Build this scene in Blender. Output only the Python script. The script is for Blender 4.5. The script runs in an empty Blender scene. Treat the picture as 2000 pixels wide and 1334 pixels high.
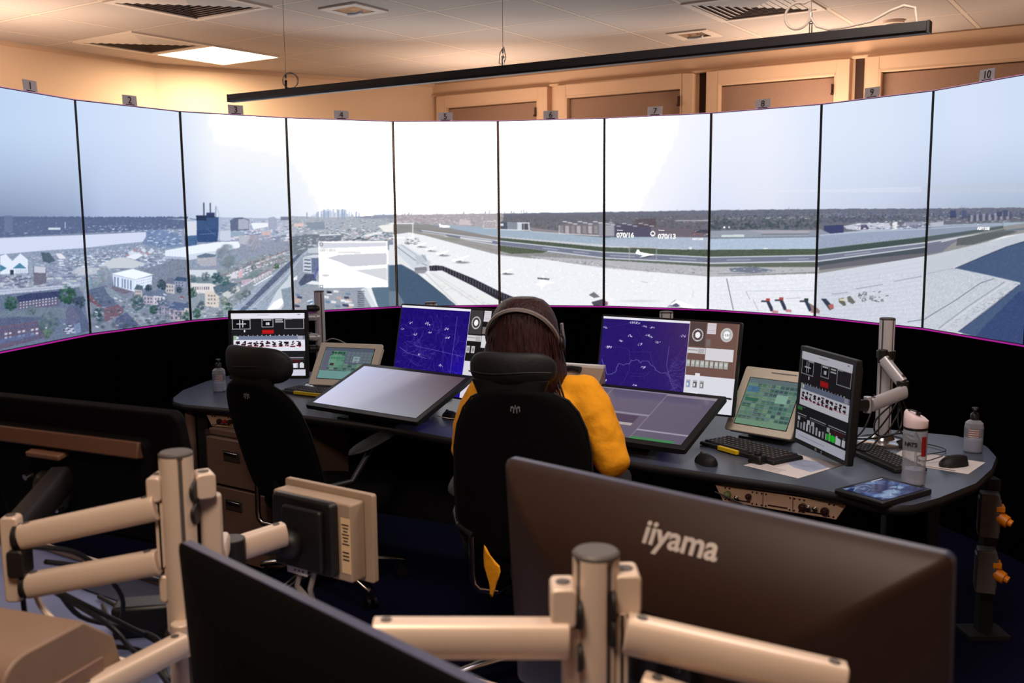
import bpy, bmesh, math, random
import numpy as np
from mathutils import Vector, Matrix, Euler
random.seed(7)
rng = np.random.default_rng(7)
SC = bpy.context.scene
COL = SC.collection
R = math.radians
SC.view_settings.view_transform = 'Standard'
SC.view_settings.look = 'None'
SC.cycles.use_denoising = True
SC.cycles.max_bounces = 6
SC.cycles.diffuse_bounces = 3
SC.cycles.glossy_bounces = 3
SC.cycles.transmission_bounces = 6
SC.cycles.transparent_max_bounces = 8
SC.cycles.sample_clamp_indirect = 4.0
SC.cycles.caustics_reflective = False
SC.cycles.caustics_refractive = False

def s2l(c):
    return tuple(((v/255.)/12.92 if v/255. <= .04045 else ((v/255.+.055)/1.055)**2.4) for v in c[:3])

# ------------------------------------------------------------------ materials
def mat(name, col, rough=.5, metal=0., var=.06, scale=30., bump=0., stretch=None, spec=None, coat=0.):
    m = bpy.data.materials.new(name); m.use_nodes = True
    nt = m.node_tree; b = nt.nodes['Principled BSDF']
    tc = nt.nodes.new('ShaderNodeTexCoord'); mp = nt.nodes.new('ShaderNodeMapping')
    nt.links.new(tc.outputs['Object'], mp.inputs['Vector'])
    if stretch: mp.inputs['Scale'].default_value = stretch
    n = nt.nodes.new('ShaderNodeTexNoise'); n.inputs['Scale'].default_value = scale; n.inputs['Detail'].default_value = 4
    nt.links.new(mp.outputs['Vector'], n.inputs['Vector'])
    cr = nt.nodes.new('ShaderNodeValToRGB')
    c = s2l(col)
    cr.color_ramp.elements[0].position = .3; cr.color_ramp.elements[1].position = .7
    cr.color_ramp.elements[0].color = tuple(v*(1-var) for v in c)+(1,)
    cr.color_ramp.elements[1].color = tuple(min(1, v*(1+var)) for v in c)+(1,)
    nt.links.new(n.outputs['Fac'], cr.inputs['Fac']); nt.links.new(cr.outputs['Color'], b.inputs['Base Color'])
    b.inputs['Roughness'].default_value = rough; b.inputs['Metallic'].default_value = metal
    if spec is not None: b.inputs['Specular IOR Level'].default_value = spec
    if coat: b.inputs['Coat Weight'].default_value = coat
    if bump:
        bp = nt.nodes.new('ShaderNodeBump'); bp.inputs['Strength'].default_value = bump; bp.inputs['Distance'].default_value = .01
        nt.links.new(n.outputs['Fac'], bp.inputs['Height']); nt.links.new(bp.outputs['Normal'], b.inputs['Normal'])
    return m

def emis(name, col, strength=1., sample=True):
    m = bpy.data.materials.new(name); m.use_nodes = True
    nt = m.node_tree; nt.nodes.remove(nt.nodes['Principled BSDF'])
    e = nt.nodes.new('ShaderNodeEmission'); e.inputs['Color'].default_value = s2l(col)+(1,); e.inputs['Strength'].default_value = strength
    nt.links.new(e.outputs[0], nt.nodes['Material Output'].inputs[0])
    if not sample: m.cycles.emission_sampling = 'NONE'
    return m

def display_mat(name, strength=1., sample=False, gloss=.0):
    # the lit picture of a screen: colours stored on the mesh, behind faintly glossy glass
    m = bpy.data.materials.new(name); m.use_nodes = True
    nt = m.node_tree; b = nt.nodes['Principled BSDF']
    a = nt.nodes.new('ShaderNodeAttribute'); a.attribute_name = 'Col'
    b.inputs['Base Color'].default_value = (.01, .01, .012, 1); b.inputs['Roughness'].default_value = .25
    b.inputs['Specular IOR Level'].default_value = gloss
    nt.links.new(a.outputs['Color'], b.inputs['Emission Color']); b.inputs['Emission Strength'].default_value = strength
    m.cycles.emission_sampling = 'AUTO' if sample else 'NONE'
    return m

M = {}
M['wall'] = mat('painted_wall', (226, 192, 160), .85, var=.02, scale=3)
M['wallr'] = mat('painted_frame', (214, 178, 146), .8, var=.02, scale=4)
M['blind'] = mat('brown_blind', (150, 118, 98), .9, var=.05, scale=60)
M['darkgap'] = mat('dark_recess', (58, 38, 28), .9)
M['skirt'] = mat('black_cloth', (5, 5, 6), 1., var=.2, scale=80, spec=.0)
M['bezel'] = mat('black_bezel', (9, 9, 11), .5, var=.1)
M['black'] = mat('black_plastic', (12, 12, 14), .45, var=.15, scale=60)
M['blackrough'] = mat('black_fabric', (4, 4, 5), .95, var=.3, scale=300, bump=.2, spec=.15)
M['leather'] = mat('black_leather', (6, 6, 8), .65, var=.2, scale=60, bump=.15)
M['chrome'] = mat('polished_metal', (200, 196, 190), .18, 1., var=.03)
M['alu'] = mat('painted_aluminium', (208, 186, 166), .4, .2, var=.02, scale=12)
M['alu2'] = mat('satin_aluminium', (200, 198, 204), .32, .25, var=.03, scale=12)
M['cap'] = mat('grey_end_cap', (74, 68, 64), .55, var=.05)
M['joint'] = mat('dark_joint_plastic', (14, 10, 9), .5, var=.1)
M['beige'] = mat('beige_plastic', (206, 198, 182), .55, var=.03, scale=20)
M['beigeback'] = mat('aged_beige_plastic', (160, 138, 116), .6, var=.05, scale=20)
M['desk'] = mat('grey_laminate', (70, 76, 92), .3, var=.04, scale=120)
M['deskedge'] = mat('dark_desk_edge', (22, 22, 26), .5, var=.1)
M['deskdark'] = mat('dark_desk_panel', (12, 12, 17), .8, var=.1)
M['fgdesk'] = mat('pale_grey_worktop', (112, 122, 160), .55, var=.02, scale=60)
M['mat'] = mat('dark_blue_felt', (52, 54, 72), .95, var=.1, scale=200)
M['cab'] = mat('brown_metal_cabinet', (118, 92, 78), .5, var=.03, scale=40)
M['cabdark'] = mat('cabinet_recess', (52, 42, 38), .6)
M['strip'] = mat('cream_metal_strip', (214, 184, 160), .45, .2, var=.04, scale=30)
M['screw'] = mat('dark_fastener', (60, 32, 30), .4, .5)
M['green'] = mat('dull_green_connector', (110, 130, 80), .5)
M['key'] = mat('dark_key', (44, 40, 42), .5, var=.1)
M['keybody'] = mat('black_keyboard_body', (17, 17, 20), .5, var=.1)
M['yellow'] = mat('yellow_strip', (224, 186, 20), .5, var=.04)
M['orangeplug'] = mat('orange_plug', (240, 140, 20), .35, var=.1)
M['greybox'] = mat('grey_socket_box', (92, 88, 90), .5, var=.04)
M['white'] = mat('white_plastic', (226, 222, 218), .4, var=.02)
M['pinkcap'] = mat('pale_pink_cap', (236, 214, 216), .4, var=.02)
M['paper'] = mat('printed_paper', (214, 208, 208), .9, var=.03, scale=20)
M['ink'] = mat('grey_ink', (130, 112, 112), .9)
M['inkblue'] = mat('pale_blue_print', (150, 160, 186), .9, var=.25, scale=14)
M['red'] = mat('dark_red_label', (150, 18, 22), .5)
M['inkblack'] = mat('black_ink', (18, 18, 22), .7)
M['labelp'] = mat('pink_print_label', (214, 172, 160), .7, var=.1, scale=60)
M['liquid'] = mat('clear_gel', (170, 176, 200), .2)
M['cable'] = mat('black_cable', (12, 12, 13), .5)
M['cablew'] = mat('white_cable', (232, 214, 196), .5)
M['cablegrey'] = mat('grey_cable', (150, 140, 132), .5)
M['skin'] = mat('skin', (196, 140, 112), .5, var=.06, scale=40)
M['jumper'] = mat('mustard_knit', (238, 158, 6), .9, var=.03, scale=60, bump=.25)
M['trousers'] = mat('dark_trousers', (14, 14, 20), .95, var=.2, scale=120)
M['shoe'] = mat('black_shoe', (14, 13, 13), .5)
M['hair'] = mat('dark_auburn_hair', (42, 12, 13), .5, var=.7, spec=.3, scale=14, stretch=(9, 9, .5), bump=.7)
M['headband'] = mat('soft_headband', (120, 110, 106), .6, var=.1)
M['eye'] = mat('eye_white', (230, 226, 220), .3)
M['carpet'] = mat('navy_carpet', (17, 18, 42), 1., var=.45, scale=220, bump=.4, spec=.05)
M['rail'] = mat('black_metal_rail', (26, 20, 19), .5, var=.1)
M['sensor'] = mat('smoke_detector_plastic', (224, 196, 176), .5)
M['logogrey'] = mat('silver_lettering', (196, 186, 180), .35, .4)
M['logodim'] = mat('grey_emblem', (120, 118, 120), .5)
M['sign'] = mat('pale_grey_sign', (226, 222, 228), .7, var=.02)
M['bump'] = mat('rubber', (20, 20, 20), .8)
M['vent'] = mat('white_diffuser_metal', (216, 200, 184), .6, var=.02)
M['ventdark'] = mat('diffuser_throat', (92, 72, 62), .8)
M['reflector'] = mat('mirror_reflector', (210, 214, 216), .12, 1., var=.02)
M['pink'] = emis('magenta_edge_glow', (196, 44, 170), .7, sample=False)
M['pinktop'] = emis('faint_pink_edge', (214, 150, 190), .8, sample=False)
M['lamp'] = emis('lit_ceiling_panel', (255, 226, 188), 9.)
M['scr'] = display_mat('lit_screen')
M['pansky'] = display_mat('lit_sky', sample=True)
M['pan'] = display_mat('lit_panorama')
M['touchscr'] = display_mat('lit_touch_screen', gloss=.9); M['touchscr'].node_tree.nodes['Principled BSDF'].inputs['IOR'].default_value = 1.5; M['touchscr'].node_tree.nodes['Principled BSDF'].inputs['Roughness'].default_value = .12

def glass(name, col, rough=.02, alpha=.25):
    m = bpy.data.materials.new(name); m.use_nodes = True
    nt = m.node_tree; b = nt.nodes['Principled BSDF']
    b.inputs['Base Color'].default_value = s2l(col)+(1,)
    b.inputs['Roughness'].default_value = rough
    lw = nt.nodes.new('ShaderNodeLayerWeight'); lw.inputs['Blend'].default_value = .35
    mr = nt.nodes.new('ShaderNodeMapRange'); mr.inputs['To Min'].default_value = alpha; mr.inputs['To Max'].default_value = min(1, alpha+.6)
    nt.links.new(lw.outputs['Facing'], mr.inputs['Value']); nt.links.new(mr.outputs[0], b.inputs['Alpha'])
    return m
M['clear'] = glass('clear_plastic', (186, 190, 200), .05, .30)
M['gel'] = glass('clear_gel_fill', (176, 182, 214), .2, .35)
M['smoke'] = glass('frosted_plastic', (120, 124, 140), .3, .35)

# ------------------------------------------------------------------ mesh builder
def frame_for(d):
    d = Vector(d).normalized()
    a = Vector((0, 0, 1)) if abs(d.z) < .9 else Vector((1, 0, 0))
    x = d.cross(a).normalized(); y = d.cross(x).normalized()
    return x, y

class MB:
    def __init__(s): s.v = []; s.f = []; s.mi = []; s.cur = 0
    def add(s, vs, fs):
        o = len(s.v); s.v += [tuple(v) for v in vs]
        for f in fs: s.f.append(tuple(i+o for i in f)); s.mi.append(s.cur)
        return s
    def box(s, c, d, rot=None, taper=(1, 1)):
        hx, hy, hz = d[0]/2, d[1]/2, d[2]/2
        vs = []
        for z in (-1, 1):
            tx, ty = (1, 1) if z < 0 else taper
            for y in (-1, 1):
                for x in (-1, 1): vs.append(Vector((x*hx*tx, y*hy*ty, z*hz)))
        if rot is not None:
            if not isinstance(rot, Matrix): rot = Euler(rot).to_matrix()
            vs = [rot @ v for v in vs]
        c = Vector(c)
        return s.add([v+c for v in vs], [(0, 2, 3, 1), (4, 5, 7, 6), (0, 1, 5, 4), (2, 6, 7, 3), (0, 4, 6, 2), (1, 3, 7, 5)])
    def beam(s, p0, p1, w, h, roll=0):
        p0, p1 = Vector(p0), Vector(p1); d = (p1-p0); L = d.length; d.normalize()
        side = d.cross(Vector((0, 0, 1)))
        if side.length < 1e-3: side = Vector((1, 0, 0))
        side.normalize(); up = side.cross(d).normalized()
        m = Matrix((side, d, up)).transposed()
        return s.box((p0+p1)/2, (w, L, h), m)
    def cyl(s, p0, p1, r0, r1=None, n=20, caps=True):
        r1 = r0 if r1 is None else r1
        p0, p1 = Vector(p0), Vector(p1); x, y = frame_for(p1-p0)
        vs = []
        for p, r in ((p0, r0), (p1, r1)):
            for i in range(n):
                a = 2*math.pi*i/n; vs.append(p+x*math.cos(a)*r+y*math.sin(a)*r)
        fs = [(i, (i+1) % n, n+(i+1) % n, n+i) for i in range(n)]
        if caps: fs += [tuple(range(n-1, -1, -1)), tuple(range(n, 2*n))]
        return s.add(vs, fs)
    def stadium(s, p0, p1, w, h, n=10):
        # a bar from p0 to p1 whose cross-section is flat top/bottom with rounded sides
        p0, p1 = Vector(p0), Vector(p1); d = (p1-p0).normalized()
        side = d.cross(Vector((0, 0, 1))).normalized(); up = side.cross(d).normalized()
        pr = []
        for k in range(n+1):
            a = -math.pi/2+math.pi*k/n; pr.append((w/2-h*.22+math.cos(a)*h*.22, math.sin(a)*h/2))
        for k in range(n+1):
            a = math.pi/2+math.pi*k/n; pr.append((-w/2+h*.22+math.cos(a)*h*.22, math.sin(a)*h/2))
        N = len(pr); vs = [p+side*a+up*b for p in (p0, p1) for a, b in pr]
        fs = [(i, (i+1) % N, N+(i+1) % N, N+i) for i in range(N)]+[tuple(range(N-1, -1, -1)), tuple(range(N, 2*N))]
        return s.add(vs, fs)
    def tube(s, pts, r, n=8, caps=True):
        pts = [Vector(p) for p in pts]; vs = []; prev = None
        for i, p in enumerate(pts):
            d = (pts[min(i+1, len(pts)-1)]-pts[max(i-1, 0)])
            if prev is None: x, y = frame_for(d)
            else:
                dn = d.normalized(); x = (prev-dn*prev.dot(dn)).normalized(); y = dn.cross(x)
            prev = x; rr = r[i] if isinstance(r, (list, tuple)) else r
            for k in range(n):
                a = 2*math.pi*k/n; vs.append(p+x*math.cos(a)*rr+y*math.sin(a)*rr)
        fs = []
        for i in range(len(pts)-1):
            for k in range(n): fs.append((i*n+k, i*n+(k+1) % n, (i+1)*n+(k+1) % n, (i+1)*n+k))
        if caps: fs += [tuple(range(n-1, -1, -1)), tuple(range((len(pts)-1)*n, len(pts)*n))]
        return s.add(vs, fs)
    def lathe(s, prof, c=(0, 0, 0), n=28, sx=1, sy=1):
        c = Vector(c); vs = []; fs = []
        for r, z in prof:
            for i in range(n):
                a = 2*math.pi*i/n; vs.append(c+Vector((r*sx*math.cos(a), r*sy*math.sin(a), z)))
        m = len(prof)
        for j in range(m-1):
            for i in range(n): fs.append((j*n+i, j*n+(i+1) % n, (j+1)*n+(i+1) % n, (j+1)*n+i))
        if prof[0][0] > 1e-6: fs.append(tuple(range(n-1, -1, -1)))
        if prof[-1][0] > 1e-6: fs.append(tuple(range((m-1)*n, m*n)))
        return s.add(vs, fs)
    def prism(s, poly, z0, z1, ax='z'):
        n = len(poly)
        def P(a, b, c): return (a, b, c) if ax == 'z' else ((a, c, b) if ax == 'y' else (c, a, b))
        vs = [P(a, b, z0) for a, b in poly]+[P(a, b, z1) for a, b in poly]
        fs = [tuple(range(n-1, -1, -1)), tuple(range(n, 2*n))]+[(i, (i+1) % n, n+(i+1) % n, n+i) for i in range(n)]
        return s.add(vs, fs)
    def ball(s, c, r, n=12, m=8):
        rx, ry, rz = r if isinstance(r, (tuple, list)) else (r, r, r)
        prof = [(math.sin(math.pi*j/m), -math.cos(math.pi*j/m)) for j in range(m+1)]
        vs = []; fs = []; c = Vector(c)
        for q, z in prof:
            for i in range(n):
                a = 2*math.pi*i/n; vs.append(c+Vector((q*rx*math.cos(a), q*ry*math.sin(a), z*rz)))
        for j in range(m):
            for i in range(n): fs.append((j*n+i, j*n+(i+1) % n, (j+1)*n+(i+1) % n, (j+1)*n+i))
        return s.add(vs, fs)
    def loft(s, rings):
        n = len(rings[0]); vs = [p for r in rings for p in r]; fs = []
        for j in range(len(rings)-1):
            for i in range(n): fs.append((j*n+i, j*n+(i+1) % n, (j+1)*n+(i+1) % n, (j+1)*n+i))
        fs += [tuple(range(n-1, -1, -1)), tuple(range((len(rings)-1)*n, len(rings)*n))]
        return s.add(vs, fs)
    def rbox(s, x0, x1, z0, z1, r, y0, y1, n=6):
        # slab in the x-z plane with rounded corners, from y0 to y1
        pts = []
        for cx, cz, a0 in ((x1-r, z0+r, -90), (x1-r, z1-r, 0), (x0+r, z1-r, 90), (x0+r, z0+r, 180)):
            for k in range(n+1):
                a = R(a0+90*k/n); pts.append((cx+r*math.cos(a), cz+r*math.sin(a)))
        return s.prism(pts, y0, y1, 'y')
    def mesh(s, name):
        me = bpy.data.meshes.new(name); me.from_pydata(s.v, [], s.f); me.validate(); return me
    def build(s, name, m, parent=None, bevel=0, smooth=35, seg=2, sub=0, loc=None, rot=None):
        me = s.mesh(name)
        ms = m if isinstance(m, (list, tuple)) else [m]
        for k in ms: me.materials.append(M[k] if isinstance(k, str) else k)
        if len(ms) > 1 and len(me.polygons) == len(s.mi): me.polygons.foreach_set('material_index', s.mi)
        bm = bmesh.new(); bm.from_mesh(me)
        bmesh.ops.remove_doubles(bm, verts=bm.verts, dist=1e-6)
        bmesh.ops.recalc_face_normals(bm, faces=bm.faces); bm.to_mesh(me); bm.free()
        if smooth:
            me.polygons.foreach_set('use_smooth', [True]*len(me.polygons)); me.set_sharp_from_angle(angle=R(smooth))
        o = bpy.data.objects.new(name, me); COL.objects.link(o)
        if parent: o.parent = parent
        if bevel:
            b = o.modifiers.new('bevel', 'BEVEL'); b.width = bevel; b.segments = seg; b.limit_method = 'ANGLE'; b.angle_limit = R(40)
        if sub:
            b = o.modifiers.new('sub', 'SUBSURF'); b.levels = sub; b.render_levels = sub
        if loc is not None: o.location = loc
        if rot is not None: o.rotation_euler = rot
        return o

def tag(o, label=None, cat=None, group=None, kind=None):
    if label: o['label'] = label
    if cat: o['category'] = cat
    if group: o['group'] = group
    if kind: o['kind'] = kind
    return o
def thing(name, label, cat, loc=(0, 0, 0), rot=(0, 0, 0), group=None):
    o = bpy.data.objects.new(name, None); COL.objects.link(o); o.empty_display_size = .1
    o.location = loc; o.rotation_euler = rot
    return tag(o, label, cat, group)
def copy_tree(o, parent=None):
    c = o.copy(); COL.objects.link(c)
    if parent: c.parent = parent
    for ch in list(o.children): copy_tree(ch, c)
    return c
def struct(o): o['kind'] = 'structure'; return o

def text(s, size, m, name, parent, loc, rot=(R(90), 0, 0), ext=.0006, bold=0., align='CENTER', sx=1., shear=0.):
    cu = bpy.data.curves.new(name, 'FONT'); cu.body = s; cu.size = size; cu.extrude = ext; cu.offset = bold
    cu.align_x = align; cu.align_y = 'CENTER'; cu.resolution_u = 3; cu.shear = shear
    t = bpy.data.objects.new(name+'_tmp', cu); COL.objects.link(t)
    bpy.context.view_layer.update()
    me = bpy.data.meshes.new_from_object(t); bpy.data.objects.remove(t)
    me.name = name; me.materials.clear(); me.materials.append(M[m] if isinstance(m, str) else m)
    o = bpy.data.objects.new(name, me); COL.objects.link(o); o.parent = parent
    o.location = loc; o.rotation_euler = rot; o.scale = (sx, 1, 1)
    return o

# ------------------------------------------------------------------ painting on grids
class Canvas:
    """a small raster kept as numbers; its cells become the coloured points of a display mesh"""
    def __init__(s, W, H, x0=0, x1=1, y0=0, y1=1, bg=(0, 0, 0)):
        s.W, s.H, s.x0, s.x1, s.y0, s.y1 = W, H, x0, x1, y0, y1
        s.a = np.zeros((H, W, 3)); s.a[:] = bg
        s.X = x0+(np.arange(W)+.5)*(x1-x0)/W; s.Y = y0+(np.arange(H)+.5)*(y1-y0)/H
        s.kx = W/(x1-x0); s.ky = H/(y1-y0)
    def _bb(s, xs, ys):
        i0 = max(0, int((min(xs)-s.x0)*s.kx)-1); i1 = min(s.W, int((max(xs)-s.x0)*s.kx)+2)
        j0 = max(0, int((min(ys)-s.y0)*s.ky)-1); j1 = min(s.H, int((max(ys)-s.y0)*s.ky)+2)
        return i0, i1, j0, j1
    def _put(s, m, i0, i1, j0, j1, col, a):
        sub = s.a[j0:j1, i0:i1]
        k = (m*a)[..., None]
        sub[:] = sub*(1-k)+np.array(col, float)[:3]*k
    def poly(s, pts, col, a=1.):
        xs = [p[0] for p in pts]; ys = [p[1] for p in pts]
        i0, i1, j0, j1 = s._bb(xs, ys)
        if i1 <= i0 or j1 <= j0: return
        gx = s.X[i0:i1][None, :]; gy = s.Y[j0:j1][:, None]
        m = np.zeros((j1-j0, i1-i0), bool); n = len(pts)
        for k in range(n):
            xa, ya = pts[k]; xb, yb = pts[(k+1) % n]
            if ya == yb: continue
            c = ((ya > gy) != (yb > gy)) & (gx < (xb-xa)*(gy-ya)/(yb-ya)+xa)
            m ^= c
        s._put(m.astype(float), i0, i1, j0, j1, col, a)
    def rect(s, xa, ya, xb, yb, col, a=1.): s.poly([(xa, ya), (xb, ya), (xb, yb), (xa, yb)], col, a)
    def line(s, pts, w, col, a=1.):
        for (xa, ya), (xb, yb) in zip(pts[:-1], pts[1:]):
            i0, i1, j0, j1 = s._bb((xa-w, xb+w, xb-w, xa+w), (ya-w, yb+w, ya+w, yb-w))
            if i1 <= i0 or j1 <= j0: continue
            gx = s.X[i0:i1][None, :]; gy = s.Y[j0:j1][:, None]
            dx, dy = xb-xa, yb-ya; L2 = dx*dx+dy*dy+1e-12
            t = np.clip(((gx-xa)*dx+(gy-ya)*dy)/L2, 0, 1)
            d = np.hypot(gx-xa-t*dx, gy-ya-t*dy); h = .5/s.kx
            s._put(np.clip((w/2+h-d)/(2*h), 0, 1), i0, i1, j0, j1, col, a)
    def frame(s, xa, ya, xb, yb, w, col, a=1.): s.line([(xa, ya), (xb, ya), (xb, yb), (xa, yb), (xa, ya)], w, col, a)
    def disc(s, cx, cy, rx, ry, col, a=1., soft=.0, rough=0., inner=0.):
        i0, i1, j0, j1 = s._bb((cx-rx*1.3, cx+rx*1.3), (cy-ry*1.3, cy+ry*1.3))
        if i1 <= i0 or j1 <= j0: return
        gx = s.X[i0:i1][None, :]; gy = s.Y[j0:j1][:, None]
        d = np.sqrt(((gx-cx)/rx)**2+((gy-cy)/ry)**2)
        if rough: d = d+rng.normal(0, rough, d.shape)
        m = np.clip((1-d)/max(soft, .02), 0, 1)
        if inner: m = m*(d > inner)
        s._put(m, i0, i1, j0, j1, col, a)
    def noise(s, amp, xa, ya, xb, yb, cell=1, tint=(1, 1, 1)):
        i0, i1, j0, j1 = s._bb((xa, xb), (ya, yb))
        if i1 <= i0 or j1 <= j0: return
        h, w = j1-j0, i1-i0
        n = rng.normal(0, 1, (h//cell+2, w//cell+2))
        n = np.kron(n, np.ones((cell, cell)))[:h, :w]
        s.a[j0:j1, i0:i1] = s.a[j0:j1, i0:i1]+(n*amp)[..., None]*np.array(tint)
    def sample(s, xs, ys):
        u = np.clip((xs-s.x0)*s.kx-.5, 0, s.W-1.001); v = np.clip((ys-s.y0)*s.ky-.5, 0, s.H-1.001)
        i = u.astype(int); j = v.astype(int); fu = (u-i)[:, None]; fv = (v-j)[:, None]
        A = s.a
        return (A[j, i]*(1-fu)+A[j, i+1]*fu)*(1-fv)+(A[j+1, i]*(1-fu)+A[j+1, i+1]*fu)*fv

def lin(a):
    a = np.clip(a/255., 0, None)
    return np.where(a <= .04045, a/12.92, ((a+.055)/1.055)**2.4)

def grid_mesh(name, blocks, mats):
    """blocks: list of (points NxMx3, colours NxMx3, material index)"""
    V = []; C = []; F = []; MI = []; o = 0
    for P, c, mi in blocks:
        n, m = P.shape[:2]
        V.append(P.reshape(-1, 3)); C.append(c.reshape(-1, 3))
        idx = np.arange(n*m).reshape(n, m)+o
        f = np.stack([idx[:-1, :-1], idx[:-1, 1:], idx[1:, 1:], idx[1:, :-1]], -1).reshape(-1, 4)
        F.append(f); MI.append(np.full(len(f), mi)); o += n*m
    V = np.concatenate(V); C = np.concatenate(C); F = np.concatenate(F); MI = np.concatenate(MI)
    me = bpy.data.meshes.new(name)
    me.vertices.add(len(V)); me.vertices.foreach_set('co', V.astype(np.float32).ravel())
    me.loops.add(F.size); me.loops.foreach_set('vertex_index', F.astype(np.int32).ravel())
    me.polygons.add(len(F)); me.polygons.foreach_set('loop_start', np.arange(0, F.size, 4, dtype=np.int32))
    for k in mats: me.materials.append(M[k])
    me.polygons.foreach_set('material_index', MI.astype(np.int32))
    me.update(calc_edges=True)
    at = me.color_attributes.new('Col', 'FLOAT_COLOR', 'POINT')
    rgba = np.ones((len(V), 4), np.float32); rgba[:, :3] = C
    at.data.foreach_set('color', rgba.ravel())
    return me

def display(cv, parent, x0, x1, z0, z1, y, mkey='scr', name='display', gain=1.):
    """flat lit picture in the parent's x-z plane, facing -y; canvas top row at z1"""
    W, H = cv.W, cv.H
    xs = np.linspace(x0, x1, W); zs = np.linspace(z1, z0, H)
    P = np.zeros((H, W, 3)); P[..., 0] = xs[None, :]; P[..., 1] = y; P[..., 2] = zs[:, None]
    P = P[::-1]; c = lin(cv.a[::-1])*gain
    me = grid_mesh(name, [(P, c, 0)], [mkey])
    o = bpy.data.objects.new(name, me); COL.objects.link(o); o.parent = parent
    return o
# ================================================================== ROOM
CZ = 2.717
GY = R(-33.4)                      # the room's grid is turned from the x axis
GO = Vector((-1.754, 5.683, 0))    # a node of the ceiling grid
GU = Vector((math.cos(GY), math.sin(GY), 0)); GV = Vector((-math.sin(GY), math.cos(GY), 0))
def grid_pt(i, j, z=CZ): return GO+GU*(.6*i)+GV*(.6*j)+Vector((0, 0, z))

A0 = Vector((-2.585, 7.285, 0)); A1 = Vector((-.638, 8.565, 0))
dl = Vector((-.516, -.857, 0)); dr = Vector((math.cos(R(-34)), math.sin(R(-34)), 0))
AL = A0+dl*9.; AR = A1+dr*7.2
AN = AL+Vector((.835, -.55, 0))*7.0
def wall(name, a, b, m='wall', z0=0, z1=CZ, th=.12):
    d = (b-a).normalized(); n = Vector((-d.y, d.x, 0))   # outward side
    mb = MB(); mb.add([a+Vector((0, 0, z0)), b+Vector((0, 0, z0)), b+n*th+Vector((0, 0, z0)), a+n*th+Vector((0, 0, z0)),
                       a+Vector((0, 0, z1)), b+Vector((0, 0, z1)), b+n*th+Vector((0, 0, z1)), a+n*th+Vector((0, 0, z1))],
                      [(0, 1, 2, 3), (4, 7, 6, 5), (0, 4, 5, 1), (1, 5, 6, 2), (2, 6, 7, 3), (3, 7, 4, 0)])
    return struct(mb.build(name, m, smooth=0))
wall('wall_left', AL, A0); wall('wall_back', A0, A1); wall('wall_right', A1, AR)
wall('wall_far_right', AR, AN); wall('wall_near', AN, AL)
fl = MB(); fl.box((0, 0, -.05), (24, 24, .1)); struct(fl.build('floor', 'carpet', smooth=0))

# ceiling: 600 mm tiles drawn in its own turned coordinates
def ceiling_mat():
    m = bpy.data.materials.new('suspended_ceiling_tiles'); m.use_nodes = True
    nt = m.node_tree; b = nt.nodes['Principled BSDF']; b.inputs['Roughness'].default_value = .85
    N = nt.nodes.new; L = nt.links.new
    tc = N('ShaderNodeTexCoord'); sp = N('ShaderNodeSeparateXYZ'); L(tc.outputs['Object'], sp.inputs[0])
    ds = []
    for ax in (0, 1):
        a = N('ShaderNodeMath'); a.operation = 'DIVIDE'; a.inputs[1].default_value = .6; L(sp.outputs[ax], a.inputs[0])
        a2 = N('ShaderNodeMath'); a2.operation = 'ADD'; a2.inputs[1].default_value = 100.5; L(a.outputs[0], a2.inputs[0])
        f = N('ShaderNodeMath'); f.operation = 'FRACT'; L(a2.outputs[0], f.inputs[0])
        s = N('ShaderNodeMath'); s.operation = 'SUBTRACT'; s.inputs[1].default_value = .5; L(f.outputs[0], s.inputs[0])
        q = N('ShaderNodeMath'); q.operation = 'ABSOLUTE'; L(s.outputs[0], q.inputs[0]); ds.append(q)
    mn = N('ShaderNodeMath'); mn.operation = 'MINIMUM'; L(ds[0].outputs[0], mn.inputs[0]); L(ds[1].outputs[0], mn.inputs[1])
    lt = N('ShaderNodeMath'); lt.operation = 'LESS_THAN'; lt.inputs[1].default_value = .021; L(mn.outputs[0], lt.inputs[0])
    l2 = N('ShaderNodeMath'); l2.operation = 'LESS_THAN'; l2.inputs[1].default_value = .027; L(mn.outputs[0], l2.inputs[0])
    no = N('ShaderNodeTexNoise'); no.inputs['Scale'].default_value = 1.2; no.inputs['Detail'].default_value = 2; L(tc.outputs['Object'], no.inputs['Vector'])
    cr = N('ShaderNodeValToRGB'); L(no.outputs['Fac'], cr.inputs['Fac'])
    cr.color_ramp.elements[0].position = .35; cr.color_ramp.elements[1].position = .65
    cr.color_ramp.elements[0].color = s2l((180, 166, 156))+(1,); cr.color_ramp.elements[1].color = s2l((190, 176, 165))+(1,)
    m1 = N('ShaderNodeMix'); m1.data_type = 'RGBA'; L(l2.outputs[0], m1.inputs['Factor']); L(cr.outputs[0], m1.inputs['A']); m1.inputs['B'].default_value = s2l((120, 100, 90))+(1,)
    m2 = N('ShaderNodeMix'); m2.data_type = 'RGBA'; L(lt.outputs[0], m2.inputs['Factor']); L(m1.outputs['Result'], m2.inputs['A']); m2.inputs['B'].default_value = s2l((208, 190, 172))+(1,)
    L(m2.outputs['Result'], b.inputs['Base Color'])
    return m
M['ceil'] = ceiling_mat()
cl = MB(); cl.box((0, 0, .05), (26, 26, .1)); c = cl.build('ceiling', 'ceil', smooth=0); c.location = GO+Vector((0, 0, CZ)); c.rotation_euler = (0, 0, GY); struct(c)

# coving between ceiling and walls
for nm, a, b in (('trim_1', A0, A1), ('trim_2', AL, A0), ('trim_3', A1, AR)):
    d = (b-a).normalized(); n = Vector((-d.y, d.x, 0))
    mb = MB(); mb.beam(a-n*.008+Vector((0, 0, CZ-.014)), b-n*.008+Vector((0, 0, CZ-.014)), .016, .028); struct(mb.build(nm, 'wallr', smooth=0))

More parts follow.
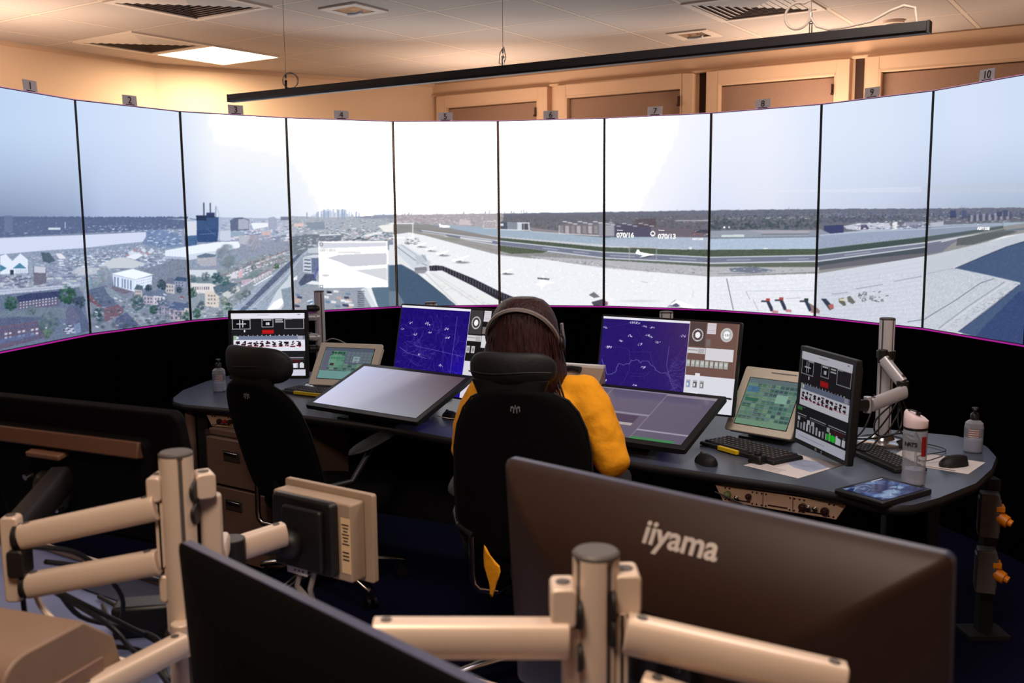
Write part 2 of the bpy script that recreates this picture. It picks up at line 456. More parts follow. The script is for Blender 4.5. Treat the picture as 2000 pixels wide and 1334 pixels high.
# windows of the right wall, blinds drawn
def wp(s, z, off=0): return A1+dr*s+Vector((dr.y, -dr.x, 0))*off+Vector((0, 0, z))
ry = R(-34)
hd = MB(); hd.box(wp(3.0, 2.665, .012), (6.2, .024, .09), (0, 0, ry)); hd.box(wp(3.0, 2.612, .02), (6.2, .04, .018), (0, 0, ry)); struct(hd.build('trim_4', 'wallr', bevel=.003))
for k, (s0, s1) in enumerate(((.06, 1.17), (1.25, 2.40), (2.50, 3.50), (3.60, 4.72), (4.84, 5.9))):
    w = bpy.data.objects.new('window_%d' % (k+1), None); COL.objects.link(w); struct(w)
    w.location = wp((s0+s1)/2, 1.55, 0); w.rotation_euler = (0, 0, ry)
    W = s1-s0; t = .085
    f = MB()
    for x in (-W/2+t/2, W/2-t/2): f.box((x, -.035, 0), (t, .07, 2.1))
    f.box((0, -.035, 1.05-t/2), (W-2*t, .07, t)); f.box((0, -.035, -1.05+t/2), (W-2*t, .07, t))
    for x in (-W/2+t+.008, W/2-t-.008): f.box((x, -.045, 0), (.016, .05, 1.93))
    f.box((0, -.045, 1.05-t-.008), (W-2*t, .05, .016))
    f.build('window_frame', 'wallr', w, bevel=.004)
    b = MB(); b.box((0, -.02, -.01), (W-2*t-.03, .012, 1.9)); b.build('blind', 'blind', w, smooth=0)
    if k in (1, 2, 0):
        h = MB(); h.box((W/2-t-.02, -.075, .86), (.014, .02, .07)); h.box((W/2-t-.02, -.09, .83), (.01, .03, .014)); h.build('window_latch', 'screw', w)
for k, (s0, s1) in enumerate(((2.425, 2.475), (3.52, 3.575))):
    g = MB(); g.box(wp((s0+s1)/2, 1.55, .004), (s1-s0, .008, 2.1), (0, 0, ry)); struct(g.build('trim_%d' % (k+5), 'darkgap', smooth=0))

# ================================================================== CEILING FITTINGS
def cell(i, j): return grid_pt(i+.5, j+.5)
lp = thing('ceiling_light', 'lit square ceiling light panel near the angled left wall', 'ceiling light', cell(-2, 1), (0, 0, GY))
mb = MB(); mb.box((0, 0, -.004), (.57, .57, .006)); mb.build('diffuser', 'lamp', lp, smooth=0)
mb = MB()
for s in (-1, 1): mb.box((s*.292, 0, -.004), (.016, .6, .01)); mb.box((0, s*.292, -.004), (.568, .016, .01))
mb.build('light_frame', 'vent', lp)
def diffuser(label, i, j):
    t = thing('air_diffuser', label, 'air vent', cell(i, j), (0, 0, GY), 'square louvred air diffusers in the ceiling')
    f = MB()
    for s in (-1, 1): f.box((s*.28, 0, -.004), (.04, .6, .012)); f.box((0, s*.28, -.004), (.52, .04, .012))
    f.build('diffuser_frame', 'vent', t)
    b = MB(); b.box((0, 0, -.001), (.52, .52, .002)); b.build('diffuser_throat', 'ventdark', t, smooth=0)
    l = MB()
    for k in range(7):
        a = .255-.036*k; w = .022
        if a-w < .01: w = a-.004
        z0_, z1_ = -.005, -.011
        for q in range(4):
            rm = Matrix.Rotation(q*math.pi/2, 3, 'Z')
            o = [rm @ Vector(v) for v in ((-a, -a, z0_), (a, -a, z0_), (a-w, -a+w, z1_), (-a+w, -a+w, z1_))]
            l.add(o, [(0, 1, 2, 3)])
    l.build('louvre_blades', 'vent', t, smooth=0)
diffuser('large louvred air diffuser cut by the top of the photo, above the lit panel', 0, -1)
diffuser('louvred air diffuser beside the lit ceiling panel, near the left wall', -2, 0)
diffuser('louvred air diffuser at the top right, behind the black hanging rail', 4, 2)
def downlight(label, i, j):
    t = thing('square_downlight', label, 'ceiling light', cell(i, j), (0, 0, GY), 'small unlit square downlights')
    f = MB()
    for s in (-1, 1): f.box((s*.108, 0, -.005), (.05, .266, .01)); f.box((0, s*.108, -.005), (.166, .05, .01))
    f.build('trim_ring', 'vent', t, bevel=.002)
    r = MB(); r.add([(-.08, -.08, -.008), (.08, -.08, -.008), (.08, .08, -.008), (-.08, .08, -.008), (-.03, -.03, -.001), (.03, -.03, -.001), (.03, .03, -.001), (-.03, .03, -.001)],
                    [(0, 1, 5, 4), (1, 2, 6, 5), (2, 3, 7, 6), (3, 0, 4, 7), (4, 5, 6, 7)]); r.build('reflector', 'reflector', t, smooth=0)
    b = MB(); b.tube([(-.05, .01, -.02), (0, .02, -.022), (.05, .01, -.02)], .009); b.build('bulb', 'white', t)
downlight('small square downlight at the top, left of the hanging rail centre', 1, 0)
downlight('small square downlight behind the hanging rail, below the right air diffuser', 3, 3)
sd = thing('smoke_detector', 'round pale smoke detector on the ceiling above the right end of the rail', 'smoke detector', (2.25, 5.9, CZ))
mb = MB(); mb.lathe([(.062, 0), (.06, -.018), (.05, -.022)]); mb.build('detector_base', 'sensor', sd)
mb = MB(); mb.lathe([(.046, -.022), (.044, -.036), (.03, -.044), (0, -.046)]); mb.build('detector_head', 'sensor', sd)

# hanging rail
Z_R = 2.205; r0 = Vector((-1.40, 5.02, Z_R)); r1 = Vector((1.346, 3.236, Z_R)); rd = (r1-r0).normalized()
hr = thing('hanging_rail', 'long black rail hung on wires under the ceiling', 'rail', (r0+r1)/2, (0, 0, math.atan2(rd.y, rd.x)))
L = (r1-r0).length
mb = MB(); mb.box((0, 0, 0), (L, .045, .036)); mb.box((0, -.024, -.012), (L, .006, .006)); mb.build('rail_body', 'rail', hr, bevel=.002)
mb = MB(); mb.box((0, 0, -.0195), (L, .03, .002)); mb.build('rail_lens', 'cablegrey', hr, smooth=0)
for s in (-1, 1): mb = MB(); mb.box((s*(L/2+.004), 0, 0), (.008, .046, .038)); mb.build('end_cap', 'black', hr)
def on_rail(t, dz=0): return r0+(r1-r0)*t+Vector((0, 0, dz))
for n, t in enumerate((.118, .50, .885)):
    lab = ('thin steel wire holding the left end of the rail', 'thin steel wire holding the middle of the rail', 'thin steel wire holding the right end of the rail')[n]
    w = thing('suspension_wire', lab, 'wire', on_rail(t, .018), (0, 0, 0), 'steel wires the rail hangs from')
    mb = MB(); mb.cyl((0, 0, 0), (0, 0, CZ-Z_R-.018), .0013, n=6); mb.build('wire', 'cablegrey', w)
    mb = MB(); mb.cyl((0, 0, 0), (0, 0, .03), .006, n=10); mb.ball((0, 0, .035), .007); mb.cyl((0, 0, .05), (0, 0, .07), .004, n=8); mb.build('gripper', 'chrome' if n else 'black', w)
def coil(label, c, r, m, turns=2.6, rot=0., rr=.003, grp=None):
    pts = []
    for i in range(int(turns*24)):
        a = 2*math.pi*i/24-1.57; q = r*(1+.05*math.sin(i*.7))
        pts.append((q*math.cos(a)*math.cos(rot), q*math.cos(a)*math.sin(rot)+.0012*i*.3, q*math.sin(a)+r))
    mb = MB(); mb.tube(pts, rr, 6); o = mb.build('cable_coil', m); o.location = c
    return tag(o, label, 'cable', grp)
coil('small coil of thin grey wire at the left end of the hanging rail', on_rail(.122, .02)+Vector((.012, -.01, 0)), .036, 'cablegrey', 2.8, .2, .0016)
mb = MB(); mb.tube([(0, 0, .07), (-.012, 0, .05), (-.016, 0, .01), (0, 0, 0), (.012, 0, .03), (.004, 0, .075)], .0022, 6)
o = mb.build('cable_loop', 'cablegrey'); o.location = on_rail(.5, .02); tag(o, 'short loop of spare wire at the middle of the hanging rail', 'cable')
pts = []
for i in range(30):
    a = -1.2-2*math.pi*i/24; pts.append(Vector((-.052+.042*math.cos(a), 0, .05+.042*math.sin(a))))
base = on_rail(.885, .02); ang = math.atan2(rd.y, rd.x)
cp = [Vector((0, 0, .3)), Vector((.004, 0, .2)), Vector((0, 0, .11))]+[Vector((-.046+.044*math.cos(a), 0, .062+.044*math.sin(a))) for a in [1.1+2*math.pi*i/20 for i in range(19)]]
cp += [Vector((.0, 0, .05)), Vector((.02, 0, .02)), Vector((.06, 0, .006)), Vector((.12, 0, .008)), Vector((.2, 0, .018)), Vector((.26, 0, .045)), Vector((.30, 0, .056)), Vector((.335, 0, .045)), Vector((.342, 0, .0))]
mb = MB(); mb.tube(cp, .0045, 8)
o = mb.build('white_cable', 'cablew'); o.location = base+Vector((0, 0, 0)); o.rotation_euler = (0, 0, ang); tag(o, 'white cable coiled by the right hanger and running to the rail end', 'cable')
# ================================================================== VIDEO WALL
BP = [(-2.371, 4.44), (-2.230, 5.115), (-1.899, 5.729), (-1.388, 6.166), (-.7635, 6.475), (-.080, 6.509), (.606, 6.383), (1.2345, 6.102), (1.767, 5.646), (2.142, 5.044), (2.327, 4.381)]
# corners of each panel's slice of the panoramic picture: (top, bottom) per division
BS = [((-48.2, 161.3), (-6.2, 688.8)), ((145.7, 194.5), (176.2, 652.5)), ((350.8, 217.2), (372.3, 626.2)), ((558.4, 229.8), (573.1, 609.9)), ((767.0, 237.0), (775.9, 599.0)),
      ((972.3, 236.2), (976.1, 596.3)), ((1180.7, 230.8), (1179.3, 598.1)), ((1389.6, 220.5), (1382.6, 604.8)), ((1605.3, 203.2), (1591.7, 618.5)), ((1823.9, 176.5), (1801.9, 641.4)), ((2033.8, 139.4), (2000.8, 674.7))]
PZ0, PZ1 = 1.006, 2.217

def homog(q):
    # unit square (u right, v up) -> quad q = [(bl),(br),(tr),(tl)]
    src = [(0, 0), (1, 0), (1, 1), (0, 1)]; A = []; b = []
    for (u, v), (x, y) in zip(src, q):
        A += [[u, v, 1, 0, 0, 0, -u*x, -v*x], [0, 0, 0, u, v, 1, -u*y, -v*y]]; b += [x, y]
    h = np.linalg.solve(np.array(A, float), np.array(b, float))
    def f(u, v):
        w = h[6]*u+h[7]*v+1
        return (h[0]*u+h[1]*v+h[2])/w, (h[3]*u+h[4]*v+h[5])/w
    return f
# ------------------------------------------------------------------ the panoramic picture
PC = Canvas(3100, 500, -55, 2045, 375, 710)
def sky_col(x, y):
    xs = [-50, 60, 145, 200, 350, 420, 560, 640, 900, 1250, 1390, 1500, 1600, 1720, 1820, 1900, 2050]
    top = [(188, 212, 242), (198, 218, 246), (204, 222, 248), (208, 224, 250), (222, 234, 253), (250, 252, 255), (252, 254, 255), (255, 255, 255), (255, 255, 255), (255, 255, 255), (240, 244, 255), (240, 243, 255), (224, 235, 253), (220, 231, 250), (212, 226, 248), (214, 226, 248), (205, 220, 246)]
    bot = [(128, 142, 174), (140, 154, 186), (150, 166, 198), (176, 190, 224), (186, 198, 230), (214, 226, 246), (226, 234, 250), (252, 253, 255), (252, 251, 253), (246, 248, 254), (220, 226, 250), (224, 228, 244), (208, 216, 238), (196, 206, 230), (182, 192, 216), (168, 184, 206), (160, 176, 200)]
    T = np.stack([np.interp(x, xs, [c[i] for c in top]) for i in range(3)], -1)
    B = np.stack([np.interp(x, xs, [c[i] for c in bot]) for i in range(3)], -1)
    t = np.clip((y-235)/190., 0, 1)**1.7
    return T*(1-t[..., None])+B*t[..., None]
gx, gy = np.meshgrid(PC.X, PC.Y); PC.a[:] = sky_col(gx, gy)
def tr(x0, k): return lambda *p: [(x0+p[i]/k, 380+p[i+1]/k) for i in range(0, len(p), 2)]
z1 = tr(0, 4.17); z2 = tr(360, 4.762); z3 = tr(760, 4.651); z4 = tr(1170, 4.651); z5 = tr(1580, 4.448)
P_ = PC.poly
def clutter(x0, x1, yf0, yf1, n, pal, s0=.8, s1=4., asp=2.6, a=.85):
    for _ in range(n):
        x = random.uniform(x0, x1); f = random.random(); ya = yf0(x); yb = yf1(x)
        y = ya+(yb-ya)*f; s = s0+(s1-s0)*f*random.uniform(.5, 1.2); c = random.choice(pal); w = s*asp*random.uniform(.5, 1.4)
        sk = random.uniform(-.4, .4)*s
        P_([(x, y), (x+w, y+sk), (x+w, y+sk+s*.7), (x, y+s*.7)], [v+random.uniform(-12, 12) for v in c], a)
def trees(x0, x1, yf0, yf1, n, pal, s0=.8, s1=5., a=.7):
    for _ in range(n):
        x = random.uniform(x0, x1); f = random.random(); y = yf0(x)+(yf1(x)-yf0(x))*f
        s = s0+(s1-s0)*f*random.uniform(.5, 1.2); PC.disc(x, y, s*1.3, s, [v+random.uniform(-10, 10) for v in random.choice(pal)], a, .6, .15)
K = lambda v: (lambda x: v)
I = lambda xs, ys: (lambda x: float(np.interp(x, xs, ys)))
# --- town on the left, general ground
P_([(-55, 424), (100, 424), (160, 426), (360, 429), (565, 428), (768, 420), (800, 710), (-55, 710)], (148, 158, 182))
P_([(-55, 424), (60, 423), (160, 427), (300, 426), (365, 430), (365, 446), (-55, 466)], (98, 110, 152))
clutter(-50, 360, K(428), K(458), 260, [(118, 128, 166), (132, 142, 178), (88, 98, 142), (170, 176, 204)], .8, 2.6)
for x in range(-50, 365, 3): PC.rect(x, 424.5-random.uniform(0, 2.2), x+3, 427, (96, 108, 150))
PC.rect(8, 421, 24, 452, (112, 122, 160)); PC.rect(94, 445, 118, 449, (214, 222, 230)); PC.rect(126, 434, 128, 446, (180, 188, 210))
P_(z1(0, 350, 660, 325, 1240, 300, 1190, 340, 1160, 385, 1000, 400, 690, 435, 330, 458, 0, 488), (216, 218, 240))
P_([(-55, 466), (0, 464), (0, 498), (-55, 501)], (214, 216, 238))
PC.line(z1(0, 352, 330, 338, 660, 327, 1240, 300), .9, (96, 100, 136))
clutter(170, 350, I([170, 350], [440, 436]), I([170, 350], [452, 452]), 90, [(216, 220, 238), (160, 168, 200), (120, 130, 168)], 1, 2.4)
# port buildings
P_(z1(1190, 300, 1230, 285, 1300, 290, 1390, 300, 1470, 330, 1480, 420, 1330, 440, 1160, 400, 1190, 350), (116, 142, 190))
clutter(286, 352, K(446), K(478), 60, [(228, 234, 248), (96, 110, 160), (150, 170, 210)], 1.4, 3.2)
# middle ground texture
clutter(-50, 360, I([-50, 330], [505, 476]), K(560), 950, [(170, 176, 196), (190, 190, 200), (112, 118, 148), (140, 140, 164), (212, 208, 206), (150, 138, 152)], 1.4, 5)
clutter(110, 320, I([110, 320], [490, 476]), I([110, 320], [520, 520]), 240, [(244, 246, 250), (226, 228, 236), (110, 118, 150)], 1.4, 3.4)
P_(z1(920, 520, 1010, 510, 1180, 560, 1090, 600, 820, 600, 850, 560), (214, 210, 206)); P_(z1(590, 620, 640, 590, 860, 600, 840, 640, 640, 660), (198, 196, 200))
for i in range(12): P_(z1(1020+i*18, 490-(i % 4)*14, 1060+i*16, 480-(i % 4)*14, 1080+i*16, 500-(i % 4)*14, 1040+i*18, 512-(i % 4)*14), (232, 234, 240) if i % 3 else (206, 140, 140), .8)
P_(z1(1020, 510, 1100, 480, 1170, 492, 1100, 530), (240, 240, 246))
# sheds with gables
P_(z1(0, 500, 45, 485, 100, 540, 165, 480, 225, 530, 225, 640, 0, 650), (232, 236, 246)); P_(z1(0, 570, 55, 600, 0, 628), (58, 140, 178)); P_(z1(102, 602, 158, 556, 216, 602), (64, 146, 182))
P_(z1(80, 612, 110, 612, 110, 652, 80, 652), (60, 60, 80))
for i in range(6): PC.line(z1(130+i*16, 612, 130+i*16, 640), .8, (110, 120, 150))
P_(z1(235, 560, 265, 562, 268, 748, 236, 748), (156, 166, 182)); P_(z1(270, 590, 375, 585, 375, 720, 330, 735, 275, 740), (130, 112, 128)); P_(z1(275, 585, 372, 590, 368, 640, 275, 635), (226, 226, 232), .8)
clutter(5, 60, K(538), K(556), 80, [(80, 84, 116), (210, 212, 224), (130, 130, 150)], 2, 3)
P_(z1(330, 470, 400, 475, 450, 540, 400, 560, 350, 545), (86, 108, 118)); P_(z1(450, 480, 500, 480, 540, 520, 480, 525), (238, 226, 230))
# railway / road
P_(z1(-220, 810, 0, 775, 660, 728, 665, 762, 0, 832, -220, 865), (196, 198, 214))
PC.line(z1(-200, 815, 0, 790, 660, 745), 1, (150, 152, 172)); clutter(0, 150, I([0, 150], [574, 560]), I([0, 150], [577, 563]), 50, [(232, 232, 240), (140, 140, 160)], 1.2, 1.6)
P_([(-55, 577), (0, 576), (160, 560), (176, 655), (0, 700), (-55, 708)], (112, 122, 150)); P_([(168, 560), (366, 500), (372, 632), (176, 652)], (134, 140, 158))
# terraces, panel 1
P_(z1(130, 830, 240, 805, 490, 785, 492, 832, 150, 878), (66, 70, 118)); P_(z1(145, 880, 480, 832, 482, 905, 150, 946), (118, 100, 126))
for i in range(12):
    for j in range(3): P_(z1(160+i*26, 876+j*22-i*3.6, 172+i*26, 874+j*22-i*3.6, 172+i*26, 884+j*22-i*3.6, 160+i*26, 886+j*22-i*3.6), (222, 222, 236), .85)
P_(z1(-220, 1060, 0, 1008, 335, 975, 352, 1022, 0, 1072, -220, 1110), (96, 102, 138)); P_(z1(-220, 1110, 0, 1072, 372, 1022, 384, 1160, 0, 1262, -220, 1330), (122, 92, 116))
for i in range(11):
    for j in range(4): P_(z1(0+i*36, 1100+j*34-i*5.5, 22+i*36, 1097+j*34-i*5.5, 22+i*36, 1112+j*34-i*5.5, 0+i*36, 1116+j*34-i*5.5), (224, 222, 240) if (i*j) % 3 else (90, 96, 150), .85)
P_(z1(0, 1180, 250, 1120, 300, 1150, 0, 1215), (96, 112, 168), .7)
P_(z1(-60, 960, 330, 920, 560, 930, 600, 1010, 380, 1000, 0, 990), (120, 134, 146))
T1 = [(52, 104, 62), (66, 118, 74), (46, 88, 66)]; T2 = [(96, 116, 116), (84, 104, 112), (120, 136, 130)]
def tree(cx, cy, r, pal=T1, n=60, a=.75):
    for _ in range(n):
        t = random.random()*6.28; q = r*math.sqrt(random.random())
        PC.disc(cx+q*math.cos(t)*.9, cy+q*math.sin(t), r*.28, r*.24, [v+random.uniform(-14, 14)-10*(math.sin(t)*q/r) for v in random.choice(pal)], a, .7)
tree(21, 592, 14); tree(131, 576, 17); tree(154, 590, 13, [(58, 76, 86), (70, 86, 96)]); tree(94, 632, 20, T2, 90); tree(92, 652, 9, [(110, 140, 84), (90, 124, 80)]); tree(62, 606, 9, T2); tree(166, 560, 12, [(150, 160, 172)])
P_(z1(528, 960, 570, 900, 660, 990, 600, 1060, 585, 1140, 555, 1120), (112, 108, 140)); P_(z1(570, 900, 640, 900, 720, 1040, 725, 1110, 600, 1145, 600, 1060, 655, 1000), (96, 102, 138)); P_(z1(600, 1060, 650, 1040, 660, 1120, 605, 1140), (128, 148, 190), .8)
clutter(120, 140, K(632), K(650), 20, [(230, 230, 240), (70, 70, 90)], 2, 3)
# panel 2 buildings
tree(205, 538, 17, [(150, 160, 176), (132, 146, 158)], 80); tree(180, 556, 14, [(120, 146, 152), (140, 158, 168)], 60)
P_(z1(905, 645, 1080, 605, 1248, 652, 1100, 692), (250, 252, 255)); P_(z1(915, 652, 1100, 694, 1092, 792, 925, 742), (222, 230, 246)); P_(z1(1100, 694, 1238, 662, 1232, 742, 1092, 790), (236, 240, 250))
for x in (930, 955, 990, 1012, 1035, 1060): P_(z1(x, 668+(x-930)*.23, x+10, 670+(x-930)*.23, x+10, 748+(x-930)*.22, x, 745+(x-930)*.22), (90, 104, 150), .8)
for j in range(3):
    for x in range(1110, 1230, 18): P_(z1(x, 708+j*22-(x-1100)*.22, x+8, 706+j*22-(x-1100)*.22, x+8, 716+j*22-(x-1100)*.22, x, 718+j*22-(x-1100)*.22), (170, 180, 206))
P_(z1(905, 742, 1080, 790, 1000, 810, 905, 770), (134, 110, 126))
P_(z1(718, 800, 735, 770, 862, 742, 1004, 882, 838, 930), (98, 108, 140)); P_(z1(838, 930, 1004, 884, 1002, 966, 858, 1040), (150, 92, 104)); P_(z1(718, 800, 838, 930, 800, 920, 722, 860), (158, 84, 88))
for i in range(5): PC.line(z1(745+i*24, 790+i*26, 872+i*24, 760+i*26), .8, (140, 148, 172), .6)
P_(z1(940, 1010, 1058, 942, 1195, 1052, 960, 1096), (92, 96, 142)); P_(z1(940, 1010, 955, 1096, 935, 1090), (140, 104, 120))
for i in range(5): PC.line(z1(968+i*30, 1000+i*8, 1060+i*26, 962+i*18), .7, (124, 126, 168), .6)
P_(z1(845, 750, 900, 760, 1260, 1060, 1130, 1060, 1010, 940, 870, 800), (142, 152, 164)); P_(z1(1080, 970, 1110, 960, 1290, 1080, 1220, 1080), (164, 170, 186))
def house(x, y, w, h, wall, roof, tf=z1, win=3):
    P_(tf(x, y, x+w, y+h*.12, x+w, y+h, x, y+h*.85), wall); P_(tf(x-w*.08, y+2, x+w*.3, y-h*.55, x+w*1.15, y-h*.35, x+w*1.08, y+h*.15), roof)
    for j in range(2):
        for i in range(win):
            xx = x+w*(.12+.82*i/win); yy = y+h*(.22+.36*j)
            P_(tf(xx, yy, xx+w*.12, yy+1, xx+w*.12, yy+h*.2, xx, yy+h*.19), (96, 84, 104), .85)
for a in ((1095, 770, 60, 70, (214, 190, 174), (92, 116, 128)), (1165, 820, 90, 80, (196, 176, 186), (108, 122, 150)), (1250, 820, 90, 90, (222, 206, 210), (112, 124, 156)), (1350, 720, 70, 90, (214, 192, 182), (118, 124, 146)),
          (1420, 700, 90, 60, (150, 156, 182), (70, 92, 128)), (1375, 930, 130, 110, (186, 164, 172), (86, 104, 150)), (1500, 920, 90, 90, (222, 206, 176), (88, 106, 140)), (1290, 900, 80, 90, (160, 150, 176), (108, 112, 146))): house(*a)
tree(316, 556, 10, [(60, 84, 86)]); tree(268, 592, 14, [(70, 104, 96), (86, 112, 110)]); tree(300, 604, 9); tree(190, 612, 9, [(58, 90, 84)]); tree(364, 618, 9, T1); tree(290, 562, 7, [(56, 70, 84)]); tree(350, 566, 6, [(60, 80, 90)])
clutter(180, 365, K(575), K(636), 230, [(226, 228, 238), (110, 116, 140), (90, 96, 120), (176, 176, 190), (180, 120, 130)], 1.6, 3, a=.6)
for x, y, c in ((222, 580, (236, 236, 244)), (232, 585, (206, 210, 222)), (352, 578, (200, 60, 70)), (184, 607, (240, 240, 246)), (186, 636, (240, 240, 246)), (318, 573, (230, 230, 240)), (188, 618, (180, 190, 210))): P_([(x, y), (x+6, y+2), (x+7, y+4.5), (x+1, y+3)], c)
trees(175, 365, K(585), K(645), 60, [(70, 96, 92), (96, 120, 110), (54, 70, 84)], 3, 6, .55)
# big white shed across 2/3
P_(z1(1345, 455, 1510, 425, 1668, 400, 1668, 512, 1540, 532, 1345, 520), (238, 242, 250)); P_(z1(1345, 500, 1530, 512, 1530, 532, 1345, 520), (176, 184, 208))
for x in range(1360, 1500, 22): PC.line(z1(x, 462-(x-1345)*.1, x, 508), .5, (196, 202, 220), .7)
# --- panel 3
P_(z2(20, 240, 320, 210, 980, 225, 980, 380, 330, 420, 20, 440), (176, 188, 214))
clutter(430, 565, K(428), K(470), 330, [(214, 218, 234), (150, 162, 198), (116, 128, 168), (226, 200, 204), (236, 240, 248), (190, 184, 200)], 1.2, 4)
P_(z2(424, 240, 470, 215, 540, 212, 604, 235, 600, 330, 430, 340), (104, 114, 148)); P_(z2(500, 230, 560, 225, 600, 245, 598, 320, 500, 325), (176, 178, 200)); P_(z2(780, 215, 830, 205, 862, 225, 862, 320, 785, 325), (168, 174, 202)); PC.rect(548, 423, 566, 430, (120, 128, 160))
P_(z2(620, 265, 780, 262, 780, 300, 640, 322), (244, 246, 252)); P_(z2(430, 340, 560, 350, 560, 395, 430, 390), (150, 176, 196)); P_(z2(600, 370, 690, 380, 690, 470, 610, 470), (178, 160, 168)); P_(z2(720, 345, 800, 340, 800, 380, 720, 385), (226, 184, 178))
P_(z2(330, 340, 430, 330, 430, 430, 330, 430), (206, 212, 228)); P_(z2(500, 380, 610, 385, 600, 470, 510, 460), (190, 188, 200))
for xx in (0, 1, 2): P_(z2(640+xx*50, 380-xx*2, 680+xx*50, 378-xx*2, 680+xx*50, 440, 640+xx*50, 440), (168, 172, 200), .6)
# mill
P_(z2(0, 380, 118, 380, 118, 468, 0, 485), (70, 110, 164)); P_(z2(22, 250, 120, 245, 122, 372, 30, 386), (220, 224, 234)); PC.line(z2(50, 222, 122, 234), 1.4, (92, 102, 140)); P_(z2(70, 260, 100, 258, 104, 372, 76, 374), (234, 220, 220), .7)
P_(z2(112, 215, 316, 208, 318, 330, 306, 440, 120, 440), (58, 92, 150)); P_(z2(108, 192, 206, 192, 206, 240, 112, 240), (52, 60, 98)); P_(z2(204, 168, 282, 166, 284, 214, 206, 214), (54, 66, 104)); P_(z2(112, 330, 310, 320, 306, 440, 120, 442), (50, 84, 146))
PC.line(z2(140, 370, 290, 360), .7, (120, 150, 190)); PC.line(z2(210, 320, 290, 380), .8, (120, 150, 190), .8)
PC.line(z2(180, 80, 182, 194), 2.6, (64, 70, 100)); PC.line(z2(240, 82, 242, 168), 2.4, (72, 78, 104)); PC.line(z2(292, 100, 320, 170, 322, 300), .8, (150, 160, 190), .8); PC.rect(420.5, 404, 422, 424, (110, 120, 150))
# white shed, trees, rows of houses, road
P_(z2(0, 490, 300, 442, 500, 434, 518, 470, 514, 492, 330, 540, 300, 570, 20, 605), (244, 246, 252)); P_(z2(20, 560, 310, 520, 300, 575, 24, 606), (214, 220, 236))
P_(z2(118, 575, 190, 552, 292, 568, 300, 660, 180, 668, 120, 640), (186, 178, 186)); P_(z2(110, 572, 200, 545, 300, 560, 285, 580, 130, 590), (108, 128, 150))
P_(z2(40, 680, 300, 700, 700, 560, 980, 560, 985, 760, 560, 1130, 40, 1190), (150, 160, 170))
tree(443, 500, 21, [(138, 150, 166), (118, 132, 150), (156, 168, 180)], 130, .6); tree(494, 480, 14, [(170, 170, 188), (150, 150, 172)], 80, .5); tree(446, 512, 12, [(124, 140, 146)], 60, .6)
rows = [(430, 545, 560, 498), (432, 536, 540, 506), (470, 552, 560, 508), (452, 528, 560, 488), (480, 516, 566, 486)]
for (xa, ya, xb, yb) in rows:
    n = 16
    for i in range(n):
        t = i/n; x = xa+(xb-xa)*t; y = ya+(yb-ya)*t; s = 7-3.*t
        P_([(x, y), (x+s, y-s*.4), (x+s*1.1, y+s*.35), (x+1, y+s*.75)], random.choice([(150, 136, 142), (164, 150, 150), (128, 132, 146), (176, 160, 160)])); P_([(x+1, y+s*.7), (x+s, y+s*.3), (x+s, y+s*.9), (x+1, y+s*1.2)], random.choice([(234, 232, 238), (214, 196, 200), (200, 196, 210)]))
clutter(440, 560, I([440, 560], [520, 480]), I([440, 560], [560, 520]), 150, [(236, 238, 244), (120, 132, 150), (150, 140, 150), (96, 120, 118)], 1.6, 3, a=.7)
P_(z2(40, 700, 300, 700, 300, 760, 60, 780), (236, 238, 240), .8)
P_(z2(1130, 480, 1195, 490, 1010, 720, 760, 1090, 240, 1190, 420, 1090, 660, 850, 940, 650), (158, 172, 196)); P_(z2(1130, 490, 1150, 490, 960, 700, 560, 1090, 500, 1090, 900, 690), (96, 110, 144)); PC.line(z2(1160, 500, 1000, 700, 600, 1090), .9, (214, 224, 240)); PC.line(z2(1120, 500, 900, 680, 420, 1080), .8, (190, 200, 220))
P_(z2(990, 740, 1010, 900, 900, 1070, 760, 1080, 860, 900), (206, 216, 228)); P_(z2(830, 1000, 900, 960, 930, 1000, 880, 1060, 770, 1075), (252, 250, 250)); P_(z2(900, 880, 990, 860, 1010, 1000, 930, 1060), (140, 160, 178)); PC.line(z2(960, 780, 820, 930, 760, 990), 1.4, (132, 168, 150))
def blk(pts, col): P_(z2(*pts), col)
blk((60, 790, 130, 762, 260, 786, 310, 830, 180, 840, 70, 824), (122, 144, 150)); blk((62, 822, 250, 826, 300, 850, 290, 900, 240, 915, 120, 920, 68, 880), (240, 224, 214))
for i in range(8): blk((82+i*20, 856, 90+i*20, 856, 90+i*20, 884, 82+i*20, 884), (120, 92, 110))
blk((266, 860, 400, 810, 500, 830, 330, 940, 290, 930), (96, 120, 140)); blk((192, 900, 262, 896, 326, 950, 320, 1050, 190, 1040), (236, 214, 184))
for j in range(3):
    for i in range(3): blk((220+i*28, 930+j*36, 232+i*28, 930+j*36, 232+i*28, 948+j*36, 220+i*28, 948+j*36), (150, 126, 130))
blk((350, 920, 500, 850, 520, 890, 380, 980), (214, 208, 200)); blk((560, 770, 680, 700, 700, 730, 590, 810), (122, 150, 150)); blk((530, 800, 620, 780, 630, 800, 540, 850), (206, 170, 190)); blk((500, 720, 540, 700, 540, 770, 500, 780), (232, 176, 186)); blk((430, 740, 490, 740, 490, 780, 430, 780), (224, 218, 226))
for i in range(7): x = 640+i*24; y = 840-i*14; blk((x, y, x+34, y-10, x+40, y-2, x+6, y+10), (236, 238, 246)); blk((x+6, y-40, x+24, y-50, x+26, y-20, x+10, y-14), (206, 196, 206))
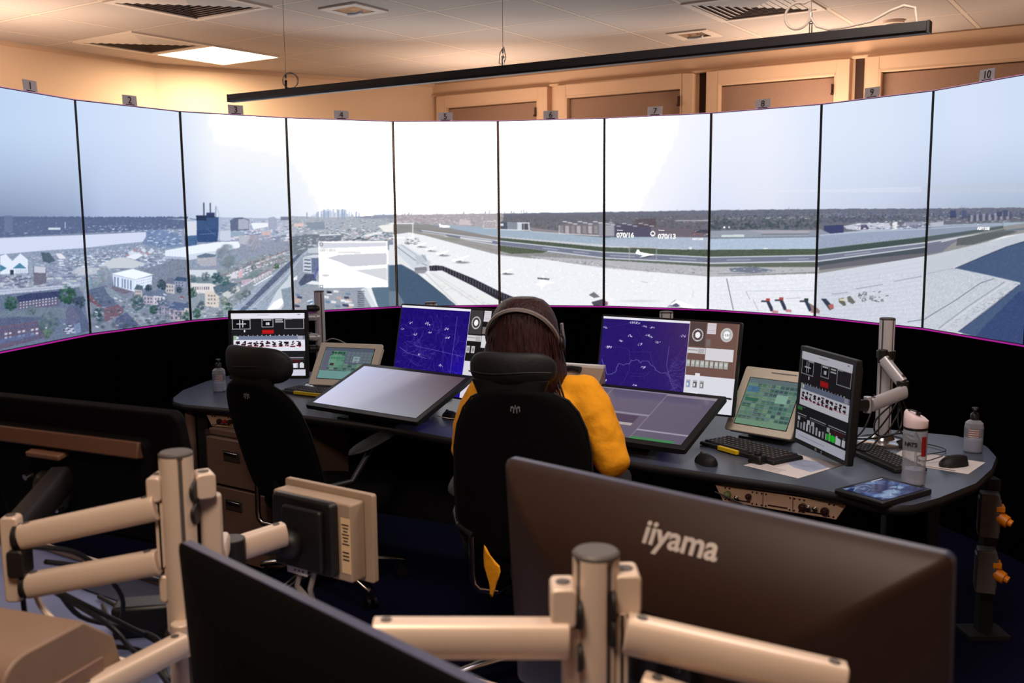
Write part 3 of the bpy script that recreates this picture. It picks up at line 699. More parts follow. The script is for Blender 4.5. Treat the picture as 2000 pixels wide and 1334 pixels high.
for cx, cy, r, pal in ((376, 544, 8, T2), (424, 543, 11, [(44, 88, 94), (56, 104, 100)]), (438, 549, 10, [(60, 110, 106), (80, 126, 118)]), (402, 540, 9, T2), (376, 572, 9, T1), (392, 596, 9, [(86, 104, 108)]), (445, 600, 9, T1), (438, 588, 8, [(120, 140, 110)]), (384, 612, 9, T1), (430, 612, 8, T2), (468, 580, 9, [(110, 130, 120), (130, 146, 150)]), (480, 572, 9, T2), (454, 566, 8, T2), (495, 522, 6, T2), (540, 520, 5, T1)): tree(cx, cy, r, pal, 50, .7)
clutter(385, 500, K(570), K(618), 120, [(226, 228, 234), (96, 116, 112), (160, 168, 180), (210, 200, 190)], 1.6, 3.4, a=.6)
# --- panel 4
P_(z2(980, 200, 1950, 230, 1950, 440, 1250, 430, 1180, 480, 990, 560), (172, 182, 198))
clutter(566, 770, K(424), K(470), 520, [(226, 228, 236), (140, 152, 176), (120, 134, 160), (186, 192, 206), (206, 176, 170), (110, 128, 140), (244, 246, 250)], .9, 3.4)
for _ in range(70):
    x = random.uniform(608, 690); h = random.uniform(3, 17)*math.exp(-((x-655)/42)**2)+2; PC.rect(x, 424-h, x+random.uniform(1.2, 3.6), 426, (176, 192, 220), .55)
for x, h in ((598, 10), (620, 12), (631, 16), (640, 13), (659, 15), (667, 16), (672, 16), (694, 12), (700, 9), (741, 6), (748, 7), (760, 6)): PC.rect(x, 425-h, x+2.6, 427, (150, 168, 200), .8)
PC.rect(730, 419, 768, 425, (148, 156, 178), .7)
P_(z2(1120, 260, 1300, 250, 1310, 320, 1180, 330), (140, 156, 178)); P_(z2(1020, 270, 1110, 265, 1110, 300, 1020, 300), (236, 202, 192)); P_(z2(1000, 390, 1180, 370, 1460, 380, 1460, 430, 1240, 440, 1170, 500, 1080, 560, 1010, 560), (118, 130, 148))
clutter(572, 650, K(462), K(486), 140, [(96, 108, 124), (170, 180, 196), (216, 220, 230)], 1.2, 2.4); clutter(640, 770, K(446), K(466), 160, [(236, 240, 246), (130, 146, 166), (96, 110, 130)], 1.2, 2.4)
PC.line(z2(1260, 380, 1450, 370), 2, (244, 246, 250)); P_(z2(1660, 380, 1820, 340, 1850, 350, 1700, 395), (236, 240, 246)); P_(z2(1800, 290, 1950, 270, 1950, 350, 1860, 350), (246, 244, 240)); PC.line(z2(1500, 418, 1720, 412), 1.2, (70, 76, 90))
P_(z2(990, 720, 1110, 560, 1250, 560, 1250, 900, 990, 1060), (150, 164, 186))
P_(z2(1106, 580, 1200, 560, 1250, 560, 1250, 590, 1200, 590), (214, 222, 234)); P_(z2(1106, 584, 1180, 592, 1184, 730, 1106, 716), (206, 214, 230)); P_(z2(1180, 592, 1250, 586, 1250, 700, 1184, 730), (104, 122, 166))
for j in range(4): P_(z2(1114, 600+j*32, 1176, 606+j*32, 1176, 616+j*32, 1114, 610+j*32), (60, 78, 120))
P_(z2(1150, 500, 1250, 490, 1250, 545, 1150, 545), (196, 206, 220)); P_(z2(1060, 820, 1120, 740, 1200, 740, 1230, 800, 1080, 850), (84, 96, 130)); P_(z2(1190, 760, 1250, 660, 1250, 700, 1210, 790), (70, 72, 190), .6); P_(z2(1130, 830, 1190, 800, 1250, 810, 1250, 840), (236, 240, 246)); P_(z2(1010, 780, 1050, 750, 1050, 790, 1015, 800), (244, 246, 250))
P_(z2(1000, 870, 1330, 850, 1640, 880, 1790, 1040, 1010, 1100), (156, 166, 184)); P_(z2(1640, 880, 1700, 860, 1790, 1045, 1740, 1050), (214, 222, 232)); P_(z2(1690, 862, 1740, 860, 1830, 1040, 1786, 1046), (238, 242, 248))
for i in range(26):
    x = random.uniform(1010, 1060) if i < 8 else random.uniform(1290, 1530); y = random.uniform(920, 1040) if i < 8 else random.uniform(880, 1040)
    P_(z2(x, y, x+46, y+6, x+50, y+26, x+4, y+24), random.choice([(238, 238, 244), (70, 80, 116), (40, 50, 80), (214, 170, 160), (230, 232, 240), (110, 140, 180)]))
for i in range(6): P_(z2(1140+i*14, 990+i*12, 1190, 976+i*14, 1194, 984+i*14, 1146+i*14, 1000+i*12), (60, 130, 190) if i % 2 else (230, 240, 250))
for i in range(9): P_(z2(1610, 900+i*17, 1672, 896+i*17, 1676, 902+i*17, 1612, 908+i*17), (82, 92, 118))
P_(z2(1740, 870, 1890, 856, 1960, 860, 1960, 1050, 1800, 1040), (90, 122, 150)); P_(z2(1886, 660, 1965, 655, 1965, 870, 1892, 860), (126, 150, 186)); P_(z2(1880, 440, 1955, 440, 1955, 560, 1890, 470), (136, 150, 172)); P_(z2(1884, 500, 1960, 590, 1960, 656, 1888, 650), (240, 242, 246))
# inset video window with white outline
P_(z2(1250, 440, 1886, 436, 1890, 858, 1256, 866), (250, 250, 252)); P_(z2(1262, 450, 1880, 446, 1880, 480, 1262, 500), (214, 218, 232)); P_(z2(1330, 590, 1440, 560, 1880, 545, 1882, 650, 1540, 670, 1450, 630), (206, 208, 222)); P_(z2(1590, 705, 1880, 680, 1884, 800), (214, 218, 226))
for i in range(9): P_(z2(1262+i*17, 505, 1270+i*17, 505, 1270+i*17, 530, 1262+i*17, 530), (206, 204, 200))
P_(z2(1430, 530, 1640, 530, 1640, 545, 1430, 545), (232, 222, 222)); PC.disc(636, 538, 8, 2.6, (206, 210, 210), .9, .3)
PC.line(z2(1250, 440, 1886, 436, 1890, 858, 1256, 866, 1250, 440), 1.5, (255, 255, 255))
PC.frame(624.5, 474.5, 630, 480, 1, (90, 100, 120)); PC.frame(625, 557, 630.5, 562, 1, (90, 100, 120))
# --- airport, panels 5-10 (horizon at 418 falling to 405)
hz = I([768, 974, 1181, 1389, 1600, 1810, 2045], [420, 417, 414, 410.5, 408, 407, 405])
xs = list(range(768, 2050, 6))
P_([(x, hz(x)) for x in xs]+[(2050, 710), (768, 710)], (206, 208, 220))
P_([(x, hz(x)+(-.5+random.random()*1.4)) for x in xs]+[(2050, 452), (1600, 466), (1181, 476), (974, 452), (768, 440)], (112, 116, 132))
P_([(x, hz(x)) for x in range(768, 985, 6)]+[(980, 452), (768, 442)], (196, 184, 190), .8)
clutter(768, 970, I([768, 970], [418, 416]), I([768, 970], [436, 442]), 420, [(206, 194, 200), (176, 160, 168), (150, 140, 154), (232, 230, 236), (190, 170, 172)], .8, 2.4)
trees(976, 1182, I([976, 1182], [418, 416]), I([976, 1182], [446, 448]), 620, [(112, 112, 124), (128, 116, 118), (98, 100, 112), (134, 126, 130)], .8, 2.8)
trees(1181, 1389, I([1181, 1389], [416, 412]), I([1181, 1389], [456, 456]), 620, [(112, 98, 104), (126, 106, 108), (96, 94, 108), (92, 92, 104)], .8, 3)
trees(1386, 1600, I([1386, 1600], [412, 410]), I([1386, 1600], [448, 446]), 700, [(74, 90, 106), (62, 80, 94), (88, 102, 118), (76, 86, 96)], .8, 3)
trees(1596, 1810, I([1596, 1810], [410, 408]), I([1596, 1810], [436, 430]), 520, [(86, 96, 124), (74, 86, 112), (104, 112, 140)], .8, 2.8)
trees(1808, 2045, I([1808, 2045], [408, 406]), I([1808, 2045], [428, 424]), 420, [(84, 92, 120), (100, 108, 136), (74, 82, 108)], .8, 2.6)
clutter(1181, 1389, K(424), K(436), 60, [(226, 220, 222), (150, 130, 134)], .8, 1.6); clutter(1420, 1600, K(422), K(428), 90, [(206, 214, 226), (170, 180, 196)], .8, 1.4); clutter(1600, 1810, K(415), K(424), 110, [(176, 184, 206), (146, 156, 184)], .7, 1.4); clutter(1810, 2045, K(410), K(436), 220, [(140, 146, 172), (166, 172, 196), (92, 98, 126)], 1, 2.6)
for x, h in ((790, 4), (798, 6), (803, 5), (905, 6), (947, 6), (955, 8), (985, 4), (998, 6), (1003, 5), (1018, 7), (1022, 8), (1028, 5), (1322, 5), (1442, 4), (1540, 5), (1558, 4), (1878, 6), (1884, 4)): PC.rect(x, hz(x)-h+1, x+1.6, hz(x)+1, (156, 172, 196), .8)
# water of the dock
P_([(800, 437), (880, 439), (974, 447), (1181, 464), (1389, 460), (1600, 457), (1810, 440), (1930, 436), (2045, 432), (2045, 440), (1930, 446), (1810, 462), (1600, 486), (1389, 488), (1181, 478), (974, 462), (870, 447), (800, 442)], (158, 182, 206))
P_([(1181, 468), (1389, 462), (1389, 488), (1181, 480)], (170, 186, 214)); P_([(1592, 462), (1808, 444), (1808, 462), (1592, 486)], (150, 166, 200)); P_([(1808, 444), (1960, 436), (1960, 443), (1808, 462)], (140, 156, 186)); P_([(1386, 462), (1596, 459), (1596, 487), (1386, 488)], (172, 196, 224))
PC.noise(3, 1181, 462, 1600, 484, 2)
# far bank building rows
P_(z3(1012, 248, 1070, 250, 1075, 320, 1012, 315), (84, 98, 122)); P_(z3(1070, 250, 1165, 255, 1165, 322, 1075, 318), (150, 160, 176))
for j in range(4): PC.line(z3(1076, 262+j*14, 1162, 266+j*14), .7, (96, 104, 126))
P_(z3(1165, 255, 1272, 256, 1280, 320, 1165, 322), (206, 216, 232)); P_(z3(1205, 262, 1262, 262, 1266, 318, 1205, 318), (92, 92, 104)); PC.line(z3(1225, 262, 1225, 318), 1, (206, 206, 214)); PC.line(z3(1010, 318, 1290, 326), 1.6, (236, 240, 244)); PC.line(z3(1165, 256, 1274, 258), 1.4, (240, 244, 250))
P_(z3(1012, 262, 1040, 264, 1040, 285, 1012, 284), (226, 230, 240))
P_(z3(1282, 300, 1545, 330, 1545, 352, 1290, 330), (150, 142, 148)); PC.line(z3(1280, 334, 1545, 354), 1, (226, 226, 230))
P_(z3(1545, 275, 1600, 262, 1950, 262, 1950, 372, 1545, 350), (128, 120, 130))
for i in range(8): x = 1548+i*52; P_(z3(x, 286, x+34, 286, x+36, 360, x+2, 352), (226, 216, 218) if i % 2 else (170, 164, 172), .8); [PC.line(z3(x, 292+k*12, x+36, 294+k*12), .6, (112, 104, 120)) for k in range(6)]
for i in range(9): x = 1580+i*46; PC.line(z3(x, 246+(i % 3)*10, x+34, 248+(i % 3)*10), 1.6, (232, 234, 238))
PC.line(z3(1545, 354, 1950, 376), 1.4, (236, 232, 230)); PC.line(z3(1545, 282, 1545, 352), 1, (240, 240, 244))
P_(z4(0, 260, 140, 262, 150, 380, 0, 376), (150, 150, 168)); P_(z4(140, 270, 470, 268, 480, 386, 140, 384), (92, 88, 118)); P_(z4(330, 225, 520, 215, 520, 300, 340, 290), (100, 84, 92), .7)
for j in range(6): PC.line(z4(60, 290+j*15, 130, 290+j*15), .7, (214, 216, 230))
for i in range(9): x = 60+i*50; PC.line(z4(x, 262+(i % 3)*12, x+36, 264+(i % 3)*12), 1.4, (206, 206, 226))
P_(z4(470, 300, 540, 296, 800, 310, 1000, 320, 1000, 390, 480, 386), (118, 108, 122)); PC.line(z4(480, 386, 1000, 392), 1, (170, 172, 192)); P_(z4(860, 320, 1000, 320, 1000, 350, 880, 346), (74, 80, 100)); clutter(1350, 1388, K(448), K(460), 30, [(226, 230, 240), (80, 86, 104), (170, 90, 80)], 1.2, 2); P_(z4(690, 234, 1000, 230, 1000, 240, 690, 242), (206, 200, 206), .7)
P_(z4(1000, 330, 1500, 318, 2000, 330, 2000, 380, 1000, 396), (150, 160, 178)); P_(z4(1110, 368, 1320, 362, 1320, 384, 1110, 386), (206, 226, 226)); PC.line(z4(1000, 398, 2000, 382), 1.2, (92, 104, 130)); P_(z4(1400, 330, 1960, 322, 1900, 350, 1500, 352), (176, 170, 184), .8); PC.line(z4(1480, 362, 1960, 358), 1, (92, 92, 110)); PC.disc(1414.8, 443.8, 2, 2, (255, 255, 255)); PC.disc(1424, 443.6, 1.6, 1.8, (240, 244, 250))
# right bank
P_(z5(130, 270, 300, 262, 304, 330, 180, 340, 130, 320), (64, 72, 128)); P_(z5(0, 320, 100, 300, 180, 336, 140, 352, 0, 362), (146, 152, 178))
P_(z5(300, 275, 420, 250, 700, 245, 720, 300, 460, 312, 330, 300), (196, 200, 222)); P_(z5(420, 256, 448, 250, 452, 300, 420, 300), (238, 240, 246)); P_(z5(450, 262, 500, 262, 530, 300, 450, 305), (84, 86, 130)); P_(z5(725, 240, 770, 236, 770, 300, 725, 306), (232, 234, 240)); P_(z5(830, 240, 1000, 236, 1010, 285, 830, 285), (150, 154, 184))
clutter(1668, 1812, K(430), K(446), 120, [(226, 228, 236), (130, 134, 164), (100, 104, 138)], 1.4, 2.8)
PC.line(z5(100, 352, 460, 322, 1000, 300, 1500, 268, 1680, 262), 1.2, (196, 202, 224)); P_(z5(1040, 250, 1170, 232, 1170, 270, 1080, 280), (180, 186, 206)); P_(z5(1228, 140, 1278, 140, 1278, 200, 1228, 205), (72, 80, 116)); P_(z5(1330, 140, 1370, 140, 1372, 200, 1330, 200), (84, 92, 128))
for i in range(15): x = 1380+i*26; P_(z5(x, 180-i*2, x+18, 178-i*2, x+18, 235-i*1.5, x, 238-i*1.5), (148, 152, 178) if i % 2 else (88, 92, 120))
P_(z5(1630, 150, 1680, 148, 1680, 190, 1630, 190), (76, 84, 112)); P_(z5(1690, 135, 1730, 135, 1732, 190, 1690, 190), (80, 88, 116)); P_(z5(1560, 140, 1582, 140, 1582, 175, 1560, 175), (104, 112, 140))
# near bank grass, runway, taxiway
G = (88, 104, 84)
P_([(768, 438), (840, 438), (974, 464), (1181, 483), (1389, 488), (1600, 486), (1810, 462), (1960, 442), (2045, 430), (2045, 455), (1810, 510), (1600, 535), (1389, 540), (1181, 522), (974, 497), (768, 462)], (150, 150, 152))
P_([(780, 441), (974, 463), (974, 468), (780, 444)], (150, 140, 138), .8)
P_([(974, 464), (1181, 483), (1389, 488), (1600, 486), (1810, 462), (1960, 442), (1960, 446), (1810, 471), (1600, 498), (1389, 503), (1181, 493), (974, 472)], G); PC.noise(6, 974, 462, 1820, 505, 2, (1, .9, .8))
P_([(1596, 488), (1810, 463), (1810, 472), (1596, 499)], (72, 92, 92)); P_([(1808, 463), (1960, 441), (1960, 446), (1808, 472)], (88, 106, 112))
RW = (122, 128, 156)
P_([(824, 450), (974, 470), (1181, 492), (1389, 502), (1600, 498), (1810, 473), (1990, 446), (1990, 450), (1810, 483), (1600, 511), (1389, 515), (1181, 505), (974, 480), (800, 452)], RW)
PC.line([(824, 450), (974, 470.5), (1181, 492.5), (1389, 502.5), (1600, 498.5), (1810, 474), (1960, 450)], 1.6, (226, 232, 248)); PC.line([(810, 452), (974, 479), (1181, 504), (1389, 514), (1600, 510), (1810, 482), (1900, 466)], 1.6, (230, 236, 250))
for x0, x1 in ((1060, 1090), (1120, 1150), (1192, 1240), (1308, 1360), (1420, 1466), (1540, 1580), (1650, 1700)):
    f = I([974, 1181, 1389, 1600, 1810], [475, 498.5, 508.5, 505, 478]); PC.line([(x0, f(x0)), (x1, f(x1))], .9, (206, 212, 234))
for x0, x1 in ((826, 870), (900, 960), (1840, 1870), (1880, 1900), (1916, 1950)):
    f = I([800, 974, 1810, 1960], [451, 474, 478, 451]); PC.line([(x0, f(x0)), (x1, f(x1))], 3.2, (236, 234, 236), .9)
P_([(790, 452), (810, 455), (900, 466), (974, 481), (1060, 489), (1020, 496), (974, 498), (900, 478), (800, 462)], (170, 166, 166), .6)
P_([(976, 479), (1070, 490), (1060, 494), (1000, 496), (976, 490)], (96, 108, 86)); P_(z3(690, 440, 980, 500, 980, 530, 840, 480, 660, 446), (160, 150, 144), .8); P_(z3(450, 400, 560, 380, 690, 410, 600, 425, 480, 410), (150, 152, 134), .7); P_(z3(130, 335, 240, 332, 540, 375, 420, 390, 240, 372), (160, 156, 146), .8)
P_([(1181, 505), (1389, 516), (1600, 512), (1600, 522), (1389, 521), (1181, 509)], (104, 116, 102)); P_([(1596, 512), (1810, 483), (1810, 497), (1596, 521)], (78, 92, 104)); P_([(1596, 520), (1700, 504), (1810, 494), (1810, 502), (1700, 516), (1596, 528)], (112, 110, 122)); P_([(1808, 480), (1890, 462), (1860, 476), (1840, 492), (1808, 498)], (120, 124, 150))
P_([(1870, 466), (1960, 448), (1988, 453), (1900, 478), (1868, 480)], (100, 108, 112)); P_([(1900, 458), (1990, 446), (2045, 440), (2045, 446), (1960, 452)], (112, 128, 140))
P_([(1030, 500), (1181, 508), (1389, 521), (1600, 522), (1600, 530), (1389, 540), (1181, 522), (1060, 506)], (184, 184, 192)); P_(z4(1180, 670, 1400, 655, 1600, 690, 1400, 712, 1200, 700), (116, 128, 152)); PC.line(z4(1080, 720, 1500, 712, 1600, 690), 1.2, (110, 118, 140), .8); PC.line(z4(0, 640, 400, 690, 1000, 740), 1, (150, 150, 160), .8)
clutter(1040, 1181, I([1040, 1181], [502, 512]), I([1040, 1181], [508, 518]), 60, [(240, 240, 242), (140, 140, 150), (120, 120, 130)], .8, 1.8); clutter(1181, 1600, K(519), K(532), 130, [(214, 216, 222), (150, 152, 164), (130, 132, 146)], .8, 2.2)
# aprons
P_([(768, 458), (800, 454), (830, 460), (980, 500), (1060, 506), (1181, 524), (1389, 541), (1600, 534), (1810, 500), (1900, 482), (1960, 462), (2045, 448), (2045, 460), (1860, 520), (1870, 526), (1990, 552), (1870, 660), (1800, 710), (768, 710)], (240, 243, 250))
P_([(1386, 541), (1600, 534), (1596, 640), (1380, 640)], (234, 238, 247)); P_([(1594, 535), (1810, 501), (1806, 660), (1586, 640)], (206, 213, 230)); P_([(1804, 502), (1990, 458), (2045, 446), (2045, 462), (1862, 523), (1992, 551), (1890, 640), (1800, 690)], (196, 204, 218))
PC.noise(5, 1386, 535, 1990, 650, 3); PC.noise(3, 780, 480, 1386, 600, 3)
for i in range(14): PC.line([(1600, 545+i*7), (1700, 530+i*8), (1800, 512+i*9)], .7, (176, 184, 206), .6)
for i in range(10): PC.line([(1810, 512+i*4), (1900, 488+i*3), (1990, 462+i*2)], .6, (176, 184, 204), .5)
for i in range(9): PC.line([(1400, 552+i*8), (1500, 550+i*8), (1600, 545+i*8)], .6, (210, 216, 232), .8)
PC.line(z4(1160, 765, 1220, 1045), 1.4, (90, 96, 112)); PC.line(z4(1335, 880, 1370, 950), .8, (130, 136, 150)); PC.line(z4(1335, 878, 1960, 872), .7, (176, 184, 200)); PC.line(z4(1400, 955, 1450, 1060), .8, (140, 146, 160)); PC.line(z4(1700, 945, 1830, 938), .8, (120, 126, 140), .8); PC.line(z4(380, 790, 440, 800), .8, (170, 174, 184)); PC.line(z4(860, 870, 850, 930), .8, (190, 196, 210))
PC.line(z5(200, 865, 340, 850), 1.2, (110, 118, 140), .7); PC.line(z5(410, 820, 640, 780), 1.2, (110, 118, 140), .7); PC.line(z5(740, 755, 980, 710), 1.2, (120, 128, 150), .7); PC.line(z5(860, 1105, 1000, 1085, 1280, 915, 1490, 770, 1610, 730), 1.1, (84, 92, 120)); PC.line(z5(1130, 1160, 1400, 960, 1700, 760), 2, (150, 160, 186)); PC.line(z5(1160, 1165, 1430, 965, 1740, 762), 1, (226, 230, 240)); PC.line(z5(1300, 1190, 1560, 990, 1830, 780), 1.3, (110, 122, 156)); PC.line(z5(1020, 690, 1200, 650, 1290, 640), .8, (150, 158, 180))
clutter(1840, 1990, lambda x: 640-(x-1840)*.62, lambda x: 652-(x-1840)*.62, 90, [(150, 158, 180), (230, 232, 238), (120, 128, 150)], 1, 2, a=.7); PC.noise(4, 1805, 520, 1990, 660, 2)
# dock basin at right
P_(z5(1270, 640, 1500, 540, 1720, 450, 1868, 405, 2070, 345, 2070, 1420, 1300, 1195, 1560, 1000, 1832, 782, 1832, 764, 1560, 700), (70, 96, 144)); P_([(1920, 640), (1990, 570), (2045, 560), (2045, 710), (1880, 690)], (54, 78, 138)); PC.noise(2.5, 1870, 470, 2045, 700, 3)
PC.line(z5(1270, 642, 1500, 545, 1720, 455, 1868, 410), 1.2, (60, 66, 100)); PC.line(z5(1300, 1195, 1560, 1000, 1832, 784), 1.2, (62, 70, 108)); PC.line(z5(1832, 766, 1832, 784), 1.2, (230, 232, 236))
for _ in range(200): x = random.uniform(1890, 2000); y = random.uniform(480, 640); PC.line([(x, y), (x+random.uniform(2, 7), y)], .5, (92, 120, 170), .4)
# left basin, pier, fence (panels 4/5)
P_(z3(0, 645, 110, 632, 235, 700, 350, 790, 610, 1000, 620, 1060, 0, 1060), (84, 112, 140)); P_(z3(60, 660, 110, 640, 240, 720, 560, 980, 560, 1010, 60, 1010), (70, 100, 134)); P_(z3(0, 875, 75, 880, 110, 940, 150, 1010, 0, 1010), (110, 134, 156)); PC.noise(2, 775, 518, 890, 600, 2)
P_(z3(0, 455, 60, 460, 200, 560, 350, 650, 350, 690, 230, 690, 120, 632, 0, 640), (232, 234, 240)); P_(z3(60, 455, 120, 450, 380, 610, 350, 700, 230, 690, 60, 520), (206, 216, 232), .8)
PC.line(z3(60, 465, 240, 600, 360, 650), 1.2, (110, 128, 156)); PC.line(z3(110, 455, 260, 560, 330, 600), .8, (130, 146, 170)); P_(z3(235, 560, 330, 545, 350, 610, 250, 640), (190, 202, 218)); P_(z3(230, 665, 340, 655, 345, 690, 320, 715, 240, 715), (134, 136, 146))
for i in range(7): PC.line(z3(248+i*14, 690, 250+i*14, 722), 1, (190, 190, 200))
P_(z3(340, 600, 362, 600, 366, 690, 345, 690), (206, 212, 222)); PC.line(z3(300, 545, 340, 600), 1.5, (120, 140, 160), .8); clutter(790, 816, K(464), K(478), 60, [(120, 124, 134), (220, 222, 230), (90, 96, 110)], 1, 2.2)
P_(z3(365, 648, 430, 642, 490, 650, 760, 760, 1005, 880, 1140, 935, 1140, 985, 1060, 985, 1005, 965, 760, 830, 480, 690, 370, 695), (52, 50, 66))
for i in range(26): t = i/25.; x = 480+t*640; y = 652+t*290 if x > 480 else 650; PC.line(z3(x, y-6, x, y+44-10*t), .8, (170, 168, 180), .8)
for x in (385, 408, 440, 462): PC.line(z3(x, 646, x, 690), .8, (150, 148, 160))
P_(z3(350, 710, 480, 692, 1010, 975, 1010, 1005, 600, 1005, 350, 770), (238, 240, 242)); PC.line(z3(330, 715, 620, 1000), 1.6, (200, 204, 210)); PC.line(z3(245, 720, 600, 1000), 1.2, (60, 78, 104)); PC.line(z3(380, 715, 800, 1000), 1, (196, 196, 200)); PC.line(z3(400, 710, 860, 1000), .7, (206, 200, 196))
clutter(850, 960, I([850, 960], [540, 590]), I([850, 960], [560, 598]), 80, [(214, 214, 218), (226, 222, 220), (190, 190, 196)], 1, 2.2, a=.5)
# aircraft, vehicles
def plane(cx, cy, s, flip=1, sh=(130, 132, 142)):
    PC.disc(cx+s*.6*flip, cy+s*.34, s*1.1, s*.16, sh, .8, .5)
    P_([(cx-s*.5, cy+s*.05), (cx+s*1.25*flip, cy-s*.5), (cx+s*1.3*flip, cy-s*.38), (cx-s*.3, cy+s*.3)], (252, 252, 255)); PC.disc(cx, cy+s*.05, s*.8, s*.16, (250, 250, 253), 1, .3)
    P_([(cx-s*.2, cy), (cx-s*.05, cy-s*.6), (cx+s*.12, cy-s*.62), (cx+s*.2, cy)], (246, 247, 250)); P_([(cx-s*.3, cy+s*.2), (cx+s*.5, cy+s*.1), (cx+s*.45, cy+s*.28)], (120, 124, 136))
plane(818, 479, 11); plane(838, 487, 11); plane(860, 495, 13); plane(893, 507, 17); plane(984, 531, 13, sh=(90, 92, 104)); 
PC.disc(1064, 552, 12, 2.6, (110, 112, 126), .8, .5); P_([(1058, 540), (1061, 537), (1066, 556), (1060, 562)], (252, 252, 255)); P_([(1040, 558), (1060, 548), (1085, 552), (1062, 556)], (248, 249, 253)); P_([(1050, 542), (1074, 544), (1072, 547), (1050, 545)], (110, 110, 120)); PC.line([(1056, 548), (1058, 565)], 2.4, (252, 252, 255))
P_([(1150, 576), (1160, 570), (1172, 580), (1160, 582)], (120, 122, 134)); P_([(1176, 574), (1190, 572), (1196, 590), (1180, 592)], (246, 246, 250)); P_([(1155, 590), (1181, 583), (1185, 596), (1160, 598)], (90, 80, 100)); P_(z4(60, 905, 150, 940, 130, 1000, 60, 985), (246, 246, 250)); PC.disc(1250, 588, 52, 3, (206, 212, 224), .7, .6)
P_(z4(620, 1020, 690, 955, 760, 985, 830, 1035), (150, 150, 176)); P_(z4(640, 1000, 700, 960, 780, 985, 900, 1040, 780, 1030), (250, 250, 254)); P_(z4(655, 1010, 700, 985, 740, 1010, 700, 1022), (96, 92, 140)); P_(z4(30, 960, 80, 975, 80, 1005, 30, 1000), (150, 70, 120), .8); 
P_(z4(360, 575, 385, 560, 500, 545, 505, 555, 430, 575), (96, 88, 110), .8); P_(z4(330, 535, 345, 502, 362, 500, 372, 522, 450, 536, 506, 546, 500, 553, 420, 556, 360, 545), (255, 255, 255)); P_(z4(365, 572, 400, 550, 440, 545, 430, 562), (250, 250, 255))
PC.line(z4(276, 470, 276, 602), 1.3, (186, 186, 190)); PC.line(z4(276, 480, 520, 490), .9, (166, 150, 140)); PC.line(z4(522, 488, 522, 600), 1.3, (160, 178, 196)); PC.line(z4(276, 590, 520, 604), .8, (190, 190, 210)); PC.line(z4(962, 425, 962, 500), .9, (206, 150, 140), .8); PC.line(z4(530, 492, 800, 500), .8, (196, 206, 220)); P_(z4(815, 478, 845, 474, 840, 500, 820, 498), (250, 250, 255), .8); PC.disc(1495, 485, 5, 1, (246, 246, 250))
for i, (x, y) in enumerate(((1496, 588), (1522, 586), (1571, 588))):
    PC.rect(x-9, y-1, x+4, y+2, (70, 76, 96)); P_([(x, y), (x+6, y-2), (x+13, y+12), (x+15, y+20), (x+9, y+20)], (58, 66, 96)); PC.rect(x, y-5, x+8, y, (206, 66, 60) if i < 2 else (60, 70, 70)); P_([(x+12, y+18), (x+24, y+19), (x+24, y+24), (x+12, y+23)], (214, 120, 120), .9)
P_(z5(105, 905, 150, 905, 190, 950, 215, 990, 180, 1005, 140, 950), (56, 68, 96)); P_(z5(165, 960, 212, 950, 218, 985, 185, 1000), (206, 96, 90)); P_(z5(0, 940, 60, 975, 98, 1010, 90, 1035, 30, 1020), (150, 120, 120))
P_(z5(258, 905, 300, 895, 325, 960, 300, 968, 262, 935), (110, 112, 96)); P_(z5(265, 905, 310, 905, 312, 925, 268, 922), (220, 214, 170)); P_(z5(332, 890, 360, 880, 405, 935, 380, 952, 340, 930), (116, 116, 110))
for x, y in ((440, 880), (485, 862), (480, 915), (545, 900)): tree(1580+x/4.448, 380+y/4.448, 5, [(58, 66, 82), (120, 124, 130), (84, 88, 84)], 22, .8)
clutter(1704, 1730, K(568), K(588), 20, [(90, 96, 116), (226, 226, 220)], 1.6, 2.6)
# outline box at far left of panel 5
PC.line(z3(0, 262, 215, 262, 215, 392, 0, 392), 1.6, (255, 255, 255)); PC.line(z3(155, 380, 155, 440), 1.5, (220, 222, 230)); P_(z3(455, 275, 552, 282, 552, 302, 455, 298), (250, 250, 252)); PC.disc(859, 438, 1.6, 1.6, (255, 255, 255)); P_(z3(635, 228, 740, 232, 742, 278, 635, 274), (222, 200, 206), .8); PC.frame(945, 432.5, 968.5, 446, .8, (240, 232, 236))
for j in range(5): PC.line(z3(862, 252+j*11, 966, 252+j*11), .6, (176, 160, 170), .7)
# photographic grading of the camera feed: muted colours, cooler over the town, gentle local grain
lum = PC.a.mean(-1, keepdims=True); wx = np.clip((620-PC.X)/300., 0, 1)[None, :, None]; ysel = (PC.Y[:, None, None] > 421)
sat = .72-.16*wx; g2 = lum+(PC.a-lum)*sat+wx*np.array((-8., 0., 12.))
g2 = g2-(np.clip((190-lum)/150., 0, 1)*np.clip(lum/80., 0, 1))*10
PC.a = np.where(ysel, g2, PC.a)
nz = rng.normal(0, 1, (PC.H//2+1, PC.W//2+1)); nz = np.kron(nz, np.ones((2, 2)))[:PC.H, :PC.W]
tex = np.clip((800-PC.X)/200., .12, 1)[None, :]*(PC.Y[:, None] > 470)*9+np.clip((800-PC.X)/200., .2, 1)[None, :]*((PC.Y[:, None] > 424) & (PC.Y[:, None] <= 470))*4
flat = (lum[..., 0] < 205)
PC.a += (nz*tex*flat)[..., None]
PC.a += rng.normal(0, 1.6, PC.a.shape[:2])[..., None]
# soft focus of a photographed screen: one small blur
for ax in (0, 1): PC.a = (np.roll(PC.a, 1, ax)+2*PC.a+np.roll(PC.a, -1, ax))/4
# vignette of the screens seen off axis is left to the sky/ground colours

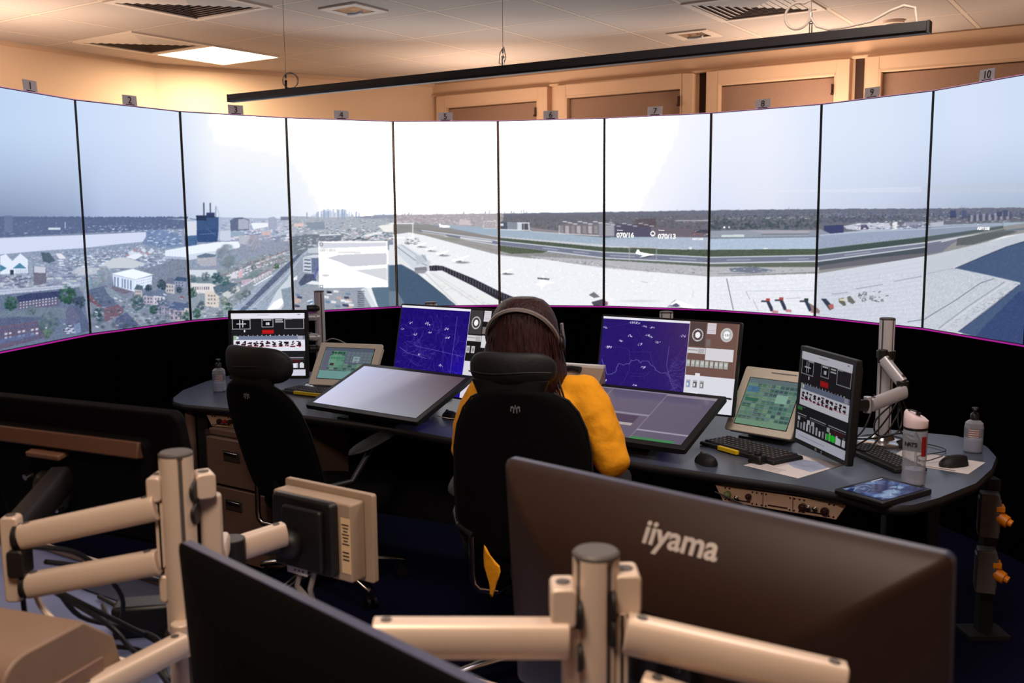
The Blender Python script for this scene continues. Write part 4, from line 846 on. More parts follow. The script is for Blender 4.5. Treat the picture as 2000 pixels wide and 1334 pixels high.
# ------------------------------------------------------------------ panels
TH = .045
def glow(c):  # the bright sky is far brighter than paper white
    t = np.clip((c.min(-1)-.93)/.07, 0, 1); return (1+2.2*t)[..., None]
place = {1: 'far left of the video wall, showing terraced houses', 2: 'showing the wide river and a white hotel block', 3: 'showing the dark blue mill and a railway', 4: 'showing a white outlined inset window', 5: 'showing the pier fence and parked aircraft',
         6: 'directly above the headset wearer, showing the apron', 7: 'showing wind readings and a landing jet', 8: 'showing two red tow vehicles on the apron', 9: 'showing clustered vehicles on the apron', 10: 'far right of the video wall, showing the blue dock'}
for k in range(10):
    a = Vector(BP[k]+(0,)); b = Vector(BP[k+1]+(0,)); d = (b-a); W = d.length; d.normalize(); yaw = math.atan2(d.y, d.x)
    c = (a+b)/2
    t = thing('video_wall_screen', 'tall lit screen numbered %d, %s' % (k+1, place[k+1]), 'display screen', (c.x, c.y, PZ0), (0, 0, yaw), 'tall panoramic screens of the curved video wall')
    H = PZ1-PZ0; g = .0085
    mb = MB(); mb.box((0, TH/2+.002, H/2), (W-.002, TH, H)); mb.build('screen_housing', 'bezel', t, smooth=0)
    f = homog([BS[k][1], BS[k+1][1], BS[k+1][0], BS[k][0]])
    vs = .605; nx = 176; ny = 215
    u = np.linspace(g/W, 1-g/W, nx); v = np.linspace(.004, vs, ny); U, V = np.meshgrid(u, v); SX, SY = f(U, V)
    c1 = lin(PC.sample(SX.ravel(), SY.ravel())).reshape(ny, nx, 3); c1 = c1*glow(c1)
    P1 = np.stack([(U-.5)*W, np.full_like(U, -.001), V*H], -1)
    u2 = np.linspace(g/W, 1-g/W, 19); v2 = np.linspace(vs, .996, 21); U2, V2 = np.meshgrid(u2, v2); SX, SY = f(U2, V2)
    c2 = lin(sky_col(SX, SY)); c2 = c2*glow(c2); P2 = np.stack([(U2-.5)*W, np.full_like(U2, -.001), V2*H], -1)
    me = grid_mesh('panorama', [(P1, c1, 0), (P2, c2, 1)], ['pan', 'pansky'])
    o = bpy.data.objects.new('picture', me); COL.objects.link(o); o.parent = t
    mb = MB(); mb.box((0, .004, -.0035), (W-.002, .012, .007)); mb.build('lower_glow_strip', 'pink', t, smooth=0)
    mb = MB(); mb.box((0, .004, H+.0012), (W-.002, .012, .0024)); mb.build('upper_edge_strip', 'pinktop', t, smooth=0)
    # captions that the system overlays on the picture
    def cap(s, u, v, size, bold=.0006): text(s, size, emis('caption_white', (255, 255, 255), 1.) if 'capw' not in M else M['capw'], 'caption', t, ((u-.5)*W, -.004, v*H), ext=.0004, bold=bold, align='LEFT')
    if k == 0: M['capw'] = emis('caption_white', (255, 255, 255), 1., sample=False)
    if k == 6:
        text('070/16', .042, 'capw', 'caption', t, ((.125-.5)*W, -.004, .383*H), ext=.0004, bold=.0016, align='LEFT')
        text('070/13', .042, 'capw', 'caption', t, ((.525-.5)*W, -.004, .377*H), ext=.0004, bold=.0016, align='LEFT')
        text('ABV1508', .018, 'capw', 'caption', t, ((.845-.5)*W, -.004, .364*H), ext=.0004, bold=.0006, align='LEFT')
        mb = MB()
        for q in range(9): an = q*.7; mb.box((-.5*W+W*.475+.013*math.cos(an), -.003, .392*H+.014*math.sin(an)), (.009, .001, .007), (0, an, 0))
        mb.box((-.5*W+W*.475, -.003, .384*H), (.022, .001, .006)); mb.build('wind_symbol', 'capw', t, smooth=0)
        for uu in (.13, .53):
            mb = MB(); mb.box(((uu-.5)*W+.004, -.003, .411*H), (.006, .001, .006)); mb.box(((uu-.5)*W+.024, -.003, .410*H), (.028, .001, .004)); mb.build('caption_mark', 'capw', t, smooth=0)
    if k == 9: text('ABV1508', .021, 'capw', 'caption', t, ((.52-.5)*W, -.004, .432*H), ext=.0004, bold=.0007, align='LEFT'); mb = MB(); mb.box(((.525-.5)*W, -.003, .447*H), (.005, .001, .004)); mb.build('caption_mark', 'capw', t, smooth=0)
    # number sign standing on the top edge
    n = k+1; su = {1: .53, 2: .505, 3: .515, 4: .51, 5: .50, 6: .50, 7: .48, 8: .48, 9: .468, 10: .52}[n]-.5
    sp = c+d*(su*W)
    sg = thing('number_sign', 'small grey sign numbered %d standing on top of a video wall screen' % n, 'sign', (sp.x, sp.y, PZ1+.0025), (0, 0, yaw), 'number signs on top of the video wall')
    mb = MB(); mb.box((0, .006, .027), (.096, .003, .054), (R(-4), 0, 0)); mb.build('sign_plate', 'sign', sg, smooth=0)
    mb = MB(); mb.box((0, .012, .003), (.06, .02, .006)); mb.build('sign_foot', 'black', sg)
    text(str(n), .052, 'inkblack', 'numeral', sg, (0, .0035, .026), (R(86), 0, 0), ext=.0008)

# black cloth skirt under and beyond the screens
for k in range(-1, 11):
    if k == -1: a = Vector((-2.36, 3.75, 0)); b = Vector(BP[0]+(0,))
    elif k == 10: a = Vector(BP[10]+(0,)); b = Vector((2.36, 3.7, 0))
    else: a = Vector(BP[k]+(0,)); b = Vector(BP[k+1]+(0,))
    d = (b-a).normalized(); n = Vector((-d.y, d.x, 0)); a = a+n*.02-d*.012; b = b+n*.02+d*.012
    cc = (a+b)/2; L = (b-a).length
    mb = MB(); mb.box((0, .01, .498), (L, .02, .995))
    for i in range(4): mb.box(((i-1.5)*L/4, -.002, .498), (L/4-.012, .008, .985))
    o = mb.build('cloth_skirt', 'skirt', smooth=0); o.location = (cc.x, cc.y, 0); o.rotation_euler = (0, 0, math.atan2(d.y, d.x))
    tag(o, 'black cloth skirt hanging to the floor under the curved video wall', 'skirt', 'black skirts below the video wall')
# ================================================================== CONSOLE DESK
DZ = .73
front = [(-1.679, 4.744), (-1.640, 4.64), (-1.566, 4.571), (-1.343, 4.476), (-.921, 4.285), (-.55, 4.06), (-.208, 3.803), (.12, 3.60), (.426, 3.435), (.745, 3.226), (.937, 3.107), (1.031, 3.025), (1.100, 2.925), (1.150, 2.880), (1.220, 2.885), (1.331, 2.955), (1.523, 3.115), (1.66, 3.29), (1.755, 3.45), (1.795, 3.60), (1.80, 3.70)]
back = [(1.76, 3.79), (1.67, 3.84), (1.50, 3.93), (1.1, 4.10), (.75, 4.28), (.25, 4.60), (-.25, 4.98), (-.65, 5.28), (-1.05, 5.5), (-1.40, 5.52), (-1.58, 5.42), (-1.66, 5.22), (-1.70, 4.95)]
outline = front+back
desk = thing('console_desk', 'long curved grey console desk with dark rounded edge, facing the video wall', 'desk', (0, 0, 0))
mb = MB(); mb.prism(outline, DZ-.006, DZ); mb.build('desk_top', 'desk', desk, smooth=0)
def inset(pts, k):
    c = Vector((sum(p[0] for p in pts)/len(pts), sum(p[1] for p in pts)/len(pts)))
    out = []
    n = len(pts)
    for i in range(n):
        a = Vector(pts[i-1]); b = Vector(pts[(i+1) % n]); t = (b-a).normalized(); nn = Vector((-t.y, t.x))
        out.append((pts[i][0]+nn.x*k, pts[i][1]+nn.y*k))
    return out
mb = MB()
oa = inset(outline, -.004); n = len(oa)
prof = [(0., -.002), (-.006, -.010), (-.006, -.024), (.006, -.036), (.03, -.042)]
rings = []
for k, dz in prof: rings.append([(p[0], p[1], DZ+dz) for p in inset(outline, k)])
vs = [p for r in rings for p in r]; fs = []
for j in range(len(rings)-1):
    for i in range(n): fs.append((j*n+i, j*n+(i+1) % n, (j+1)*n+(i+1) % n, (j+1)*n+i))
fs.append(tuple(range((len(rings)-1)*n, len(rings)*n)))
mb.add(vs, fs); mb.build('desk_edge', 'deskedge', desk, smooth=60)
def panel(x0, y0, x1, y1, z0, z1, t, name, m):
    a = Vector((x0, y0, 0)); b = Vector((x1, y1, 0)); mb = MB(); mb.beam(a+Vector((0, 0, (z0+z1)/2)), b+Vector((0, 0, (z0+z1)/2)), t, z1-z0); return mb.build(name, m, desk, bevel=.003)
panel(1.50, 3.80, 1.40, 3.14, .02, .688, .04, 'desk_leg', 'deskdark')
panel(-1.55, 5.30, -1.50, 4.62, .02, .688, .05, 'desk_leg', 'deskdark')
panel(.18, 4.4, -.02, 3.95, .02, .688, .04, 'desk_leg', 'deskdark')
panel(-1.5, 5.2, 1.45, 3.72, .12, .688, .02, 'modesty_panel', 'deskdark')
mb = MB(); mb.box((1.46, 3.46, .02), (.07, .78, .04), (0, 0, R(-8))); mb.build('desk_foot', 'deskdark', desk, bevel=.006)
mb = MB(); mb.box((-1.52, 4.96, .02), (.07, .8, .04)); mb.build('desk_foot', 'deskdark', desk, bevel=.006)
mb = MB(); mb.cyl((-1.565, 4.64, .0), (-1.565, 4.64, .688), .024); mb.build('round_leg', 'cab', desk)

# cream connector strips hung under the desk front
def strip(label, x0, y0, x1, y1, knobs):
    a = Vector((x0, y0)); b = Vector((x1, y1)); L = (b-a).length; yaw = math.atan2(b.y-a.y, b.x-a.x)
    t = thing('connector_strip', label, 'connector strip', ((x0+x1)/2, (y0+y1)/2, DZ-.042-.030), (0, 0, yaw), 'cream connector strips under the console desk')
    mb = MB(); pts = [(-L/2+.03, -.028), (L/2-.03, -.028), (L/2, .026), (-L/2, .026)]
    mb.prism([(x, z) for x, z in pts], 0, .012, 'y'); mb.box((0, .03, .024), (L*.9, .06, .006)); mb.build('strip_plate', 'strip', t, bevel=.0015)
    s = MB()
    for k in range(4):
        x = -L/2+.07+k*(L-.14)/3
        if k in (1, 2): s.box((x, -.0008, 0), (.002, .0016, .05))
    for k in range(3):
        c = -L/2+.03+(k+.5)*(L-.06)/3
        for dx in (-.075, -.055, .055, .075):
            for z in (-.020, .020): s.cyl((c+dx*L/.6, -.002, z), (c+dx*L/.6, .002, z), .003, n=8)
        s.box((c, -.001, -.016), (.09*L/.6, .002, .004))
    s.build('strip_screws', 'screw', t)
    for x, z, r, m in knobs:
        k = MB(); k.cyl((x, -.014, z), (x, 0, z), r, n=16); k.cyl((x, -.02, z), (x, -.014, z), r*.6, n=14); k.build('socket', m, t, bevel=.001)
    return t
strip('cream connector strip with round sockets under the right half of the desk', .70, 3.285, 1.07, 3.035, [(-.175, .0, .012, 'green'), (-.142, -.006, .008, 'chrome'), (-.10, .004, .010, 'screw'), (.085, -.002, .013, 'screw'), (.104, .0, .009, 'chrome'), (.126, .0, .009, 'chrome'), (.158, -.004, .013, 'screw')])
strip('cream connector strip above the filing cabinet at the left end of the desk', -1.46, 4.555, -1.07, 4.40, [(-.13, 0, .012, 'screw'), (-.10, 0, .010, 'red'), (-.07, 0, .012, 'screw'), (-.04, 0, .010, 'screw'), (.05, 0, .012, 'screw')])

# filing cabinet
cy = R(-33.5); cc = Vector((-1.45, 4.50, 0))+Vector((math.cos(cy), math.sin(cy), 0))*.21
fc = thing('filing_cabinet', 'brown metal three drawer filing cabinet under the left end of the desk', 'cabinet', (cc.x, cc.y, 0), (0, 0, cy))
mb = MB(); mb.box((0, .27, .318), (.42, .50, .62)); mb.build('cabinet_body', 'cab', fc, bevel=.003)
for k, (z0, z1, nm) in enumerate(((.375, .595, 'drawer'), (.115, .362, 'drawer'), (.015, .102, 'drawer'))):
    d = MB(); d.box((0, .005, (z0+z1)/2), (.39, .03, z1-z0)); dr_ = d.build(nm, 'cab', fc, bevel=.004)
    g = MB(); g.box((0, .0195, z1+.0045), (.40, .004, .006)); g.build('drawer_gap', 'cabdark', fc)
    if z1-z0 > .1:
        h = MB(); h.box((-.02, -.012, z1-.075), (.11, .006, .05)); h.build('handle_recess', 'cabdark', dr_, bevel=.002)
        h = MB(); h.box((-.02, -.017, z1-.064), (.09, .008, .014)); h.build('handle', 'chrome', dr_, bevel=.002)
mb = MB(); mb.box((-.206, .006, .318), (.008, .02, .61)); mb.build('cabinet_edge', 'cabdark', fc)

# socket boxes at the right end of the desk
for k, (x, y, z, lab) in enumerate(((1.765, 3.50, .50, 'grey socket box with an orange plug, upper of the two at the desk end'), (1.765, 3.50, .285, 'grey socket box with an orange plug, lower of the two at the desk end'))):
    t = thing('socket_box', lab, 'socket box', (x, y, z), (0, 0, R(-20)), 'grey socket boxes at the right desk end')
    mb = MB(); mb.box((0, 0, 0), (.07, .07, .165), taper=(.94, .94)); mb.box((.0, 0, .0), (.076, .06, .13)); mb.build('socket_housing', 'greybox', t, bevel=.005)
    mb = MB(); mb.cyl((.03, -.01, -.005), (.062, -.028, -.018), .026, .022, n=16); mb.cyl((.05, -.02, -.01), (.075, -.03, -.022), .014, n=12); mb.box((.035, -.01, .03), (.03, .05, .02)); mb.build('orange_plug', 'orangeplug', t, bevel=.002)
t = thing('socket_post', 'dark upright post carrying the two grey socket boxes', 'post', (1.80, 3.565, 0)); mb = MB(); mb.box((0, 0, .31), (.05, .05, .62)); mb.box((0, .0, .01), (.16, .12, .02)); mb.build('post_body', 'deskdark', t, bevel=.003)

# ================================================================== SCREENS' PICTURES
def cv_status(dim=1.):
    c = Canvas(230, 196, bg=(24, 24, 28))
    W = (228, 226, 238)
    c.rect(0, 0, 1, .085, W); c.line([(.36, .03), (.52, .03)], .006, (150, 150, 160)); c.rect(.9, .02, .94, .03, (90, 90, 100))
    c.rect(.0, .085, 1, .36, (26, 25, 28)); c.frame(.02, .09, .26, .25, .007, (196, 194, 200)); c.rect(.03, .10, .25, .24, (12, 12, 14))
    c.line([(.08, .17), (.20, .17)], .012, W); c.line([(.12, .11), (.12, .23)], .010, W); c.line([(.16, .12), (.16, .22)], .010, W); c.rect(.15, .085, .26, .105, (170, 170, 176))
    c.frame(.42, .09, .57, .22, .007, (190, 188, 196)); c.rect(.43, .10, .56, .21, (10, 10, 12)); c.rect(.44, .10, .55, .118, (206, 206, 214)); c.rect(.475, .15, .52, .19, (216, 214, 220)); c.line([(.49, .15), (.49, .19)], .006, (60, 60, 60))
    c.rect(.60, .10, .70, .115, (190, 190, 196)); c.rect(.60, .132, .71, .146, (190, 190, 196)); c.frame(.73, .09, .985, .25, .007, (200, 198, 206)); c.rect(.74, .10, .975, .24, (32, 31, 34)); c.rect(.73, .085, .83, .10, (160, 160, 168))
    c.rect(.42, .265, .58, .325, (176, 16, 22)); c.line([(.44, .295), (.56, .295)], .02, (206, 30, 30), .6); c.rect(.175, .265, .19, .30, (240, 236, 236))
    for i in range(14): c.rect(.11+.06*i+random.uniform(-.008, .008), .345, .12+.06*i, .36, (206, 206, 216))
    c.rect(.03, .36, 1, .425, (112, 122, 146)); c.rect(.03, .355, .08, .43, (150, 170, 150)); c.rect(.90, .36, .97, .42, (164, 160, 180)); c.rect(.07, .37, .1, .41, (216, 222, 226))
    c.rect(.03, .425, 1, .60, (226, 226, 238))
    for i in range(11):
        x = .07+.083*i
        for q in range(14):
            yy = .44+random.random()*.085; c.rect(x+random.uniform(-.022, .03), yy, x+random.uniform(.01, .05), yy+.016, random.choice([(30, 16, 20), (40, 18, 24), (70, 20, 30), (20, 14, 20)]))
        c.rect(x+.005, .52, x+.045, .532, (170, 24, 40), .7)
    c.line([(.1, .527), (.98, .527)], .005, (196, 60, 80), .6)
    c.rect(0, .60, 1, .70, (26, 26, 30)); c.rect(.0, .635, .10, .665, (50, 130, 60)); c.rect(0, .62, .16, .63, (120, 120, 124))
    for x0, x1 in ((0, .2), (.26, .60), (.64, .98)): c.rect(x0+.01, .705, x1, .715, (160, 160, 168)); c.rect(x0+.01, .728, x1, .733, (120, 120, 128))
    for i in range(15):
        x = .02+.065*i; h = random.uniform(.05, .09); c.rect(x, .86-h, x+.035, .872, (random.choice([(176, 176, 184), (206, 206, 212), (96, 96, 102), (150, 150, 158)])))
    c.rect(.62, .80, .68, .865, (20, 190, 30)); c.rect(.69, .80, .79, .865, (24, 214, 34)); c.rect(.81, .80, .88, .87, (220, 226, 240)); c.rect(.92, .80, .98, .87, (216, 216, 226)); c.rect(.74, .74, .94, .78, (66, 22, 26)); c.rect(.02, .74, .07, .78, (196, 196, 204)); c.rect(.22, .745, .28, .79, (206, 206, 212)); c.rect(.31, .745, .37, .79, (190, 190, 200)); c.rect(.62, .735, .68, .78, (180, 180, 186))
    c.rect(0, .90, 1, 1, (206, 208, 224)); c.line([(.1, .95), (.6, .95)], .006, (150, 150, 166))
    c.a *= dim; return c
def cv_radar(kind):
    c = Canvas(360, 216, bg=(34, 14, 116) if kind == 'L' else (40, 20, 112))
    gx = c.X[None, :]; gy = c.Y[:, None]; sx = .655
    if kind == 'L':
        c.a[:] = np.array((26, 8, 112)); c.noise(3, 0, 0, sx, 1, 6); c.a += (np.exp(-((gx-.62)/.12)**2)*np.exp(-((gy-.8)/.3)**2))[..., None]*np.array((6, 6, 50))
    else:
        c.a[:] = np.array((36, 18, 106)); k = np.clip((gx-.3)/.4, 0, 1)*np.clip(1.1-gy, 0, 1); c.a += k[..., None]*np.array((34, 26, -8)); c.noise(1.5, 0, 0, sx, 1, 4)
    LN = (112, 102, 184) if kind == 'L' else (104, 92, 166)
    def wob(x0, y0, x1, y1, n, am, w=.0022, a=.7):
        pts = []
        for i in range(n+1):
            t = i/n; pts.append((x0+(x1-x0)*t+random.uniform(-am, am)*.6, y0+(y1-y0)*t+random.uniform(-am, am)))
        c.line(pts, w, LN, a)
    if kind == 'L':
        for _ in range(44):
            cx, cy_, r = random.uniform(.02, .62), random.uniform(.1, .95), random.uniform(.04, .22); a0 = random.uniform(0, 6); c.line([(cx+r*.6*math.cos(a0+i*.14), cy_+r*math.sin(a0+i*.14)) for i in range(random.randint(6, 16))], .0022, LN, .55)
        for _ in range(16): wob(random.uniform(0, .5), random.uniform(.05, .95), random.uniform(.15, .65), random.uniform(.05, .95), 8, .02, .0018, .5)
        for _ in range(120): x = random.uniform(.05, .36); y = random.uniform(.40, .60); c.line([(x, y), (x+random.uniform(.01, .04), y+random.uniform(-.02, .02))], .0018, LN, .6)
        c.line([(.03, .50), (.12, .56), (.30, .60)], .005, (110, 100, 180), .8); c.line([(.18, .47), (.40, .50), (.63, .54)], .005, (104, 94, 180), .8); c.line([(.54, .1), (.54, .9)], .0035, LN, .8)
    else:
        cy_ = .60; pts = []
        ctrl = [(.02, .52), (.04, .58), (.07, .68), (.12, .67), (.14, .62), (.15, .55), (.19, .56), (.24, .53), (.25, .49), (.30, .49), (.32, .51), (.37, .49), (.41, .54), (.47, .61), (.54, .61)]
        for (a, b), (d, e) in zip(ctrl[:-1], ctrl[1:]):
            for i in range(4): t = i/4; pts.append((a+(d-a)*t+random.uniform(-.004, .004), b+(e-b)*t+random.uniform(-.01, .01)))
        c.line(pts, .0038, (120, 112, 186), .9)
        c.line([(.02, .36), (.2, .36), (.23, .40), (.38, .38), (.40, .46), (.42, .54)], .002, LN, .6); c.line([(.23, .40), (.24, .60), (.21, .74), (.18, .80), (.05, .82)], .002, LN, .6); c.line([(.25, .68), (.36, .67), (.40, .60)], .002, LN, .6); c.line([(.24, .64), (.36, .64)], .002, LN, .5)
        c.line([(.02, .14), (.2, .07), (.26, .04)], .002, LN, .5); c.line([(.27, .12), (.30, .2), (.38, .26), (.40, .2)], .002, LN, .5); c.line([(.52, .3), (.515, .52), (.56, .72), (.6, .80)], .004, LN, .8)
        for _ in range(60): x = random.uniform(.52, .63); y = random.uniform(.42, .80); c.line([(x, y), (x+random.uniform(.01, .05), y+random.uniform(-.04, .04))], .0022, LN, .6)
        for _ in range(14): wob(.52, .62, .65, random.uniform(.2, .9), 4, .02, .002, .5)
        c.line([(.1, .97), (.3, .92), (.5, .96)], .002, LN, .5)
    blips = [(.10, .20), (.03, .28), (.16, .33), (.26, .19), (.28, .21), (.30, .30), (.45, .24), (.47, .34), (.14, .80), (.38, .86), (.17, .97), (.23, .56), (.44, .66)] if kind == 'L' else [(.22, .055), (.25, .055), (.27, .06), (.02, .13), (.38, .10), (.32, .09), (.22, .21), (.35, .19), (.37, .20), (.155, .28), (.30, .30), (.43, .26), (.055, .36), (.07, .365), (.34, .565), (.055, .75), (.13, .83), (.29, .78), (.56, .82), (.61, .17)]
    for x, y in blips:
        for i in range(7): xx = x+random.uniform(-.014, .018); yy = y+random.uniform(-.012, .012); c.rect(xx, yy, xx+random.uniform(.003, .008), yy+.007, (224, 218, 246), .9)
        c.line([(x-.016, y+.008), (x, y-.01), (x+.016, y+.008)], .0026, (180, 170, 226), .8)
    c.rect(0, 0, sx, .026, (236, 234, 244)); c.line([(sx, 0), (sx, 1)], .004, (214, 206, 230))
    BG = (18, 16, 18) if kind == 'L' else (112, 82, 74)
    c.rect(sx, 0, 1, .60, BG); x0 = sx
    def X(u): return x0+(1-x0)*u
    c.rect(X(.02), .01, X(.34), .28, (60, 56, 58) if kind == 'L' else (82, 66, 64))
    c.disc(X(.18), .15, .040, .072, (206, 204, 208), .9, inner=.84); c.disc(X(.18), .15, .019, .036, (246, 246, 246), 1, .1)
    for i in range(16): a = i*6.283/16; c.line([(X(.18)+.030*math.cos(a), .15+.054*math.sin(a)), (X(.18)+.036*math.cos(a), .15+.064*math.sin(a))], .003, (226, 224, 226))
    c.rect(X(.36), .01, X(.54), .13, (216, 208, 214)); [c.line([(X(.38), .03+.02*i), (X(.52), .03+.02*i)], .003, (140, 130, 140), .7) for i in range(5)]
    c.rect(X(.36), .19, X(.45), .27, (120, 108, 104)); c.rect(X(.0), .29, X(.36), .355, (206, 204, 206)); c.rect(X(.22), .30, X(.34), .35, (176, 172, 176)); c.rect(X(.37), .285, X(.93), .42, (216, 214, 220)); [c.line([(X(.02+.05*i), .32), (X(.045+.05*i), .32)], .008, (110, 104, 110), .7) for i in range(4)]
    if kind == 'R':
        c.disc(X(.76), .13, .044, .082, (214, 208, 208), 1, .12); c.disc(X(.76), .13, .036, .068, (176, 176, 176), 1, .1); c.disc(X(.76), .13, .024, .046, (250, 250, 250), 1, .1)
        for i in range(9): c.rect(X(.0+.095*i), .43, X(.075+.095*i), .505, (168, 172, 168)); c.rect(X(.015+.095*i), .445, X(.06+.095*i), .475, (210, 214, 212), .7)
        c.rect(0 if False else X(0), .60, 1, 1, (222, 222, 232)); c.rect(X(.20), .575, X(.30), .61, (232, 228, 234))
        for i, col in enumerate(((120, 150, 196), (96, 90, 96), (120, 120, 118))): c.rect(X(.03+.14*i), .655, X(.12+.14*i), .74, (176, 178, 182)); c.rect(X(.04+.14*i), .67, X(.11+.14*i), .73, col); c.rect(X(.05+.14*i), .69, X(.08+.14*i), .72, (226, 226, 230))
        c.line([(X(.3), .80), (X(.95), .82)], .012, (150, 152, 166), .7); c.line([(X(.7), .813), (X(.95), .822)], .02, (20, 20, 26)); c.rect(X(.97), 0, 1, .6, (126, 96, 84))
        c.rect(X(.0), .79, X(.3), .80, (240, 240, 246))
    else:
        for u in (.0, .13): c.rect(X(u+.01), .41, X(u+.10), .49, (190, 188, 190)); c.rect(X(u+.03), .43, X(u+.08), .47, (140, 138, 142))
        c.rect(X(0), .585, 1, 1, (216, 212, 222))
    return c
def cv_beige(kind):
    c = Canvas(150, 130, bg=(96, 124, 116)); k = 1.0
    c.rect(0, 0, 1, .1, (92, 108, 112))
    for i in range(11):
        for j in range(9):
            if random.random() < .85:
                x = .02+i*.089; y = .11+j*.088; col = random.choice([(70, 104, 96), (84, 120, 104), (62, 90, 88), (110, 140, 118), (96, 116, 112), (72, 88, 96)]); c.rect(x, y, x+.078, y+.07, col)
                if random.random() < .6: c.line([(x+.015, y+.035), (x+.06, y+.035)], .012, [v*.6 for v in col], .8)
    if kind == 'L':
        c.rect(.0, .0, 1, .1, (80, 88, 104)); c.rect(.02, .1, .14, .75, (96, 96, 116)); c.rect(.46, .1, .98, .5, (84, 94, 110))
        for i in range(5):
            for j in range(2): c.rect(.16+i*.056, .13+j*.17, .205+i*.056, .2+j*.17, (28, 78, 60)); 
        c.rect(.15, .25, .44, .62, (104, 170, 134), .5); c.rect(.62, .28, .76, .46, (150, 176, 176)); c.rect(.0, .75, 1, 1, (108, 150, 146)); c.rect(.18, .5, .26, .58, (70, 40, 50))
        for i in range(6):
            for j in range(4): c.rect(.48+i*.085, .12+j*.09, .55+i*.085, .19+j*.09, (104, 116, 124), .8)
    else:
        for j in range(9): c.line([(.03, .15+j*.088), (.5, .15+j*.088)], .02, (124, 142, 92), .5)
        c.rect(.02, .18, .25, .3, (60, 104, 150), .7); c.rect(.62, .3, .84, .48, (132, 170, 152), .9); c.rect(.05, .42, .3, .5, (40, 92, 74), .8); c.rect(0, .88, 1, 1, (110, 144, 116), .8)
    return c
def cv_touch(kind):
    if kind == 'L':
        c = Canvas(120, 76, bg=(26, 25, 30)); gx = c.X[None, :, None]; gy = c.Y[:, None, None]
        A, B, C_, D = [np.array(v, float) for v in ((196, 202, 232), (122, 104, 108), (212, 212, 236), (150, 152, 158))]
        c.a[:] = (A*(1-gx)+B*gx)*(1-gy)+(C_*(1-gx)+D*gx)*gy  # viewing-angle fade, lamp sheen and streaks are painted into the picture
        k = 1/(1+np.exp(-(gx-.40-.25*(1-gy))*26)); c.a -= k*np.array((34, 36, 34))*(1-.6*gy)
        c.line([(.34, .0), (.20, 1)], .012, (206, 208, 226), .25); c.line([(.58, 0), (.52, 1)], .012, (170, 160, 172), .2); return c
    c = Canvas(230, 140, bg=(88, 80, 102)); c.noise(1.2, 0, 0, 1, 1, 1)
    LN = (150, 136, 152)
    c.rect(0, 0, 1, .03, (130, 120, 138)); c.line([(.66, .02), (.66, 1)], .004, LN); c.line([(.26, .02), (.26, 1)], .004, LN)
    c.rect(.26, .50, .66, .535, (134, 128, 146)); c.rect(.26, .55, .60, .70, (62, 48, 74)); c.rect(.26, .71, .60, .76, (168, 158, 154)); c.rect(.66, .03, 1, .055, (140, 128, 140)); c.rect(.66, .80, 1, .83, (150, 142, 158))
    c.rect(.0, .62, .26, .65, (134, 128, 146)); c.rect(.66, .95, .95, 1, (46, 120, 70)); 
    for i in range(6): c.rect(.30+i*.05, .90, .325+i*.05, .925, (210, 206, 214), .8)
    return c

# ================================================================== SCREENS ON THE DESK
def shell(t, w, h, th, m='bezel', r=.008, back=None):
    mb = MB(); mb.rbox(-w/2, w/2, 0, h, r, 0, th*.45); mb.rbox(-w/2+.02, w/2-.02, .02, h-.02, .02, th*.45, th*.8); mb.rbox(-w/2+.07, w/2-.07, .05, h-.06, .03, th*.8, th)
    return mb.build('screen_housing', m, t, bevel=.0015)
def monitor(name, label, cat, loc, yaw, tilt, w, h, th, bez, cv, m='bezel', mk='scr', r=.008, gain=1., bb=None, grp=None, extra=None):
    t = thing(name, label, cat, loc, (R(-tilt), 0, R(yaw)), grp)
    shell(t, w, h, th, m, r)
    bb = bez if bb is None else bb
    if cv: display(cv, t, -w/2+bez, w/2-bez, bb, h-bez, -.0012, mk, 'screen_picture', gain)
    return t
G2 = 'matching pairs of desk monitors'
mR = monitor('radar_monitor', 'large monitor with purple radar map and brown side column, right of the headset wearer', 'monitor', (.605, 3.915, .822), -34.5, 11, .625, .375, .05, .008, cv_radar('R'), gain=.95)
mL = monitor('radar_monitor', 'large monitor with dark blue radar map, left of the headset wearer', 'monitor', (-.315, 4.33, .800), -34.5, 13.5, .632, .415, .05, .008, cv_radar('L'))
text('11:33', .0125, 'inkblack', 'clock_digits', mR, (.254, -.0022, .320), ext=.0002, bold=.0002)
sR = monitor('status_monitor', 'black framed status monitor turned sideways at the right end, with green buttons', 'monitor', (1.086, 3.378, .768), -79, 3.2, .386, .362, .05, .018, cv_status(.8), gain=.75)
sL = monitor('status_monitor', 'black framed status monitor behind the empty chair, with a red bar', 'monitor', (-1.255, 4.956, .784), -.5, 5, .411, .355, .05, .016, cv_status())
mb = MB(); mb.box((-.02, -.0015, .009), (.012, .002, .009)); mb.box((.02, -.0015, .009), (.006, .002, .009)); mb.build('control_buttons', 'logodim', sR)
mb = MB(); mb.box((.17, -.0015, .008), (.006, .002, .003)); mb.build('control_buttons', 'logodim', sL)
tR = monitor('touch_display', 'large black table-top touch display showing a dark grid, right of the headset wearer', 'touch screen', (.335, 3.548, .789), -34.7, 71, .66, .40, .045, .026, cv_touch('R'), mk='touchscr', gain=1.)
tL = monitor('touch_display', 'large black table-top touch display with a pale sheen painted into its picture, in front of the empty chair', 'touch screen', (-.655, 4.06, .787), -36.0, 70, .66, .40, .045, .026, cv_touch('L'), mk='scr')
for t in (tR, tL):
    mb = MB(); mb.box((0, .07, .13), (.30, .10, .12), taper=(.8, .5)); mb.build('stand_block', 'black', t, bevel=.004)
